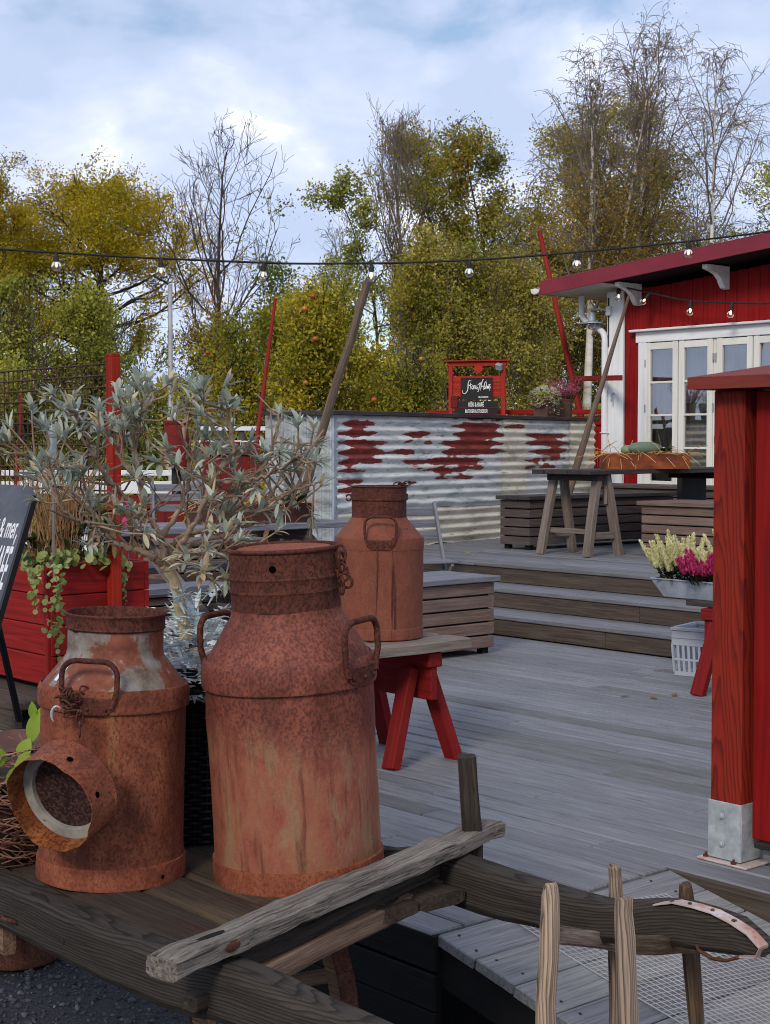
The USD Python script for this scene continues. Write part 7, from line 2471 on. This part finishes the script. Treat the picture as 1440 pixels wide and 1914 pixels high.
# back row
tree('maple_tree', 'broad ochre green tree with a domed crown at the left', 175, 40, 278, 1, 'leaf_ochre', 30000, 0.082, dome=(85, 2.25, 2.0, 7.0, 26000), r0=0.20, leaf_lo=0.42, clump=0.24, jit=0.10, crown0=0.46, nprim=26, prim_len=0.30, ang=80, up=0.22, up2=0.1, shape='dome', sub=(8, 6), levels=3, wide=1.35)
tree('maple_tree', 'ochre green tree cut by the left edge of the photograph', -75, 38, 300, 2, 'leaf_ochre', 20000, 0.082, dome=(70, 2.0, 1.9, 6.2, 18000), r0=0.18, leaf_lo=0.3, clump=0.27, jit=0.10, crown0=0.35, nprim=22, prim_len=0.30, ang=76, up=0.3, up2=0.15, shape='dome', sub=(8, 6), wide=1.2)
tree('bare_tree', 'tall leafless dark tree left of centre with a curving top', 384, 36, 222, 3, bark='bark_dark', r0=0.10, crown0=0.36, nprim=17, prim_len=0.31, ang=52, up=0.45, up2=0.35, shape='oval', sub=(7, 4), wob=0.05, pxtop=436, wide=1.1)
tree('bare_tree', 'shorter leafless reddish tree right of the tall bare one', 443, 37, 325, 4, bark='bark_red', r0=0.08, crown0=0.36, nprim=14, prim_len=0.26, ang=42, up=0.5, up2=0.4, shape='oval', sub=(6, 4))
tree('sparse_tree', 'sparse tree with a few clumps of green leaves right of the bare trees', 520, 36, 365, 5, 'leaf_green', 2300, 0.10, bark='bark_dark', r0=0.05, crown0=0.3, nprim=14, prim_len=0.24, clump=0.45, jit=0.15, shape='vase', sub=(5, 4), ang=36)
tree('bare_tree', 'faint thin bare tree between the sparse tree and the green tree', 640, 44, 372, 6, bark='bark_grey', r0=0.05, crown0=0.35, nprim=22, prim_len=0.24, ang=45, sub=(7, 5), shape='dome')
tree('leafy_tree', 'loose green tree left of the tall grey twigged one', 715, 35, 318, 7, 'leaf_olive', 10000, 0.085, r0=0.07, crown0=0.3, nprim=20, prim_len=0.20, ang=66, up=0.25, leaf_lo=0.3, clump=0.36, shape='dome', sub=(7, 5), jit=0.1, wide=1.2)
tree('grey_tree', 'tall slim grey tree with upswept bare twigs and few leaves', 776, 35, 162, 8, 'leaf_brown', 900, 0.07, bark='bark_grey', r0=0.09, crown0=0.40, nprim=30, prim_len=0.24, ang=36, up=0.6, up2=0.5, shape='oval', sub=(8, 5), wob=0.012, jit=0.1, leaf_hi=0.8)
tree('aspen_tree', 'upright green and ochre aspen with a pointed top', 872, 36, 188, 9, 'leaf_mixed', 22000, 0.085, r0=0.09, crown0=0.2, nprim=36, prim_len=0.17, ang=60, up=0.35, leaf_lo=0.2, clump=0.26, shape='dome', sub=(7, 5), jit=0.12, wide=1.3)
tree('aspen_tree', 'green aspen with a narrow top right of the pointed one', 948, 36, 222, 10, 'leaf_mixed', 20000, 0.085, r0=0.08, crown0=0.2, nprim=34, prim_len=0.17, ang=60, up=0.35, leaf_lo=0.2, clump=0.26, shape='dome', sub=(7, 5), jit=0.12, wide=1.3)
tree('leafy_tree', 'large brownish olive tree left of the white birch trunks', 1025, 38, 168, 11, 'leaf_dull', 26000, 0.085, r0=0.10, crown0=0.25, nprim=34, prim_len=0.20, ang=62, up=0.3, leaf_lo=0.25, clump=0.26, shape='dome', sub=(7, 5), jit=0.13, wide=1.3)
tree('birch_tree', 'tall white birch with thin drooping bare top, leftmost of the birches', 1090, 32, 70, 12, 'leaf_brown', 5200, 0.065, bark='bark_birch', r0=0.125, crown0=0.42, nprim=30, prim_len=0.24, ang=44, up=0.5, up2=0.0, droop=0.5, shape='oval', sub=(7, 5), wob=0.012, pxtop=1106, jit=0.12, leaf_hi=0.75)
tree('birch_tree', 'white birch just right of the leftmost birch, thin forked stem', 1116, 33, 120, 13, 'leaf_brown', 4200, 0.065, bark='bark_birch', r0=0.085, crown0=0.45, nprim=22, prim_len=0.22, ang=42, up=0.5, up2=0.0, droop=0.45, shape='oval', sub=(6, 5), wob=0.014, pxtop=1130, jit=0.12, leaf_hi=0.75)
tree('birch_tree', 'tall birch with a dense drooping twiggy crown above the house roof', 1160, 34, 28, 14, 'leaf_brown', 6200, 0.065, bark='bark_birch', r0=0.12, crown0=0.42, nprim=36, prim_len=0.25, ang=44, up=0.5, up2=0.0, droop=0.5, shape='oval', sub=(8, 5), wob=0.012, pxtop=1205, jit=0.13, leaf_hi=0.75)
tree('leafy_tree', 'dense brown green tree between the birches above the house roof', 1243, 37, 165, 15, 'leaf_mixed', 22000, 0.085, r0=0.10, crown0=0.2, nprim=34, prim_len=0.17, ang=60, up=0.35, leaf_lo=0.2, clump=0.26, shape='dome', sub=(7, 5), jit=0.13, wide=1.2)
tree('birch_tree', 'lone tall birch with white trunk and wispy drooping top at the right', 1303, 31, 36, 16, 'leaf_dull', 1000, 0.05, bark='bark_birch', r0=0.085, crown0=0.50, nprim=22, prim_len=0.27, ang=40, up=0.45, up2=-0.1, droop=0.65, shape='oval', sub=(7, 5), wob=0.012, pxtop=1330, jit=0.1, leaf_hi=0.85)
tree('bare_tree', 'faint leafless grey tree right of the lone birch', 1375, 38, 280, 17, bark='bark_grey', r0=0.06, crown0=0.25, nprim=26, prim_len=0.24, ang=50, sub=(7, 5), shape='oval')
tree('leafy_tree', 'olive green tree cut by the right edge above the roof', 1455, 35, 185, 18, 'leaf_olive', 16000, 0.085, r0=0.10, crown0=0.2, nprim=32, prim_len=0.18, ang=58, up=0.4, leaf_lo=0.2, clump=0.26, shape='dome', sub=(7, 5), jit=0.13, wide=1.3)
# left middle growth
for i, (px, y, top, lf, n, lb) in enumerate(((-10, 25, 500, 'leaf_olive', 9500, 'olive green leafy bush tree behind the trellis at the far left'), (75, 24, 505, 'leaf_olive', 10500, 'olive green bush tree behind the middle of the wire trellis'), (165, 25, 515, 'leaf_olive', 10000, 'olive green bush tree behind the red trellis post'),
                                             (255, 27, 545, 'leaf_olive', 3000, 'loose thin leaved bush tree left of the lamp pole'), (358, 28, 565, 'leaf_green', 2200, 'thin green leaved bush tree right of the lamp pole'), (428, 27, 560, 'leaf_brown', 2600, 'thin brownish bush tree behind the apple trees at the left'))):
    tree('bush_tree', lb, px, y, top, 40 + i, lf, int(n * 1.5), 0.072, r0=0.06, crown0=0.08, nprim=20, prim_len=0.38, ang=62, up=0.5, up2=0.3, shape='dome', sub=(7, 5), clump=0.34, jit=0.10, bark='bark_dark')
# apple trees
for i, (px, y, top, n, ap, lb) in enumerate(((455, 20.5, 585, 9000, 12, 'apple tree with orange fruit, leftmost of the row'), (545, 19.5, 545, 12500, 12, 'apple tree with orange fruit behind the thin red pole'), (640, 19.0, 520, 13500, 16, 'tall yellowing apple tree behind the leaning brown pole'),
                                             (728, 19.5, 600, 12500, 12, 'low yellow apple tree left of the red sign'), (800, 21.5, 650, 7500, 6, 'small yellow apple tree right behind the red sign'))):
    tree('apple_tree', lb, px, y, top, 60 + i, 'leaf_apple', int(n * 1.35), 0.06, r0=0.06, crown0=0.10, nprim=20, prim_len=0.46, ang=60, up=0.55, up2=0.35, shape='dome', sub=(6, 5), clump=0.34, jit=0.10, apples=ap)
# dull understorey behind sign and house
und = ((640, 31, 500, 'leaf_olive', 3500, 'thin olive thicket behind the tall apple tree'), (720, 30, 470, 'leaf_mixed', 3200, 'dark mixed thicket behind the low apple tree'), (800, 31, 455, 'leaf_green', 3400, 'dark green thicket above the red sign on the left'), (862, 30, 425, 'leaf_mixed', 5200, 'leafy thicket right above the red sign'),
       (925, 30, 420, 'leaf_dull', 6500, 'dull brown thicket right of the red sign'), (990, 31, 400, 'leaf_dull', 9000, 'dull brown thicket behind the pots on the counter'), (1050, 38, 425, 'leaf_dull', 9000, 'dull thicket behind the red leaning pole'), (1110, 39, 440, 'leaf_brown', 7000, 'brown thicket behind the house corner'),
       (1175, 39, 430, 'leaf_dull', 6500, 'brown thicket just above the low roof end'), (1235, 39, 420, 'leaf_olive', 6000, 'yellow green bush top above the middle of the roof'), (1330, 33, 400, 'leaf_olive', 3500, 'thin green bush top above the right part of the roof'))
for i, (px, y, top, lf, n, lb) in enumerate(und):
    tree('thicket', lb, px, y, top, 80 + i, lf, int(n * 1.5), 0.078, r0=0.05, crown0=0.06, nprim=22, prim_len=0.36, ang=52, up=0.6, up2=0.35, shape='dome', sub=(6, 5), clump=0.36, jit=0.12, bark='bark_grey' if i % 2 else 'bark_dark', cat='bush')
# low undergrowth that reads as one mass
g = G()
q = np.random.default_rng(99)
n = 60000
X = q.uniform(-13, 13, n)
Y = 24 + q.uniform(0, 22, n)
Zz = np.abs(q.normal(0, 0.75, n)) * (0.5 + meshkit.noise(np.stack([X * 0.5, Y * 0.5, X * 0], -1)))
V, F, tn = leaf_quads(q, np.stack([X, Y, Zz], 1), 0.15, 0.05, np.clip(meshkit.noise(np.stack([X, Y, Zz * 2], -1)) * 0.6 + q.uniform(0, .4, n), 0, 1))
g.add(V, F, tone=tn)
put(None, 'undergrowth', g, 'leaf_olive', label='low tangled undergrowth beneath the trees', cat='undergrowth', kind='stuff')
# hedge line far behind
g = G()
n = 40000
X = q.uniform(-26, 26, n)
Y = 60 + q.uniform(0, 6, n)
Zz = q.uniform(0, 1, n) ** 0.8 * (2.2 + 2.0 * meshkit.noise(np.stack([X * 0.35, X * 0, X * 0], -1)))
V, F, tn = leaf_quads(q, np.stack([X, Y, Zz], 1), 0.3, 0.1, np.clip(meshkit.noise(np.stack([X, Y, Zz], -1)) * 0.6 + q.uniform(0, .4, n), 0, 1))
g.add(V, F, tone=tn)
put(None, 'far_wood', g, 'leaf_dull', label='far off line of low woodland on the horizon', cat='wood', kind='stuff')
